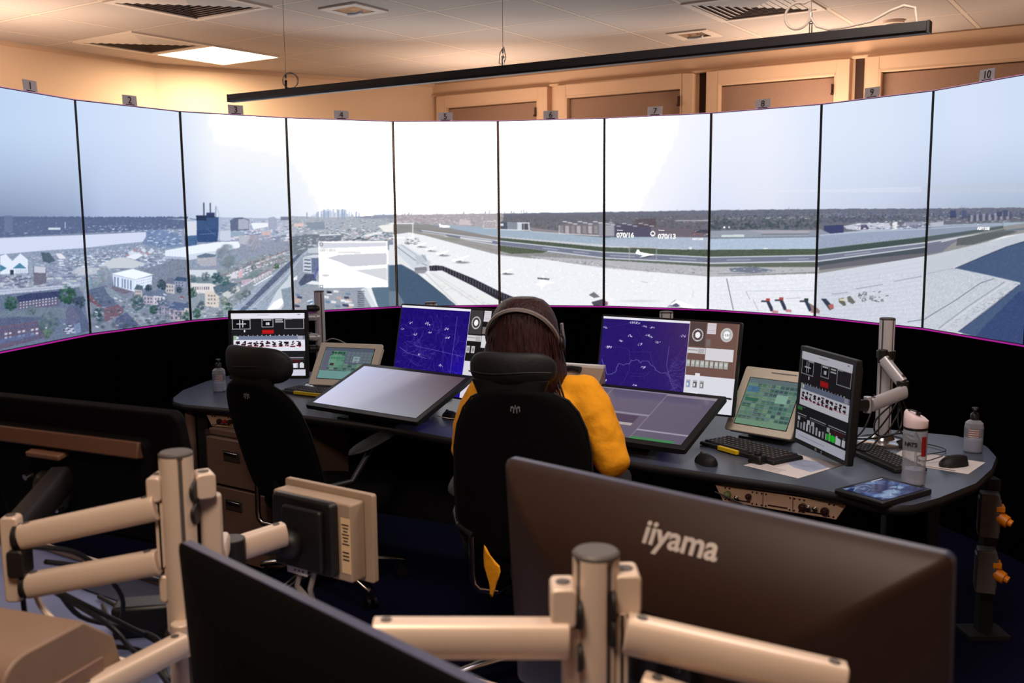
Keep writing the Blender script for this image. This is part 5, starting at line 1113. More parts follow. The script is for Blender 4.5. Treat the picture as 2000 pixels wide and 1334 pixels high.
    # foot reaching down to the desk (vertical in the room)
for t, x, y in ((tR, .42, 3.70), (tL, -.57, 4.20)):
    f = MB(); inv = t.matrix_basis.inverted()
    f.box((x, y, .76), (.26, .16, .055), (0, 0, R(-35)))
    f.box((x, y, .735), (.34, .22, .01), (0, 0, R(-35)))
    f.v = [tuple(inv @ Vector(v)) for v in f.v]; f.build('foot', 'black', t)
# beige touch panels
def beige_panel(label, loc, yaw, tilt, w, h, kind, scr):
    t = thing('beige_touch_panel', label, 'touch screen', loc, (R(-tilt), 0, R(yaw)), 'beige framed touch panels')
    mb = MB(); mb.rbox(-w/2, w/2, 0, h, .010, 0, .012); mb.rbox(-w/2+.006, w/2-.006, .006, h-.006, .01, .012, .038); mb.build('panel_housing', 'beige', t, bevel=.003)
    x0, x1, z0, z1 = scr
    mb = MB(); mb.box(((x0+x1)/2, -.0004, (z0+z1)/2), (x1-x0+.006, .0012, z1-z0+.006)); mb.build('screen_gasket', 'black', t, smooth=0)
    display(cv_beige(kind), t, x0, x1, z0, z1, -.0018, 'scr', 'screen_picture', .9)
    if kind == 'R': mb = MB(); mb.box((.03, -.001, h-.018), (.11, .002, .004)); mb.build('printed_mark', 'logodim', t)
    inv = t.matrix_basis.inverted(); b = MB()
    c = t.matrix_basis @ Vector((0, .06, h*.35)); b.box((c.x, c.y, (c.z+DZ)/2), (.16, .06, c.z-DZ-.005), (0, 0, R(yaw))); b.box((c.x, c.y, DZ+.004), (.2, .14, .008), (0, 0, R(yaw)))
    b.v = [tuple(inv @ Vector(v)) for v in b.v]; b.build('panel_stand', 'black', t)
    return t
beige_panel('beige framed touch panel with green buttons beside the blue radar map on the left', (-.824, 4.567, .815), -18, 38, .335, .235, 'L', (-.130, .130, .035, .205))
beige_panel('beige framed touch panel with green buttons next to the sideways status monitor', (.945, 3.70, .765), -44, 35, .29, .285, 'R', (-.108, .115, .032, .235))

# posts with monitor arms on the desk
def post(name, label, x, y, z0, z1, r=.029, m='alu2', base=True, grp=None):
    t = thing(name, label, 'monitor stand', (x, y, z0), (0, 0, 0), grp); H = z1-z0
    prof = []
    N = 48; pts = []
    for i in range(N):
        a = 2*math.pi*i/N; q = r
        if i % 12 in (0, 1): q = r*.86
        pts.append((q*math.cos(a+.5), q*math.sin(a+.5)))
    mb = MB(); mb.prism(pts, .008, H-.004); mb.build('pole', m, t, smooth=25)
    mb = MB()
    for i in range(0, N, 12):
        a = 2*math.pi*(i+.5)/N+.5; mb.box((r*.86*math.cos(a), r*.86*math.sin(a), H/2), (.003, .007, H-.02), (0, 0, a))
    mb.build('pole_groove', 'cap', t)
    mb = MB(); mb.lathe([(r*.99, H-.006), (r*1.01, H-.003), (r*1.01, H), (r*.9, H+.003)]); mb.build('end_cap', 'cap', t)
    if base:
        mb = MB(); mb.lathe([(.095, 0), (.095, .008), (.085, .014), (.045, .016), (.034, .03)]); mb.build('base_plate', 'chrome', t)
    return t
pR = post('monitor_post', 'tall aluminium post at the right end of the desk, tangled with cables', 1.43, 3.685, DZ+.0005, 1.213)
pL = post('monitor_post', 'aluminium post beside the status monitor at the left end of the desk', -1.0, 5.05, DZ+.0005, 1.228, r=.026)
pC = post('monitor_post', 'aluminium post behind the right radar monitor', .662, 4.15, DZ+.0005, 1.197)
pD = post('monitor_post', 'aluminium post behind the blue radar monitor on the left', -.385, 4.63, DZ+.0005, 1.203)
def loc_of(t, p): return t.matrix_basis.inverted() @ Vector(p)
def arm_seg(t, p0, p1, name='arm', m='alu2', w=.032, h=.042, dots=True):
    p0 = loc_of(t, p0); p1 = loc_of(t, p1); mb = MB(); mb.stadium(p0, p1, w, h); o = mb.build(name, m, t, bevel=.002)
    if dots:
        d = (p1-p0).normalized(); s = d.cross(Vector((0, 0, 1))).normalized(); up = s.cross(d).normalized(); 
        for q in (p0+d*.016, p1-d*.016): mb = MB(); mb.cyl(q+up*(h/2-.001), q+up*(h/2+.0012), .007, n=14); mb.build('screw_cap', 'cap', o)
    return o
def collar(t, z, r=.029, h=.03, m='joint', name='collar'):
    mb = MB(); mb.cyl((0, 0, z), (0, 0, z+h), r+.006, n=28); return mb.build(name, m, t, bevel=.002)
def joint(t, p, r, h, m='joint', name='joint', axis=(0, 0, 1)):
    p = loc_of(t, p); a = Vector(axis)*h/2; mb = MB(); mb.cyl(p-a, p+a, r, n=20); return mb.build(name, m, t, bevel=.002)
# right post: folded arm to the sideways status monitor
collar(pR, .33); joint(pR, (1.40, 3.64, 1.075), .018, .05, name='elbow_joint')
arm_seg(pR, (1.40, 3.635, 1.065), (1.45, 3.57, .985)); joint(pR, (1.45, 3.565, .975), .022, .036)
arm_seg(pR, (1.455, 3.555, .955), (1.30, 3.47, .922), h=.05); joint(pR, (1.285, 3.465, .925), .014, .06, 'alu2', 'swivel'); arm_seg(pR, (1.28, 3.46, .925), (1.165, 3.40, .935), 'mount_arm', 'joint', .03, .04, False)
mb = MB(); c = loc_of(pR, (1.145, 3.39, .94)); mb.box(c, (.02, .12, .12), (0, 0, R(11))); mb.build('mount_plate', 'joint', pR, bevel=.003)
# left post
for z, m in ((.41, 'joint'), (.365, 'alu2'), (.26, 'alu2'), (.20, 'joint')):
    mb = MB(); mb.cyl((-.055, -.03, z), (0, -.01, z), .019, n=18); mb.box((-.035, -.02, z), (.05, .03, .034)); mb.build('arm_bracket', m, pL, bevel=.002)
arm_seg(pL, (-1.04, 5.03, .99), (-1.16, 5.06, .97), 'mount_arm', 'joint', .04, .05, False)
for t, mn, q in ((pC, mR, 1), (pD, mL, 1)):
    c = mn.matrix_basis @ Vector((0, .05, .2)); p = Vector((t.location.x, t.location.y, 1.02)); arm_seg(t, p, c, 'mount_arm', 'joint', .04, .05, False)
c = sL.matrix_basis @ Vector((.14, .045, .19))

# ================================================================== THINGS ON THE DESK
def keyboard(label, x, y, yaw, w=.36, d=.135, strip_y=False, grp='keyboards on the console desk', z=DZ+.0005, m='key'):
    t = thing('keyboard', label, 'keyboard', (x, y, z), (0, 0, R(yaw)), grp)
    mb = MB(); mb.box((0, 0, .008), (w, d, .014), taper=(.985, .97)); mb.build('keyboard_body', 'keybody', t, bevel=.003)
    nx = 16; ny = 6
    k = MB()
    for j in range(ny):
        for i in range(nx):
            if j == 0 and 3 < i < 10: continue
            k.box((-w/2+.014+(i+.5)*(w-.028)/nx, -d/2+.014+(j+.5)*(d-.026)/ny, .0185), ((w-.028)/nx-.003, (d-.026)/ny-.003, .007), taper=(.78, .78))
    k.box((-w/2+.014+6.5*(w-.028)/nx+.01, -d/2+.014+.5*(d-.026)/ny, .0185), (.13*w/.4, (d-.026)/ny-.003, .007), taper=(.96, .8))
    k.build('keys', m, t, smooth=0)
    l = MB()
    for j in range(ny):
        for i in range(nx):
            if j == 0 and 3 < i < 10: continue
            if random.random() < .9: l.box((-w/2+.012+(i+.5)*(w-.028)/nx, -d/2+.016+(j+.5)*(d-.026)/ny, .0222), (.006, .005, .0004))
    l.build('key_legends', 'logodim', t, smooth=0)
    if strip_y: mb = MB(); mb.box((strip_y[0], -d/2-.004, .012), (strip_y[1], .014, .016)); mb.build('yellow_strip', 'yellow', t, bevel=.002)
    return t
keyboard('dark keyboard with a yellow front strip, below the right beige touch panel', .885, 3.555, -58, .38, .155, (-.03, .10))
keyboard('dark keyboard with a yellow front strip, beside the empty chair', -.985, 4.82, -30, .36, .14, (.02, .20))
k3 = keyboard('slim black keyboard behind the sideways status monitor', 1.33, 3.425, -79, .36, .125)
def mouse(label, x, y, yaw, m='leather', s=1., z=DZ+.0005):
    t = thing('computer_mouse', label, 'computer mouse', (x, y, z), (0, 0, R(yaw)), 'black computer mice on the console desk')
    rings = []
    for k in range(9):
        u = -1+2*k/8; yy = u*.055*s; ww = .031*s*math.sqrt(max(.04, 1-abs(u)**3)); hh = .036*s*math.sqrt(max(.03, 1-(abs(u+.15)/1.18)**2.4))
        rings.append([(ww*math.cos(a), yy, max(.001, hh*math.sin(a)) if a <= math.pi else .001) for a in [math.pi*i/10 for i in range(11)]]+[(0, yy, .0008)])
    mb = MB(); mb.loft(rings); mb.build('mouse_body', m, t, smooth=50)
    mb = MB(); mb.cyl((-.004, .028*s, .031*s), (.004, .028*s, .031*s), .007*s, n=14); mb.build('scroll_wheel', 'cap', t)
    mb = MB(); mb.box((0, .038*s, .026*s), (.0012, .03*s, .006), (R(-25), 0, 0)); mb.build('button_gap', 'bump', t)
    return t
mouse('black computer mouse resting on a white sheet at the right end of the desk', 1.548, 3.335, 110, s=1.05, z=DZ+.0012)
mouse('small black computer mouse on the desk edge, left of the yellow striped keyboard', .690, 3.395, 20, 'leather', 1.0)
mouse('black computer mouse between the left touch display and the seated person', -.275, 4.21, 35, s=.9)
mouse('black computer mouse half hidden behind the clear drinking bottle', 1.50, 3.60, 60, s=.9)
t = thing('trackball', 'small black trackball at the front of the yellow striped keyboard', 'trackball', (.875, 3.395, DZ+.0005), (0, 0, R(-50)))
mb = MB(); mb.box((0, 0, .016), (.06, .05, .03), taper=(.8, .8)); mb.build('trackball_body', 'black', t, bevel=.006); mb = MB(); mb.ball((0, 0, .034), .014); mb.build('ball', 'leather', t)

def paper(label, cx, cy, yaw, w, h, z=DZ+.0006, kind=0):
    t = thing('paper_sheet', label, 'paper', (cx, cy, z), (0, 0, R(yaw)))
    mb = MB(); mb.box((0, 0, .0003), (w, h, .0006)); mb.build('sheet', 'paper', t, smooth=0)
    if kind == 1:
        mb = MB(); pts = [(.02, -.03), (.095, -.04), (.10, .06), (.04, .10), (-.05, .08), (-.03, .0)]; mb.prism(pts, .0007, .001); mb.build('printed_picture', 'inkblue', t, smooth=0)
        mb = MB()
        for i in range(17): mb.box((-.06+.0*i+random.uniform(-.003, .003), -.125+i*.0125, .0009), (.08 if i > 3 else .17, .0022, .0003))
        mb.build('printed_lines', 'ink', t, smooth=0)
    else:
        mb = MB(); mb.box((.0, -.085, .0009), (.16, .007, .0003)); mb.build('printed_lines', 'ink', t, smooth=0); mb = MB(); mb.box((.075, -.085, .0011), (.05, .006, .0003)); mb.build('printed_block', 'inkblack', t, smooth=0)
    return t
paper('printed sheet with a pale blue picture at the front of the desk', .995, 3.362, -51, .226, .276, kind=1)
paper('white sheet under the black mouse at the right end of the desk', 1.503, 3.392, -41+0, .29, .20, z=DZ+.0004, kind=2)

# tablet
t = thing('tablet', 'black tablet with a dark blue abstract wallpaper on the right front edge of the desk', 'tablet', (1.172, 2.998, DZ+.001), (0, 0, R(34)))
mb = MB(); mb.rbox(-.127, .127, -.092, .092, .012, 0, .016); mb.v = [(v[0], v[2], v[1]) for v in mb.v]; mb.build('tablet_case', 'black', t, bevel=.003)
c = Canvas(150, 105, bg=(22, 40, 92))
for _ in range(16): cx, cy_ = random.random(), random.random(); c.disc(cx, cy_, random.uniform(.06, .2), random.uniform(.08, .2), random.choice([(40, 78, 140), (16, 28, 70), (110, 146, 190), (70, 104, 160), (150, 176, 206)]), .8, .3, .05)
for _ in range(22): x, y = random.random(), random.random(); a = random.random()*6; c.line([(x, y), (x+.18*math.cos(a), y+.2*math.sin(a)), (x+.25*math.cos(a+.6), y+.25*math.sin(a+.6))], .012, random.choice([(190, 206, 226), (150, 176, 210), (12, 22, 60)]), .8)
c.rect(0, 0, 1, .05, (20, 30, 60)); c.rect(.7, .02, .98, .045, (200, 206, 220))
W, H = c.W, c.H; xs = np.linspace(-.104, .104, W); ys = np.linspace(.078, -.078, H); P = np.zeros((H, W, 3)); P[..., 0] = xs[None]; P[..., 1] = ys[:, None]; P[..., 2] = .0172
me = grid_mesh('tablet_picture', [(P[::-1], lin(c.a[::-1])*.8, 0)], ['touchscr']); o = bpy.data.objects.new('screen_picture', me); COL.objects.link(o); o.parent = t

# drinking bottle
t = thing('drinking_bottle', 'clear plastic drinking bottle with white flip cap and NATS lettering', 'bottle', (1.315, 3.113, DZ+.0005), (0, 0, R(-23)))
mb = MB(); mb.lathe([(0, .002), (.034, .002), (.037, .006), (.0375, .03), (.0355, .045), (.0375, .058), (.0355, .072), (.0375, .085), (.0378, .17), (.0375, .18), (.0355, .186)], n=40); mb.build('bottle_body', 'clear', t)
mb = MB(); mb.lathe([(0, .006), (.033, .006), (.034, .05), (.033, .052), (0, .052)], n=32); mb.build('water', 'gel', t)
mb = MB(); mb.tube([(.006, 0, .01), (.004, 0, .1), (0, 0, .2)], .0035, 8); mb.build('straw', 'clear', t)
mb = MB(); mb.lathe([(.0362, .183), (.0375, .186), (.0375, .190), (.0362, .192)], n=36); mb.build('cap_seal', 'black', t)
mb = MB()
rings = []
for k, (r, z, sl) in enumerate(((.0375, .192, 0), (.0382, .196, 0), (.0382, .214, 0), (.0375, .226, .012), (.033, .232, .014), (.026, .2315, .013))):
    rings.append([(r*math.cos(a), r*math.sin(a), z-sl*math.cos(a)) for a in [2*math.pi*i/36 for i in range(36)]])
mb.loft(rings); mb.build('cap', 'pinkcap', t, smooth=40)
mb = MB(); mb.tube([(-.024, 0, .244), (-.018, -.012, .249), (.0, -.016, .245), (.012, -.008, .236)], .003, 8); mb.box((.006, -.004, .236), (.014, .012, .010), (0, .3, .2)); mb.build('mouthpiece', 'black', t, bevel=.001)
mb = MB()
nn = 10
for i in range(nn):
    a0 = -1.02+.52*i/nn; a1 = -1.02+.52*(i+1)/nn; q = .0383
    mb.add([(q*math.cos(a0), q*math.sin(a0), .10), (q*math.cos(a1), q*math.sin(a1), .10), (q*math.cos(a1), q*math.sin(a1), .165), (q*math.cos(a0), q*math.sin(a0), .165)], [(0, 1, 2, 3)])
mb.build('red_label', 'red', t)
for i, ch in enumerate('NATS'):
    a = -1.86+ (i-1.5)*.26 - .02; q = .0385
    text(ch, .019, 'inkblack', 'lettering', t, (q*math.cos(a), q*math.sin(a), .138), (R(90), 0, a+R(90)), ext=.0003, bold=.0007, sx=1.05)
for i, ch in enumerate('CS'):
    a = -1.25+(i-.5)*.14; q = .0383; text(ch, .008, 'inkblack', 'lettering', t, (q*math.cos(a), q*math.sin(a), .086), (R(90), 0, a+R(90)), ext=.0002, bold=.0003)

def sanitizer(label, x, y, yaw):
    t = thing('sanitiser_bottle', label, 'bottle', (x, y, DZ+.0005), (0, 0, R(yaw)), 'clear hand sanitiser bottles with black caps')
    mb = MB(); mb.lathe([(0, .002), (.031, .002), (.033, .006), (.033, .095), (.031, .108), (.022, .117), (.013, .120), (.013, .126)], n=32); mb.build('bottle_body', 'clear', t)
    mb = MB(); mb.lathe([(0, .005), (.0305, .005), (.0315, .045), (0, .045)], n=28); mb.build('gel', 'gel', t)
    mb = MB(); mb.lathe([(.0334, .058), (.0334, .092)], n=32); mb.f = [f for f in mb.f if len(f) == 4]; mb.mi = [0]*len(mb.f); mb.build('label_sleeve', 'smoke', t)
    mb = MB(); 
    for z in (.086, .078, .070, .062):
        for i in range(8): a = -2.1+.14*i; q = .0337; mb.box((q*math.cos(a), q*math.sin(a), z), (.0006, .0045, .0035), (0, 0, a))
    mb.build('label_print', 'labelp', t, smooth=0)
    mb = MB(); mb.lathe([(.016, .122), (.016, .140), (.012, .146), (.007, .147), (.006, .156), (.012, .158), (.012, .166), (0, .168)], n=20); mb.box((0, -.016, .161), (.010, .03, .008)); mb.build('pump_cap', 'black', t, bevel=.001)
sanitizer('clear sanitiser bottle with pink print at the far right end of the desk', 1.709, 3.533, -25)
sanitizer('clear sanitiser bottle at the left end of the desk beside the empty chair', -1.50, 4.915, 20)
# intercom behind the seated person
t = thing('intercom_unit', 'beige sloped intercom unit with a grille, right behind the seated person', 'intercom', (.275, 3.98, DZ+.0005), (0, 0, R(-25)))
mb = MB(); mb.prism([(-.07, 0), (.08, 0), (.08, .245), (.055, .25), (-.03, .18), (-.07, .03)], -.09, .09, 'x'); mb.build('intercom_body', 'beigeback', t, bevel=.006)
mb = MB(); mb.box((0, .066, .254), (.18, .03, .014)); mb.build('top_rim', 'white', t, bevel=.002)
mb = MB()
for i in range(9): mb.box((.03, .031-.0075*i, .216-.0065*i), (.05, .003, .003), (R(38), 0, 0))
mb.build('speaker_grille', 'cabdark', t); mb = MB(); mb.tube([(-.07, .03, .245), (-.04, .025, .25), (.0, .02, .245)], [.012, .010, .013], 10); mb.build('handset', 'black', t)

# cables round the right post and elsewhere
def cable(label, pts, r=.003, m='cable', grp=None, n=8, sub=6):
    P = [Vector(p) for p in pts]; out = []
    for i in range(len(P)-1):
        p0, p1, p2, p3 = P[max(i-1, 0)], P[i], P[i+1], P[min(i+2, len(P)-1)]
        for k in range(sub):
            u = k/sub; out.append(.5*((2*p1)+(-p0+p2)*u+(2*p0-5*p1+4*p2-p3)*u*u+(-p0+3*p1-3*p2+p3)*u**3))
    out.append(P[-1]); mb = MB(); mb.tube(out, r, n); o = mb.build('cable', m); return tag(o, label, 'cable', grp)
GC = 'black cables drooping around the right post'
LC = 'black cable drooping around the aluminium post at the right end of the desk'
for pts in ([(1.46, 3.60, .93), (1.40, 3.56, .86), (1.33, 3.52, .80), (1.24, 3.47, .765), (1.18, 3.40, .76)], [(1.44, 3.58, .94), (1.46, 3.58, .84), (1.42, 3.56, .79), (1.30, 3.56, .775), (1.20, 3.50, .80)],
            [(1.47, 3.62, .92), (1.50, 3.60, .84), (1.53, 3.60, .775), (1.54, 3.58, .742)], [(1.45, 3.59, .93), (1.44, 3.56, .82), (1.50, 3.57, .76), (1.56, 3.62, .74)],
            [(1.43, 3.60, .90), (1.36, 3.58, .84), (1.36, 3.55, .79), (1.44, 3.54, .80), (1.50, 3.57, .78)], [(1.39, 3.68, .92), (1.35, 3.62, .84), (1.30, 3.60, .775), (1.20, 3.58, .755), (1.12, 3.5, .76)],
            [(1.48, 3.64, .88), (1.42, 3.60, .80), (1.34, 3.50, .785), (1.26, 3.38, .775), (1.19, 3.32, .80)]): cable(LC, pts, .0034, grp=GC)
cable('thin black cable curving from the white sheet mouse over the desk', [(1.53, 3.385, .752), (1.46, 3.37, .738), (1.47, 3.45, .736), (1.60, 3.52, .736), (1.60, 3.60, .736), (1.52, 3.70, .736)], .0018)
cable('black cable hanging over the cream connector strip under the right half of the desk', [(.695, 3.262, .665), (.74, 3.235, .65), (.80, 3.195, .625), (.82, 3.18, .585), (.83, 3.20, .50)], .003)
cable('pale curved cable between the left post and the beige touch panel', [(-.98, 5.02, .96), (-.93, 5.0, .985), (-.86, 4.95, .97), (-.80, 4.9, .93)], .003, 'cablegrey')
cable('white looped lead beside the left touch display', [(-.33, 4.20, .742), (-.31, 4.14, .75), (-.27, 4.13, .745), (-.255, 4.17, .735)], .0018, 'cablew')
cable('black headset lead falling from the left desk edge', [(-.26, 4.19, .75), (-.235, 4.12, .745), (-.24, 4.05, .736), (-.2, 3.95, .7365)], .003)
# ================================================================== OFFICE CHAIRS
def sx_ring(cx, cy, cz, rx, ry, n=24, p=2.6, tz=0., ty=0.):
    out = []
    for i in range(n):
        a = 2*math.pi*i/n; ca, sa = math.cos(a), math.sin(a)
        x = rx*math.copysign(abs(ca)**(2/p), ca); y = ry*math.copysign(abs(sa)**(2/p), sa)
        out.append((cx+x, cy+y, cz+tz*x+ty*y))
    return out
def office_chair(label, x, y, yaw, lift=0., arm=.215, al=.135, lean=5., bh=.60, hx=0., headz=0., spin=0., hs=1.):
    t = thing('office_chair', label, 'chair', (x, y, 0), (0, 0, R(yaw)), 'high backed black operator chairs')
    sz = .47+lift
    # seat
    mb = MB(); mb.loft([sx_ring(0, .01, sz-.05, .20, .20, p=3), sx_ring(0, .01, sz-.03, .245, .24, p=3.4), sx_ring(0, .01, sz+.02, .25, .245, p=3.4), sx_ring(0, .01, sz+.045, .235, .23, p=3), sx_ring(0, .01, sz+.052, .18, .18, p=2.6)]); mb.build('seat', 'blackrough', t, sub=1)
    # backrest: outline rings from the bottom up, curved round the sitter
    z0 = sz+.03; ws = [(0, .15), (.03, .20), (.12, .222), (.25, .226), (.38, .222), (.46, .208), (.52, .185), (.56, .155), (.585, .11), (.595, .06)]
    k = bh/.595; ring = []
    for z, w in ws:
        zz = z0+z*k; yb = -.235-math.tan(R(lean))*(z*k)-.03*math.sin(z/.6*3.1)*0
        rg = []
        for i in range(28):
            a = 2*math.pi*i/28; ca, sa = math.cos(a), math.sin(a)
            xx = w*math.copysign(abs(ca)**.7, ca); yy = .034*math.copysign(abs(sa)**.8, sa)+ .16*xx*xx/.226*.9
            rg.append((xx, yb+yy, zz))
        ring.append(rg)
    mb = MB(); mb.loft(ring); bk = mb.build('backrest', 'blackrough', t, smooth=60, sub=1)
    # thin piping line down each side of the back shell
    for s in (-1, 1):
        pts = [(s*(w+.001), -.235-math.tan(R(lean))*(z*k)+.16*w*w/.226*.9, z0+z*k) for z, w in ws[1:-1]]
        m2 = MB(); m2.tube(pts, .004, 6); m2.build('piping', 'leather', bk)
    # emblem: two little wings over two short stems
    zt = z0+bh-.055; ye = -.235-math.tan(R(lean))*(bh-.055)-.0365
    e = MB()
    for s in (-1, 1): e.box((s*.005, ye, zt-.004), (.0035, .002, .018)); e.box((s*.011, ye, zt+.005), (.008, .002, .006), (0, s*.5, 0)); e.box((s*.014, ye, zt-.004), (.003, .002, .008))
    e.box((0, ye, zt+.006), (.003, .002, .012)); e.build('back_emblem', 'logodim', t, rot=(0, 0, 0))
    # neck bar and headrest roll
    yh = -.225-math.tan(R(lean))*(bh+.03); zh = z0+bh+.055+headz
    mb = MB(); mb.beam((hx, ye+.03, z0+bh-.06), (hx, yh+.012, zh-.01), .07, .014); mb.build('headrest_bar', 'black', t, bevel=.003)
    ring = []
    for i in range(13):
        u = -1+2*i/12; xx = hx+u*.142*hs; q = (1-abs(u)**5)*.5+.5 if abs(u) < 1 else .3
        q = max(.35, math.sqrt(max(0, 1-abs(u)**6))); 
        rg = []
        for j in range(20):
            a = 2*math.pi*j/20; ca, sa = math.cos(a), math.sin(a); ca = math.copysign(abs(ca)**.75, ca); sa = math.copysign(abs(sa)**.75, sa); rg.append((xx, yh+.045*u*u+.038*q*ca, zh+(.056*hs*sa-.012*ca)*q))
        ring.append(rg)
    mb = MB(); mb.loft(ring); hd = mb.build('headrest', 'leather', t, smooth=60, sub=1)
    m2 = MB(); m2.loft([sx_ring(hx, yh+.012, zh-.125, .085, .022, p=3), sx_ring(hx, yh+.01, zh-.09, .10, .028, p=3), sx_ring(hx, yh+.008, zh-.03, .125, .032, p=3)]); m2.build('neck_pad', 'leather', hd, smooth=60)
    m2 = MB(); m2.tube([(hx+u*.139, yh+.045*u*u-.041, zh-.004+.004*math.sin(u*3)) for u in [-.95+1.9*i/12 for i in range(13)]], .0022, 6); m2.build('seam', 'leather', hd)
    # armrests with bent chrome brackets
    for s in (-1, 1):
        az = sz+arm
        a = MB(); rg = []
        for i in range(11):
            u = -1+2*i/10; q = math.sqrt(max(.02, 1-abs(u)**2.6)); rg.append([(s*.262+.048*q*math.cos(b), .02+u*al, az+.03*u+(.016*q*math.sin(b))) for b in [2*math.pi*j/16 for j in range(16)]])
        a.loft(rg); a.build('armrest', 'leather', t, smooth=60)
        b = MB(); b.tube([(s*.262, .0, az-.012), (s*.262, -.03, az-.05), (s*.255, -.12, sz+.13), (s*.21, -.22, sz+.12), (s*.158, -.245, sz+.10)], .013, 10); b.build('arm_strut', 'black', t)
        b = MB(); b.tube([(s*.158, -.255, sz+.10), (s*.155, -.262, sz-.03), (s*.150, -.262, sz-.056), (s*.135, -.258, sz-.074), (s*.085, -.235, sz-.085), (s*.05, -.12, sz-.085)], .011, 12); b.build('arm_bracket', 'chrome', t)
    mb = MB(); mb.box((0, -.02, sz-.075), (.22, .26, .045), taper=(1, 1)); mb.tube([(0, -.12, sz-.075), (0, -.23, sz-.07), (0, -.285, sz+.0), (0, -.285, sz+.16)], [.026, .026, .024, .02], 12); mb.build('tilt_mechanism', 'black', t, bevel=.006)
    mb = MB(); mb.cyl((0, 0, .10), (0, 0, .27), .028, n=20); mb.cyl((0, 0, .26), (0, 0, sz-.09), .016, n=16); mb.build('gas_lift', 'black', t)
    hub = MB(); hub.lathe([(.05, .085), (.055, .10), (.05, .13), (.035, .14)]); hub.build('base_hub', 'chrome', t)
    for k in range(5):
        a = R(spin)+2*math.pi*k/5; c, s_ = math.cos(a), math.sin(a)
        l = MB()
        rg = [];
        for r_, w_, h_, z_ in ((.04, .030, .024, .115), (.12, .028, .022, .118), (.22, .024, .018, .105), (.310, .021, .015, .088), (.335, .016, .012, .080)):
            rg.append([(r_*c-w_*math.cos(b)*s_, r_*s_+w_*math.cos(b)*c, z_+h_*math.sin(b)) for b in [2*math.pi*j/12 for j in range(12)]])
        l.loft(rg); lg = l.build('base_leg', 'chrome', t, smooth=50)
        w = MB(); q = .315
        for d in (-.016, .016): w.cyl((q*c-(d-.007)*s_, q*s_+(d-.007)*c, .028), (q*c-(d+.007)*s_, q*s_+(d+.007)*c, .028), .027, n=18)
        w.cyl((q*c, q*s_, .03), (q*c, q*s_, .075), .007, n=10); w.box((q*c, q*s_, .05), (.03, .026, .02), (0, 0, a)); w.build('caster', 'black', lg)
    return t
c1 = office_chair('black high backed chair with headrest, occupied by the person in the mustard jumper', .085, 3.215, -15, lift=.03, lean=3, bh=.555, headz=.002, hx=-.028)
c2 = office_chair('empty black high backed chair with headrest, left of the seated person', -.80, 4.10, -34, lift=-.055, arm=.275, al=.16, lean=18, bh=.535, headz=.012, spin=-16, hs=1.28, hx=.012)

# ================================================================== THE SEATED PERSON
PR = Vector((.085, 3.215, 0)); PY = R(-12)
person = thing('person', 'person with shoulder length dark hair and mustard jumper, seated from behind', 'person', PR, (0, 0, PY))
def capsule(mb, p0, r0, p1, r1, n=14):
    p0, p1 = Vector(p0), Vector(p1); mb.cyl(p0, p1, r0, r1, n=n); mb.ball(p0, r0, n, 8); mb.ball(p1, r1, n, 8)
def chain(mb, pts):
    for (a, ra), (b, rb) in zip(pts[:-1], pts[1:]): capsule(mb, a, ra, b, rb)
def fuse(mb, name, m, parent, voxel=.009, smooth=8, disp=0., dscale=.06, sub=0):
    me = mb.mesh(name+'_raw')
    bm = bmesh.new(); bm.from_mesh(me); bmesh.ops.recalc_face_normals(bm, faces=bm.faces); bm.to_mesh(me); bm.free()
    o = bpy.data.objects.new(name+'_raw', me); COL.objects.link(o)
    r = o.modifiers.new('r', 'REMESH'); r.mode = 'VOXEL'; r.voxel_size = voxel; r.use_smooth_shade = True
    s = o.modifiers.new('s', 'SMOOTH'); s.factor = .5; s.iterations = smooth
    if disp:
        tx = bpy.data.textures.new(name+'_folds', 'CLOUDS'); tx.noise_scale = dscale; tx.noise_depth = 1
        d = o.modifiers.new('d', 'DISPLACE'); d.texture = tx; d.strength = disp; d.mid_level = .5; d.texture_coords = 'LOCAL'
    bpy.context.view_layer.update()
    ev = o.evaluated_get(bpy.context.evaluated_depsgraph_get()); me2 = bpy.data.meshes.new_from_object(ev); me2.name = name
    bpy.data.objects.remove(o)
    me2.materials.clear(); me2.materials.append(M[m]); me2.polygons.foreach_set('use_smooth', [True]*len(me2.polygons))
    o2 = bpy.data.objects.new(name, me2); COL.objects.link(o2); o2.parent = parent
    return o2
SH = 1.045
sR_, eR, wR = Vector((.165, -.065, SH)), Vector((.262, -.115, .835)), Vector((.225, .115, .785))
sL_, eL, wL = Vector((-.165, -.050, SH)), Vector((-.235, -.04, .835)), Vector((-.215, .16, .785))
hc = Vector((-.028, -.045, 1.235))
b = MB()
# head, face, neck
b.ball(hc+Vector((0, .0, .012)), (.074, .094, .098), 20, 14); b.ball(hc+Vector((0, .03, -.05)), (.054, .058, .062), 16, 10); b.ball(hc+Vector((0, .055, -.092)), (.028, .026, .022), 12, 8)
capsule(b, hc+Vector((0, .088, -.004)), .008, hc+Vector((0, .108, -.034)), .014)
for s in (-1, 1):
    b.ball(hc+Vector((s*.075, -.004, -.012)), (.010, .019, .032), 12, 8); b.ball(hc+Vector((s*.036, .070, -.028)), (.024, .02, .018), 12, 8); b.ball(hc+Vector((s*.030, .076, .022)), (.022, .014, .008), 12, 8)
b.ball(hc+Vector((0, .088, -.062)), (.024, .012, .007), 12, 8); b.ball(hc+Vector((0, .086, -.072)), (.02, .012, .007), 12, 8)
chain(b, [(hc+Vector((0, -.02, -.06)), .052), (Vector((-.01, -.055, 1.08)), .054), (Vector((0, -.06, 1.04)), .07)])
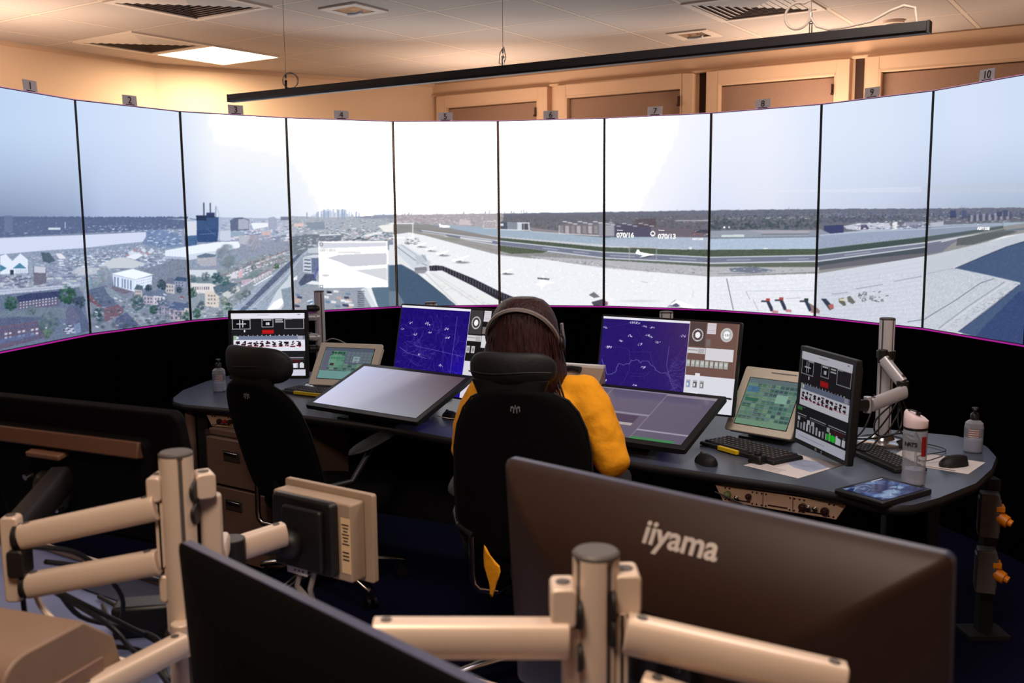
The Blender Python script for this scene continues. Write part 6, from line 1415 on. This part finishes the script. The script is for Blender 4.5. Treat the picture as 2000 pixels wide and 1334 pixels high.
# torso
rings = []
for z, rx, ry, y in ((.47, .155, .115, -.03), (.55, .17, .125, -.03), (.65, .15, .11, -.04), (.75, .145, .10, -.05), (.86, .16, .105, -.055), (.95, .17, .105, -.06), (1.02, .165, .085, -.062), (1.06, .12, .065, -.062), (1.085, .07, .055, -.06)): rings.append(sx_ring(0, y, z, rx, ry, 24, 2.3))
b.loft(rings)
for s, S, E, Wt in ((1, sR_, eR, wR), (-1, sL_, eL, wL)):
    chain(b, [(S, .052), (S.lerp(E, .45), .046), (E, .039), (E.lerp(Wt, .35), .038), (Wt, .026)])
    f = (Wt-E).normalized(); side = Vector((f.y, -f.x, 0)).normalized()*s; dn = Vector((0, 0, -1))
    pal = Wt+f*.045
    capsule(b, Wt, .025, Wt+f*.02, .026); b.ball(pal, (.040, .044, .017), 14, 8)
    for k, (off, ln) in enumerate(((.030, .066), (.011, .076), (-.009, .070), (-.028, .055))):
        k0 = pal+f*.030-side*off; k1 = k0+f*ln*.42+Vector((0, 0, .006)); k2 = k1+f*ln*.32+dn*.008; k3 = k2+f*ln*.22+dn*.012
        chain(b, [(k0, .0098), (k1, .0092), (k2, .0083), (k3, .0072)])
    t0 = Wt+f*.016-side*.026; t1 = t0+f*.028-side*.018; t2 = t1+f*.026-side*.004+dn*.006; t3 = t2+f*.018+side*.002+dn*.006
    chain(b, [(t0, .015), (t1, .0115), (t2, .0098), (t3, .0085)])
    h = Vector((s*.09, -.01, .555)); kn = Vector((s*.115, .40, .575)); an = Vector((s*.12, .43, .10))
    chain(b, [(h, .085), (h.lerp(kn, .5), .074), (kn, .055), (kn.lerp(an, .3), .054), (an, .036), (an+Vector((0, .03, -.04)), .036), (an+Vector((s*.01, .15, -.062)), .030)])
fuse(b, 'body', 'skin', person, .0066, 4)
# eyes and lips (the face looks away from the camera, towards the screens)
for s in (-1, 1):
    e = MB(); e.ball(hc+Vector((s*.030, .082, .006)), (.012, .009, .008), 12, 8); eo = e.build('eye', 'eye', person); e = MB(); e.ball(hc+Vector((s*.030, .0885, .006)), (.0055, .004, .0055), 12, 8); e.build('iris', 'inkblack', eo)
e = MB(); e.ball(hc+Vector((0, .0965, -.066)), (.02, .006, .007), 12, 8); e.build('lips', 'red', person)
# jumper
b = MB(); rings = []
for z, rx, ry, y in ((.50, .185, .14, -.03), (.58, .190, .145, -.03), (.68, .172, .132, -.04), (.78, .168, .125, -.05), (.88, .185, .13, -.055), (.96, .190, .125, -.06), (1.02, .180, .100, -.062), (1.06, .130, .074, -.062), (1.088, .072, .058, -.06)): rings.append(sx_ring(0, y, z, rx, ry, 28, 2.4))
b.loft(rings)
for S, E, Wt in ((sR_, eR, wR), (sL_, eL, wL)):
    d = (E-S)
    chain(b, [(S+Vector((0, 0, -.012)), .068), (S.lerp(E, .35), .073), (S.lerp(E, .75), .068), (E+Vector((0, -.002, 0)), .058), (E.lerp(Wt, .4), .050), (Wt-(Wt-E).normalized()*.015, .036)])
chain(b, [(Vector((-.13, -.06, 1.05)), .05), (Vector((.13, -.065, 1.05)), .05)])
fuse(b, 'jumper', 'jumper', person, .0085, 5, .017, .065)
# soft fold ridges on the right sleeve
b = MB()
def foldline(pts, r): b.tube([Vector(p) for p in pts], [r*math.sin(math.pi*(i+.6)/(len(pts)+.2)) for i in range(len(pts))], 8)
# collar
b = MB()
for k in range(1):
    pts = [(-.010+.066*math.cos(a), -.056+.060*math.sin(a), 1.083+.008*math.cos(a*2)) for a in [2*math.pi*i/28 for i in range(29)]]
    b.tube(pts, .011, 8, caps=False)
b.build('neckband', 'jumper', person)
# trousers, shoes
b = MB()
for s in (-1, 1):
    h = Vector((s*.09, -.01, .56)); kn = Vector((s*.115, .40, .58)); an = Vector((s*.12, .43, .13))
    chain(b, [(h, .098), (h.lerp(kn, .5), .086), (kn, .067), (kn.lerp(an, .3), .064), (an, .052)])
b.loft([sx_ring(0, -.02, .475, .15, .12), sx_ring(0, -.02, .54, .175, .135), sx_ring(0, -.03, .60, .165, .125)])
fuse(b, 'trousers', 'trousers', person, .011, 5, .006, .08)
for s in (-1, 1):
    b = MB(); an = Vector((s*.12, .43, .10)); rg = []
    for u, w, h in ((-.085, .026, .06), (-.06, .044, .10), (0, .048, .115), (.05, .050, .09), (.10, .050, .074), (.16, .046, .066), (.195, .032, .05), (.21, .012, .03)): rg.append([(an.x+s*.01*u*6+w*math.cos(a), an.y+u+.03, .002+max(0, h*(1+math.sin(a))/2*1.0)+.002) for a in [2*math.pi*i/16 for i in range(16)]])
    b.loft(rg); b.build('shoe', 'shoe', person, smooth=60)
# hanging orange hem of the jumper seen under the chair's left arm
b = MB(); pts = [(-.168, -.10, .575), (-.150, -.11, .50), (-.098, -.115, .475), (-.110, -.12, .44), (-.125, -.115, .40), (-.135, -.115, .355), (-.150, -.11, .352), (-.142, -.11, .42), (-.172, -.105, .445)]
b.add([(x+.045, y-.20, z+.06) for x, y, z in pts]+[(x+.045, y-.192, z+.06) for x, y, z in pts], [tuple(range(9)), tuple(range(17, 8, -1))]+[(i, (i+1) % 9, 9+(i+1) % 9, 9+i) for i in range(9)]); b.build('hanging_hem', 'jumper', person, sub=1)
# hair: combed surface falling to the shoulders, with fine ridges
NA = 168; rings = []
prof = [(.115, .012), (.112, .045), (.104, .070), (.088, .089), (.062, .103), (.035, .110), (.0, .1115), (-.035, .113), (-.07, .116), (-.105, .119), (-.135, .121), (-.165, .118), (-.195, .112)]
rnd = [random.uniform(-1, 1) for _ in range(NA)]
def smoothn(a, k):
    n = len(a); return [sum(a[(i+j) % n] for j in range(-k, k+1))/(2*k+1) for i in range(n)]
fine = rnd; mid = smoothn([random.uniform(-1, 1) for _ in range(NA)], 3); wide = smoothn([random.uniform(-1, 1) for _ in range(NA)], 9)
for j, (z, r) in enumerate(prof):
    fall = max(0, (.02-z)/.2); rg = []
    for i in range(NA):
        a = 2*math.pi*i/NA; q = r*(1+.006*fine[i]+.022*mid[i]*(.3+fall)+.06*wide[i]*fall)
        wd = 1+.30*min(1, max(0, (.09-z)/.20)); x = q*math.cos(a)*.88*wd; y = q*math.sin(a)*1.02
        if z < .03 and math.sin(a) > .25:      # keep the face clear
            y = min(y, .052-.03*fall) + 0; 
        zz = z-(.030*abs(mid[i])+.02*fine[i]+.03*wide[i])*(1 if j > 10 else 0)
        rg.append((hc.x+x*1.04-.008, hc.y+y-.008-.02*fall, hc.z+.004+zz))
    rings.append(rg)
mb = MB(); mb.loft(rings); hair = mb.build('hair', 'hair', person, smooth=70)
st = MB()
for _ in range(34):
    a = random.uniform(math.pi*.98, math.pi*2.02); r = .108+random.random()*.01; z = random.uniform(-.1, .03); L = random.uniform(.05, .12); pts = []
    for i in range(6):
        u = i/5; rr = r+.002+u*.004; pts.append((hc.x+rr*(1.0+.10*u)*math.cos(a+u*.05), hc.y+rr*1.02*math.sin(a+u*.05)-.012-.012*u, hc.z+z-L*u))
    st.tube(pts, [.0006, .0018, .0024, .0022, .0016, .0005], 5)
st.build('hair_locks', 'hair', hair)
st = MB()
for k in range(5):
    x0 = .070+k*.009; e = random.uniform(-.012, .012); pts = []
    ctrl = [(x0, -.055, -.115), (x0+.018, -.080, -.160), (x0+.032+e*.3, -.098, -.195), (x0+.040+e, -.112, -.225), (x0+.045+e*1.6, -.124, -.250-.01*random.random())]
    for (q0, q1) in zip(ctrl[:-1], ctrl[1:]):
        for u in (0, .5): pts.append((hc.x+q0[0]+(q1[0]-q0[0])*u, hc.y+q0[1]+(q1[1]-q0[1])*u, hc.z+q0[2]+(q1[2]-q0[2])*u))
    st.tube(pts, [.004, .0045, .0045, .004, .0032, .0024, .0014, .0005], 6)
st.build('loose_locks', 'hair', hair)
# headset
hs = thing('headset', 'thin grey band headset worn over the dark hair', 'headset', PR, (0, 0, PY))
pr_z = [q[0] for q in reversed(prof)]; pr_r = [q[1] for q in reversed(prof)]
pts = []
for i in range(25):
    a = math.pi*i/24; x = .119*math.cos(a); z = -.035+.117*math.sin(a)
    rr = float(np.interp(z, pr_z, pr_r)); wd = 1+.30*min(1, max(0, (.09-z)/.20)); ax_ = rr*.88*wd*1.04+.004
    y = -.018-rr*1.05*math.sqrt(max(0, 1-(x/ax_)**2)) if abs(x) < ax_ else -.018
    y = max(y, -.018-.9*.117*math.sin(a)); pts.append((hc.x-.008+x, hc.y+y, hc.z+z+.004))
mb = MB(); 
rg = [[(p[0]+dx*1.0*math.cos(math.pi*i/24)*1, p[1]+dy, p[2]+dx*math.sin(math.pi*i/24)) for dx, dy in ((-.004, -.011), (.004, -.009), (.007, 0), (.005, .009), (-.001, .010), (-.006, 0))] for i, p in enumerate(pts)]
mb.loft(rg); mb.build('headband', 'headband', hs, smooth=50)
for s in (-1, 1):
    mb = MB(); mb.cyl((hc.x+s*.104, hc.y-.008, hc.z-.03), (hc.x+s*.128, hc.y-.008, hc.z-.03), .030, .026, n=24); mb.build('earpiece', 'black', hs, bevel=.004)
    mb = MB(); mb.beam((hc.x+s*.124, hc.y-.014, hc.z-.02), (hc.x+s*.120, hc.y-.024, hc.z+.035), .008, .012); mb.build('slider', 'logodim', hs, bevel=.001)
mb = MB(); mb.tube([(hc.x-.112, hc.y, hc.z-.03), (hc.x-.12, hc.y+.05, hc.z-.055), (hc.x-.09, hc.y+.10, hc.z-.075), (hc.x-.045, hc.y+.125, hc.z-.078)], .003, 8); mb.ball((hc.x-.042, hc.y+.126, hc.z-.078), .007); mb.build('microphone_boom', 'black', hs)
# ================================================================== FOREGROUND CONSOLE
def on_line(px): return px
fd = thing('worktop', 'pale grey worktop with dark felt pad in the left foreground', 'desk', (0, 0, 0))
far0 = Vector((-2.4, 3.30, 0)); u_ = Vector((math.cos(R(-33.5)), math.sin(R(-33.5)), 0)); v_ = Vector((-u_.y, u_.x, 0))
p = [far0, far0+u_*4.6, far0+u_*4.6-v_*.72, far0-v_*.72]
mb = MB(); mb.prism([(q.x, q.y) for q in p], .705, .73); mb.build('worktop_board', 'fgdesk', fd, bevel=.003)
q0 = Vector((-.80, 2.17, 0))
mb = MB(); 
for a, bq in ((p[0], p[1]),): mb.beam(a+Vector((0, 0, .738)), bq+Vector((0, 0, .738)), .012, .016)
mb.build('cream_back_lip', 'strip', fd, bevel=.002)
mb = MB()
for k in (.3, 2.3, 4.3): c = far0+u_*k-v_*.36; mb.box((c.x, c.y, .352), (.05, .60, .70), (0, 0, R(-33.5)))
for nm in ('support_panel',):
    for k in (.3, 2.3, 4.3):
        c = far0+u_*k-v_*.36; m2 = MB(); m2.box((c.x, c.y, .352), (.04, .60, .704), (0, 0, R(-33.5))); m2.build(nm, 'deskdark', fd, bevel=.003)
fp = Vector((-1.0, 2.28, .7305)); t = thing('felt_pad', 'dark blue felt pad on the pale worktop behind the left post', 'mat', (-.86, 2.235, .7303), (0, 0, R(-33.5)))
mb = MB(); mb.box((0, 0, .002), (.42, .16, .004)); mb.build('pad', 'mat', t, bevel=.001)
FA = (-.592, 1.669); FB = (.1015, 1.158)
pA = post('monitor_post', 'warm lit aluminium post with two left arms in the left foreground', FA[0], FA[1], .7305, 1.215, m='alu')
pB = post('monitor_post', 'warm lit aluminium post with arms on both sides in front of the lettered monitor', FB[0], FB[1], .7305, 1.212, m='alu')
# --- post A arms
def bracket(t, p, w=.036, h=.044, m='alu', d=.05, yaw=0, nm='arm_bracket'):
    p = loc_of(t, p); mb = MB(); mb.rbox(-w/2, w/2, -h/2, h/2, .008, -d/2, d/2); rm = Matrix.Rotation(yaw, 3, 'Z'); mb.v = [tuple(rm @ Vector(v)+p) for v in mb.v]; o = mb.build(nm, m, t, bevel=.003)
    mb = MB(); mb.cyl(p+Vector((0, 0, h/2-.001)), p+Vector((0, 0, h/2+.0015)), w*.28, n=16); mb.build('screw_cap', 'cap', o); return o
def disc_between(t, p, r, th, ax, m='joint'): joint(t, p, r, th, m, 'pivot', ax)
arm_seg(pA, (-.625, 1.655, 1.121), (-.868, 1.655, 1.070), h=.044, w=.034, m='alu')
arm_seg(pA, (-.627, 1.655, 1.022), (-.862, 1.655, .980), h=.044, w=.034, m='alu')
arm_seg(pA, (-.868, 1.69, 1.075), (-.625, 1.70, 1.121), h=.02, w=.01, m='alu', dots=False)
bracket(pA, (-.885, 1.66, 1.03), .03, .155, 'alu', .03, .1); bracket(pA, (-.872, 1.655, 1.025), .03, .05, 'joint', .04)
mb = MB(); a = loc_of(pA, (-.872, 1.655, 1.071)); mb.cyl(a-Vector((.004, 0, 0)), a+Vector((.004, 0, 0)), .023, n=20); mb.build('arm_end_cap', 'joint', pA)
mb = MB(); a = loc_of(pA, (-.865, 1.655, .981)); mb.cyl(a-Vector((.004, 0, 0)), a+Vector((.004, 0, 0)), .023, n=20); mb.build('arm_end_cap', 'joint', pA)
bracket(pA, (-.628, 1.675, 1.153), .026, .045, 'alu'); bracket(pA, (-.622, 1.665, 1.07), .014, .12, 'alu', .02); bracket(pA, (-.622, 1.665, .97), .016, .05, 'alu', .02)
bracket(pA, (-.555, 1.70, 1.150), .034, .046, 'alu', .045, .5); bracket(pA, (-.548, 1.71, 1.065), .036, .13, 'alu', .02)
for z in (1.145, 1.105, 1.0, .955, .90): disc_between(pA, (-.563, 1.672, z), .020, .008, (1, 0, 0))
arm_seg(pA, (-.572, 1.60, .895), (-.68, 1.43, .885), h=.040, w=.036, m='alu'); collar(pA, .13)
joint(pA, (-.585, 1.63, .89), .018, .06, 'alu', 'swivel')
# short mount from the elbow back to the dark monitor
arm_seg(pA, (-.895, 1.68, 1.06), (-.93, 1.95, 1.09), 'mount_arm', 'joint', .05, .06, False)
# arm to the beige monitor
arm_seg(pA, (-.545, 1.73, 1.0), (-.575, 1.86, .985), 'arm', 'alu', .03, .042, False)
arm_seg(pA, (-.575, 1.865, .962), (-.475, 1.95, .972), 'arm', 'alu', .036, .05)
joint(pA, (-.56, 1.86, .968), .028, .052)
# --- post B arms
arm_seg(pB, (.066, 1.135, 1.111), (-.172, 1.125, 1.118), h=.046, w=.040, m='alu')
arm_seg(pB, (.135, 1.125, 1.122), (.385, 1.075, 1.080), h=.046, w=.040, m='alu')
arm_seg(pB, (.150, 1.095, 1.065), (.33, 1.03, 1.030), h=.040, w=.034, m='alu')
arm_seg(pB, (.066, 1.10, 1.035), (-.12, 1.09, 1.030), h=.03, w=.034, m='alu', dots=False)
bracket(pB, (.060, 1.15, 1.152), .032, .05, 'alu', .05); bracket(pB, (.070, 1.15, 1.06), .022, .13, 'alu', .03)
bracket(pB, (.139, 1.165, 1.162), .034, .052, 'alu', .05); bracket(pB, (.132, 1.15, 1.07), .014, .14, 'alu', .03)
for z in (1.150, 1.118): disc_between(pB, (.121, 1.145, z), .022, .006, (1, 0, 0))
for z in (1.140, 1.085): disc_between(pB, (.080, 1.142, z), .020, .006, (1, 0, 0))
joint(pB, (.165, 1.19, 1.055), .022, .045)
arm_seg(pB, (.165, 1.19, 1.05), (.20, 1.255, 1.02), 'mount_arm', 'joint', .04, .05, False)

# --- foreground monitors seen from behind
def back_monitor(label, loc, yaw, tilt, w, h, th=.045, m='backplastic', depth=1., hump=True, r=.012):
    t = thing('desktop_monitor', label, 'monitor', loc, (R(-tilt), 0, R(yaw+180)))
    mb = MB(); mb.rbox(-w/2, w/2, 0, h, r, -.006, .010); mb.build('front_bezel', 'edgeblue', t, bevel=.002)
    # softly swollen back shell
    rings = []
    for k, (s, y) in enumerate(((0, .010), (.003, .014), (.012, .020), (.03, .029), (.05, .038), (.08, .049), (.11, .058), (.14, .064), (.17, .068), (.20, .070))):
        q = max(.012, r-s*.1); pts = []
        x0, x1, z0_, z1_ = -w/2+s, w/2-s, s*1.25, h-s*.75
        for cx, cz, a0 in ((x1-q, z0_+q, -90), (x1-q, z1_-q, 0), (x0+q, z1_-q, 90), (x0+q, z0_+q, 180)):
            for i in range(7): a = R(a0+90*i/6); pts.append((cx+q*math.cos(a), .010+(y-.010)*depth, cz+q*math.sin(a)))
        rings.append(pts)
    mb = MB(); mb.loft(rings); mb.build('back_shell', m, t, smooth=40)
    mb = MB(); mb.box((0, 0.074*depth+.006, h*.40), (.13, .022, .13)); mb.build('mount_plate', 'joint', t, bevel=.004)
    for sx in (-1, 1):
        for sz in (-1, 1): mb = MB(); mb.cyl((sx*.05, 0.074*depth+.015, h*.40+sz*.05), (sx*.05, 0.074*depth+.021, h*.40+sz*.05), .006, n=12); mb.build('mount_screw', 'chrome', t)
    return t
M['backplastic'] = mat('brown_black_plastic', (42, 25, 16), .5, var=.05, scale=60, spec=.25)
M['edgeblue'] = mat('screenlit_monitor_edge', (52, 54, 76), .4, var=.05)  # screen light on the monitor edges is put into this bluish colour
M['backblack'] = mat('near_black_plastic', (4, 3, 4), .8, var=.1, spec=.1)
iy = back_monitor('large dark monitor seen from behind with silver iiyama lettering, right foreground', (.281, 1.385, .813), -42.4, 4, .722, .408, depth=1.5)
text('iiyama', .049, 'logogrey', 'lettering', iy, (-.012, .0585, .362), (R(56), 0, R(180)), ext=.0008, bold=.0011, sx=1.0)
dk = back_monitor('plain black monitor seen edge on from behind at the bottom of the photo', (-.2205, 1.143, .798), -44.8, 3, .70, .361, m='backblack', depth=.5)
# dark touch monitor at the far left, back with a raised step, its lit top edge painted brown
k_ = .82
tl = thing('desktop_monitor', 'dark monitor seen from behind with a raised step, its lit top edge painted brown, left foreground', 'monitor', (-1.076*k_-.03, 2.574*k_, 1.63-(1.63-.779)*k_), (R(-12), 0, R(-25+180)))
W_, H_ = .62, .315
mb = MB(); mb.rbox(-W_/2, W_/2, 0, H_, .022, 0, .026); mb.build('front_bezel', 'backblack', tl, bevel=.004)
mb = MB(); mb.rbox(-W_/2+.075, W_/2-.06, .03, H_-.055, .02, .026, .052); mb.build('back_step', 'backblack', tl, bevel=.008, seg=3)
mb = MB(); mb.box((0, .050, H_-.075), (W_-.17, .026, .034), (R(24), 0, 0)); mb.build('step_lip', mat('lit_step_plastic', (88, 58, 44), .5, var=.06, scale=60), tl, bevel=.003)
mb = MB(); mb.box((.04, .064, H_-.103), (.10, .03, .012)); mb.build('carry_handle', mat('brown_handle_plastic', (112, 80, 62), .5), tl, bevel=.003)
mb = MB(); mb.ball((.06, .060, .12), (.05, .03, .05), 18, 10); mb.build('mount_ball', 'joint', tl)
for dx, dz in ((.02, .16), (.10, .16), (.03, .09)): mb = MB(); mb.cyl((dx, .07, dz), (dx, .088, dz), .007, n=12); mb.build('mount_knob', 'chrome', tl)

# beige monitor on its arm
bb = thing('beige_monitor', 'small beige monitor seen from behind on a black arm joint', 'monitor', (-.398, 2.075, .845), (0, 0, R(-34+180)))
W_, H_ = .262, .195
mb = MB(); mb.rbox(-W_/2, W_/2, 0, H_, .006, 0, .014); mb.build('front_rim', 'beigeback', bb, bevel=.002)
mb = MB(); mb.rbox(-W_/2+.022, W_/2-.008, .010, H_-.014, .006, .014, .058); mb.build('back_case', 'beigeback', bb, bevel=.004)
mb = MB(); mb.rbox(-.076, .105, .02, H_-.012, .012, .058, .080); mb.build('mount_block', 'joint', bb, bevel=.006)
mb = MB(); mb.rbox(-.055, .060, .03, H_-.03, .008, .080, .094); mb.build('mount_spine', 'joint', bb, bevel=.004)
mb = MB(); mb.ball((.03, .10, .085), (.034, .03, .032), 18, 10); mb.cyl((.03, .09, .085), (.055, .15, .085), .018, n=18); mb.build('swivel_joint', 'joint', bb)
for x, z in ((-.02, .14), (.05, .15), (-.02, .05)): mb = MB(); mb.cyl((x, .080, z), (x, .088, z), .006, n=12); mb.build('mount_screw', 'chrome', bb)
mb = MB(); mb.box((-.094, .0585, .09), (.026, .001, .12)); lab = mb.build('type_label', mat('cream_type_label', (230, 196, 150), .6, var=.02), bb, smooth=0)
mb = MB()
for i in range(7): mb.box((-.094, .0594, .136-i*.007), (.020-.004*(i % 3), .0006, .0026))
for i in range(3): mb.box((-.094, .0594, .06+i*.008), (.018, .0006, .003))
mb.build('label_print', 'screw', lab, smooth=0)
mb = MB(); mb.box((.030, .0815, .022), (.060, .002, .022)); mb.build('spec_plate', 'paper', bb); mb = MB(); [mb.box((.012+i*.012, .083, .020), (.004, .001, .004)) for i in range(3)]; mb.build('spec_print', 'inkblack', bb, smooth=0)
for x, a in ((-.01, .3), (.03, -.2)): mb = MB(); mb.tube([(x, .07, .02), (x+.01, .075, -.02), (x+a*.06, .06, -.055)], .006, 8); mb.build('lead', 'cablegrey', bb)

M['housing'] = mat('brown_beige_casing', (128, 104, 86), .55, var=.04, scale=20)
# beige equipment housing in the bottom left corner
eh = thing('equipment_housing', 'beige rounded equipment housing with a silver lock, bottom left corner', 'equipment case', (-.86, 1.52, .7305), (0, 0, R(-20)))
pr = []
for i in range(9): a = R(90*i/8); pr.append((-.16+.05-.05*math.cos(a)*1.0, .20+.05*math.sin(a)))
prof = [(-.17, 0), (-.165, .21)]+[(-.160+.05*(1-math.cos(R(90*i/8))), .225+.045*math.sin(R(90*i/8))) for i in range(9)]+[(.0, .270), (.06, .22), (.08, .15), (.08, 0)]
mb = MB(); mb.prism(prof, -.26, .20, 'x'); mb.build('housing_shell', 'housing', eh, bevel=.004)
mb = MB(); mb.box((.085, -.172, .12), (.17, .012, .17)); mb.build('side_panel', mat('pale_beige_panel', (206, 184, 166), .5), eh, bevel=.002)
mb = MB(); mb.box((-.12, -.170, .12), (.20, .014, .19)); mb.build('front_panel', mat('warm_beige_panel', (196, 170, 150), .5), eh, bevel=.002)
mb = MB(); mb.cyl((-.055, -.19, .18), (-.055, -.175, .18), .011, n=18); mb.box((-.055, -.192, .18), (.003, .003, .012)); mb.build('lock', 'chrome', eh, bevel=.001)
mb = MB(); mb.box((.202, -.05, .12), (.006, .16, .16)); mb.build('end_panel', 'cab', eh, bevel=.002)

GF = 'tangled cables in the left foreground'
cable('thick cream cable drooping below the lower left arm', [(-.855, 1.665, .965), (-.845, 1.67, .93), (-.80, 1.66, .89), (-.74, 1.63, .872), (-.695, 1.60, .870), (-.67, 1.59, .868)], .0055, 'cablew')
for pts in ([(-.87, 1.69, 1.04), (-.82, 1.78, .99), (-.80, 1.9, .86), (-.86, 2.0, .745), (-.95, 2.15, .738)], [(-.86, 1.68, .98), (-.80, 1.75, .90), (-.74, 1.85, .80), (-.70, 1.9, .742), (-.62, 1.86, .737)],
            [(-.84, 1.70, .97), (-.84, 1.8, .86), (-.78, 1.88, .80), (-.70, 1.82, .80), (-.66, 1.75, .76), (-.62, 1.78, .737)], [(-.83, 1.68, .96), (-.77, 1.76, .86), (-.72, 1.74, .82), (-.66, 1.70, .80), (-.62, 1.66, .78)],
            [(-.98, 2.2, .738), (-.86, 2.09, .739), (-.74, 1.97, .738), (-.66, 1.90, .738)], [(-.86, 1.72, 1.0), (-.78, 1.85, .93), (-.70, 1.98, .84), (-.72, 2.06, .75), (-.82, 2.12, .738)],
            [(-.88, 1.67, .95), (-.885, 1.68, .90), (-.90, 1.69, .86)], [(-.80, 1.8, .80), (-.73, 1.80, .79), (-.68, 1.72, .80), (-.69, 1.64, .78), (-.66, 1.6, .75)]):
    cable('black cable in the tangle under the left foreground arms', pts, .005, grp=GF)
t = thing('power_adapter', 'black power adapter in the cable tangle on the pale worktop', 'power adapter', (-.80, 2.02, .7305), (0, 0, R(10))); mb = MB(); mb.box((0, 0, .035), (.13, .07, .07)); mb.build('adapter_body', 'black', t, bevel=.008)
# ================================================================== LIGHT AND CAMERA
w = bpy.data.worlds.new('World'); SC.world = w; w.use_nodes = True
w.node_tree.nodes['Background'].inputs[0].default_value = (.3, .25, .2, 1); w.node_tree.nodes['Background'].inputs[1].default_value = .0
def area(name, loc, rot, size, power, col, sy=None):
    l = bpy.data.lights.new(name, 'AREA'); l.energy = power; l.color = col; l.shape = 'RECTANGLE'; l.size = size; l.size_y = sy or size
    o = bpy.data.objects.new(name, l); COL.objects.link(o); o.location = loc; o.rotation_euler = rot; return o
WARM = (1., .79, .63)
area('ceiling_lamp_near', (-.38, .62, CZ-.03), (0, 0, GY), .6, 42, WARM)
area('ceiling_lamp_far_left', (-4.2, 3.6, CZ-.03), (0, 0, GY), .6, 14, WARM)
area('ceiling_lamp_over_console', (.9, 2.5, CZ-.03), (0, 0, GY), .6, 26, (1., .86, .76))
pl = cell(-2, 1); area('ceiling_lamp_panel', (pl.x, pl.y, CZ-.02), (0, 0, GY), .56, 26, (1, .82, .62))
UP = (1., .77, .61)  # added lamps, unseen behind the screens, to brighten walls and ceiling
area('added_uplight_left', (-2.75, 5.3, 1.9), (R(180), 0, 0), .5, 19, UP)
area('added_uplight_back', (-.2, 7.2, 1.9), (R(180), 0, 0), .5, 16, UP)
area('added_uplight_right', (1.9, 6.25, 1.9), (R(180), 0, 0), .5, 19, UP)
area('added_uplight_far_right', (3.0, 5.0, 1.9), (R(180), 0, 0), .5, 4, UP)
area('added_uplight_above_console', (-.3, 2.6, 2.35), (R(180), 0, 0), .5, 21, (.72, .73, 1.))  # added fill lamp out of view, tints the ceiling bluish
cam = bpy.data.cameras.new('camera'); co = bpy.data.objects.new('camera', cam); COL.objects.link(co)
co.matrix_world = Matrix.Translation((0, 0, 1.63)) @ Matrix.Rotation(R(90-7.61), 4, 'X') @ Matrix.Rotation(R(-.505), 4, 'Z')
cam.sensor_width = 36; cam.lens = 1903/2000*36; cam.clip_start = .02
cam.dof.use_dof = True; cam.dof.focus_distance = 4.2; cam.dof.aperture_fstop = 5.0
SC.camera = co
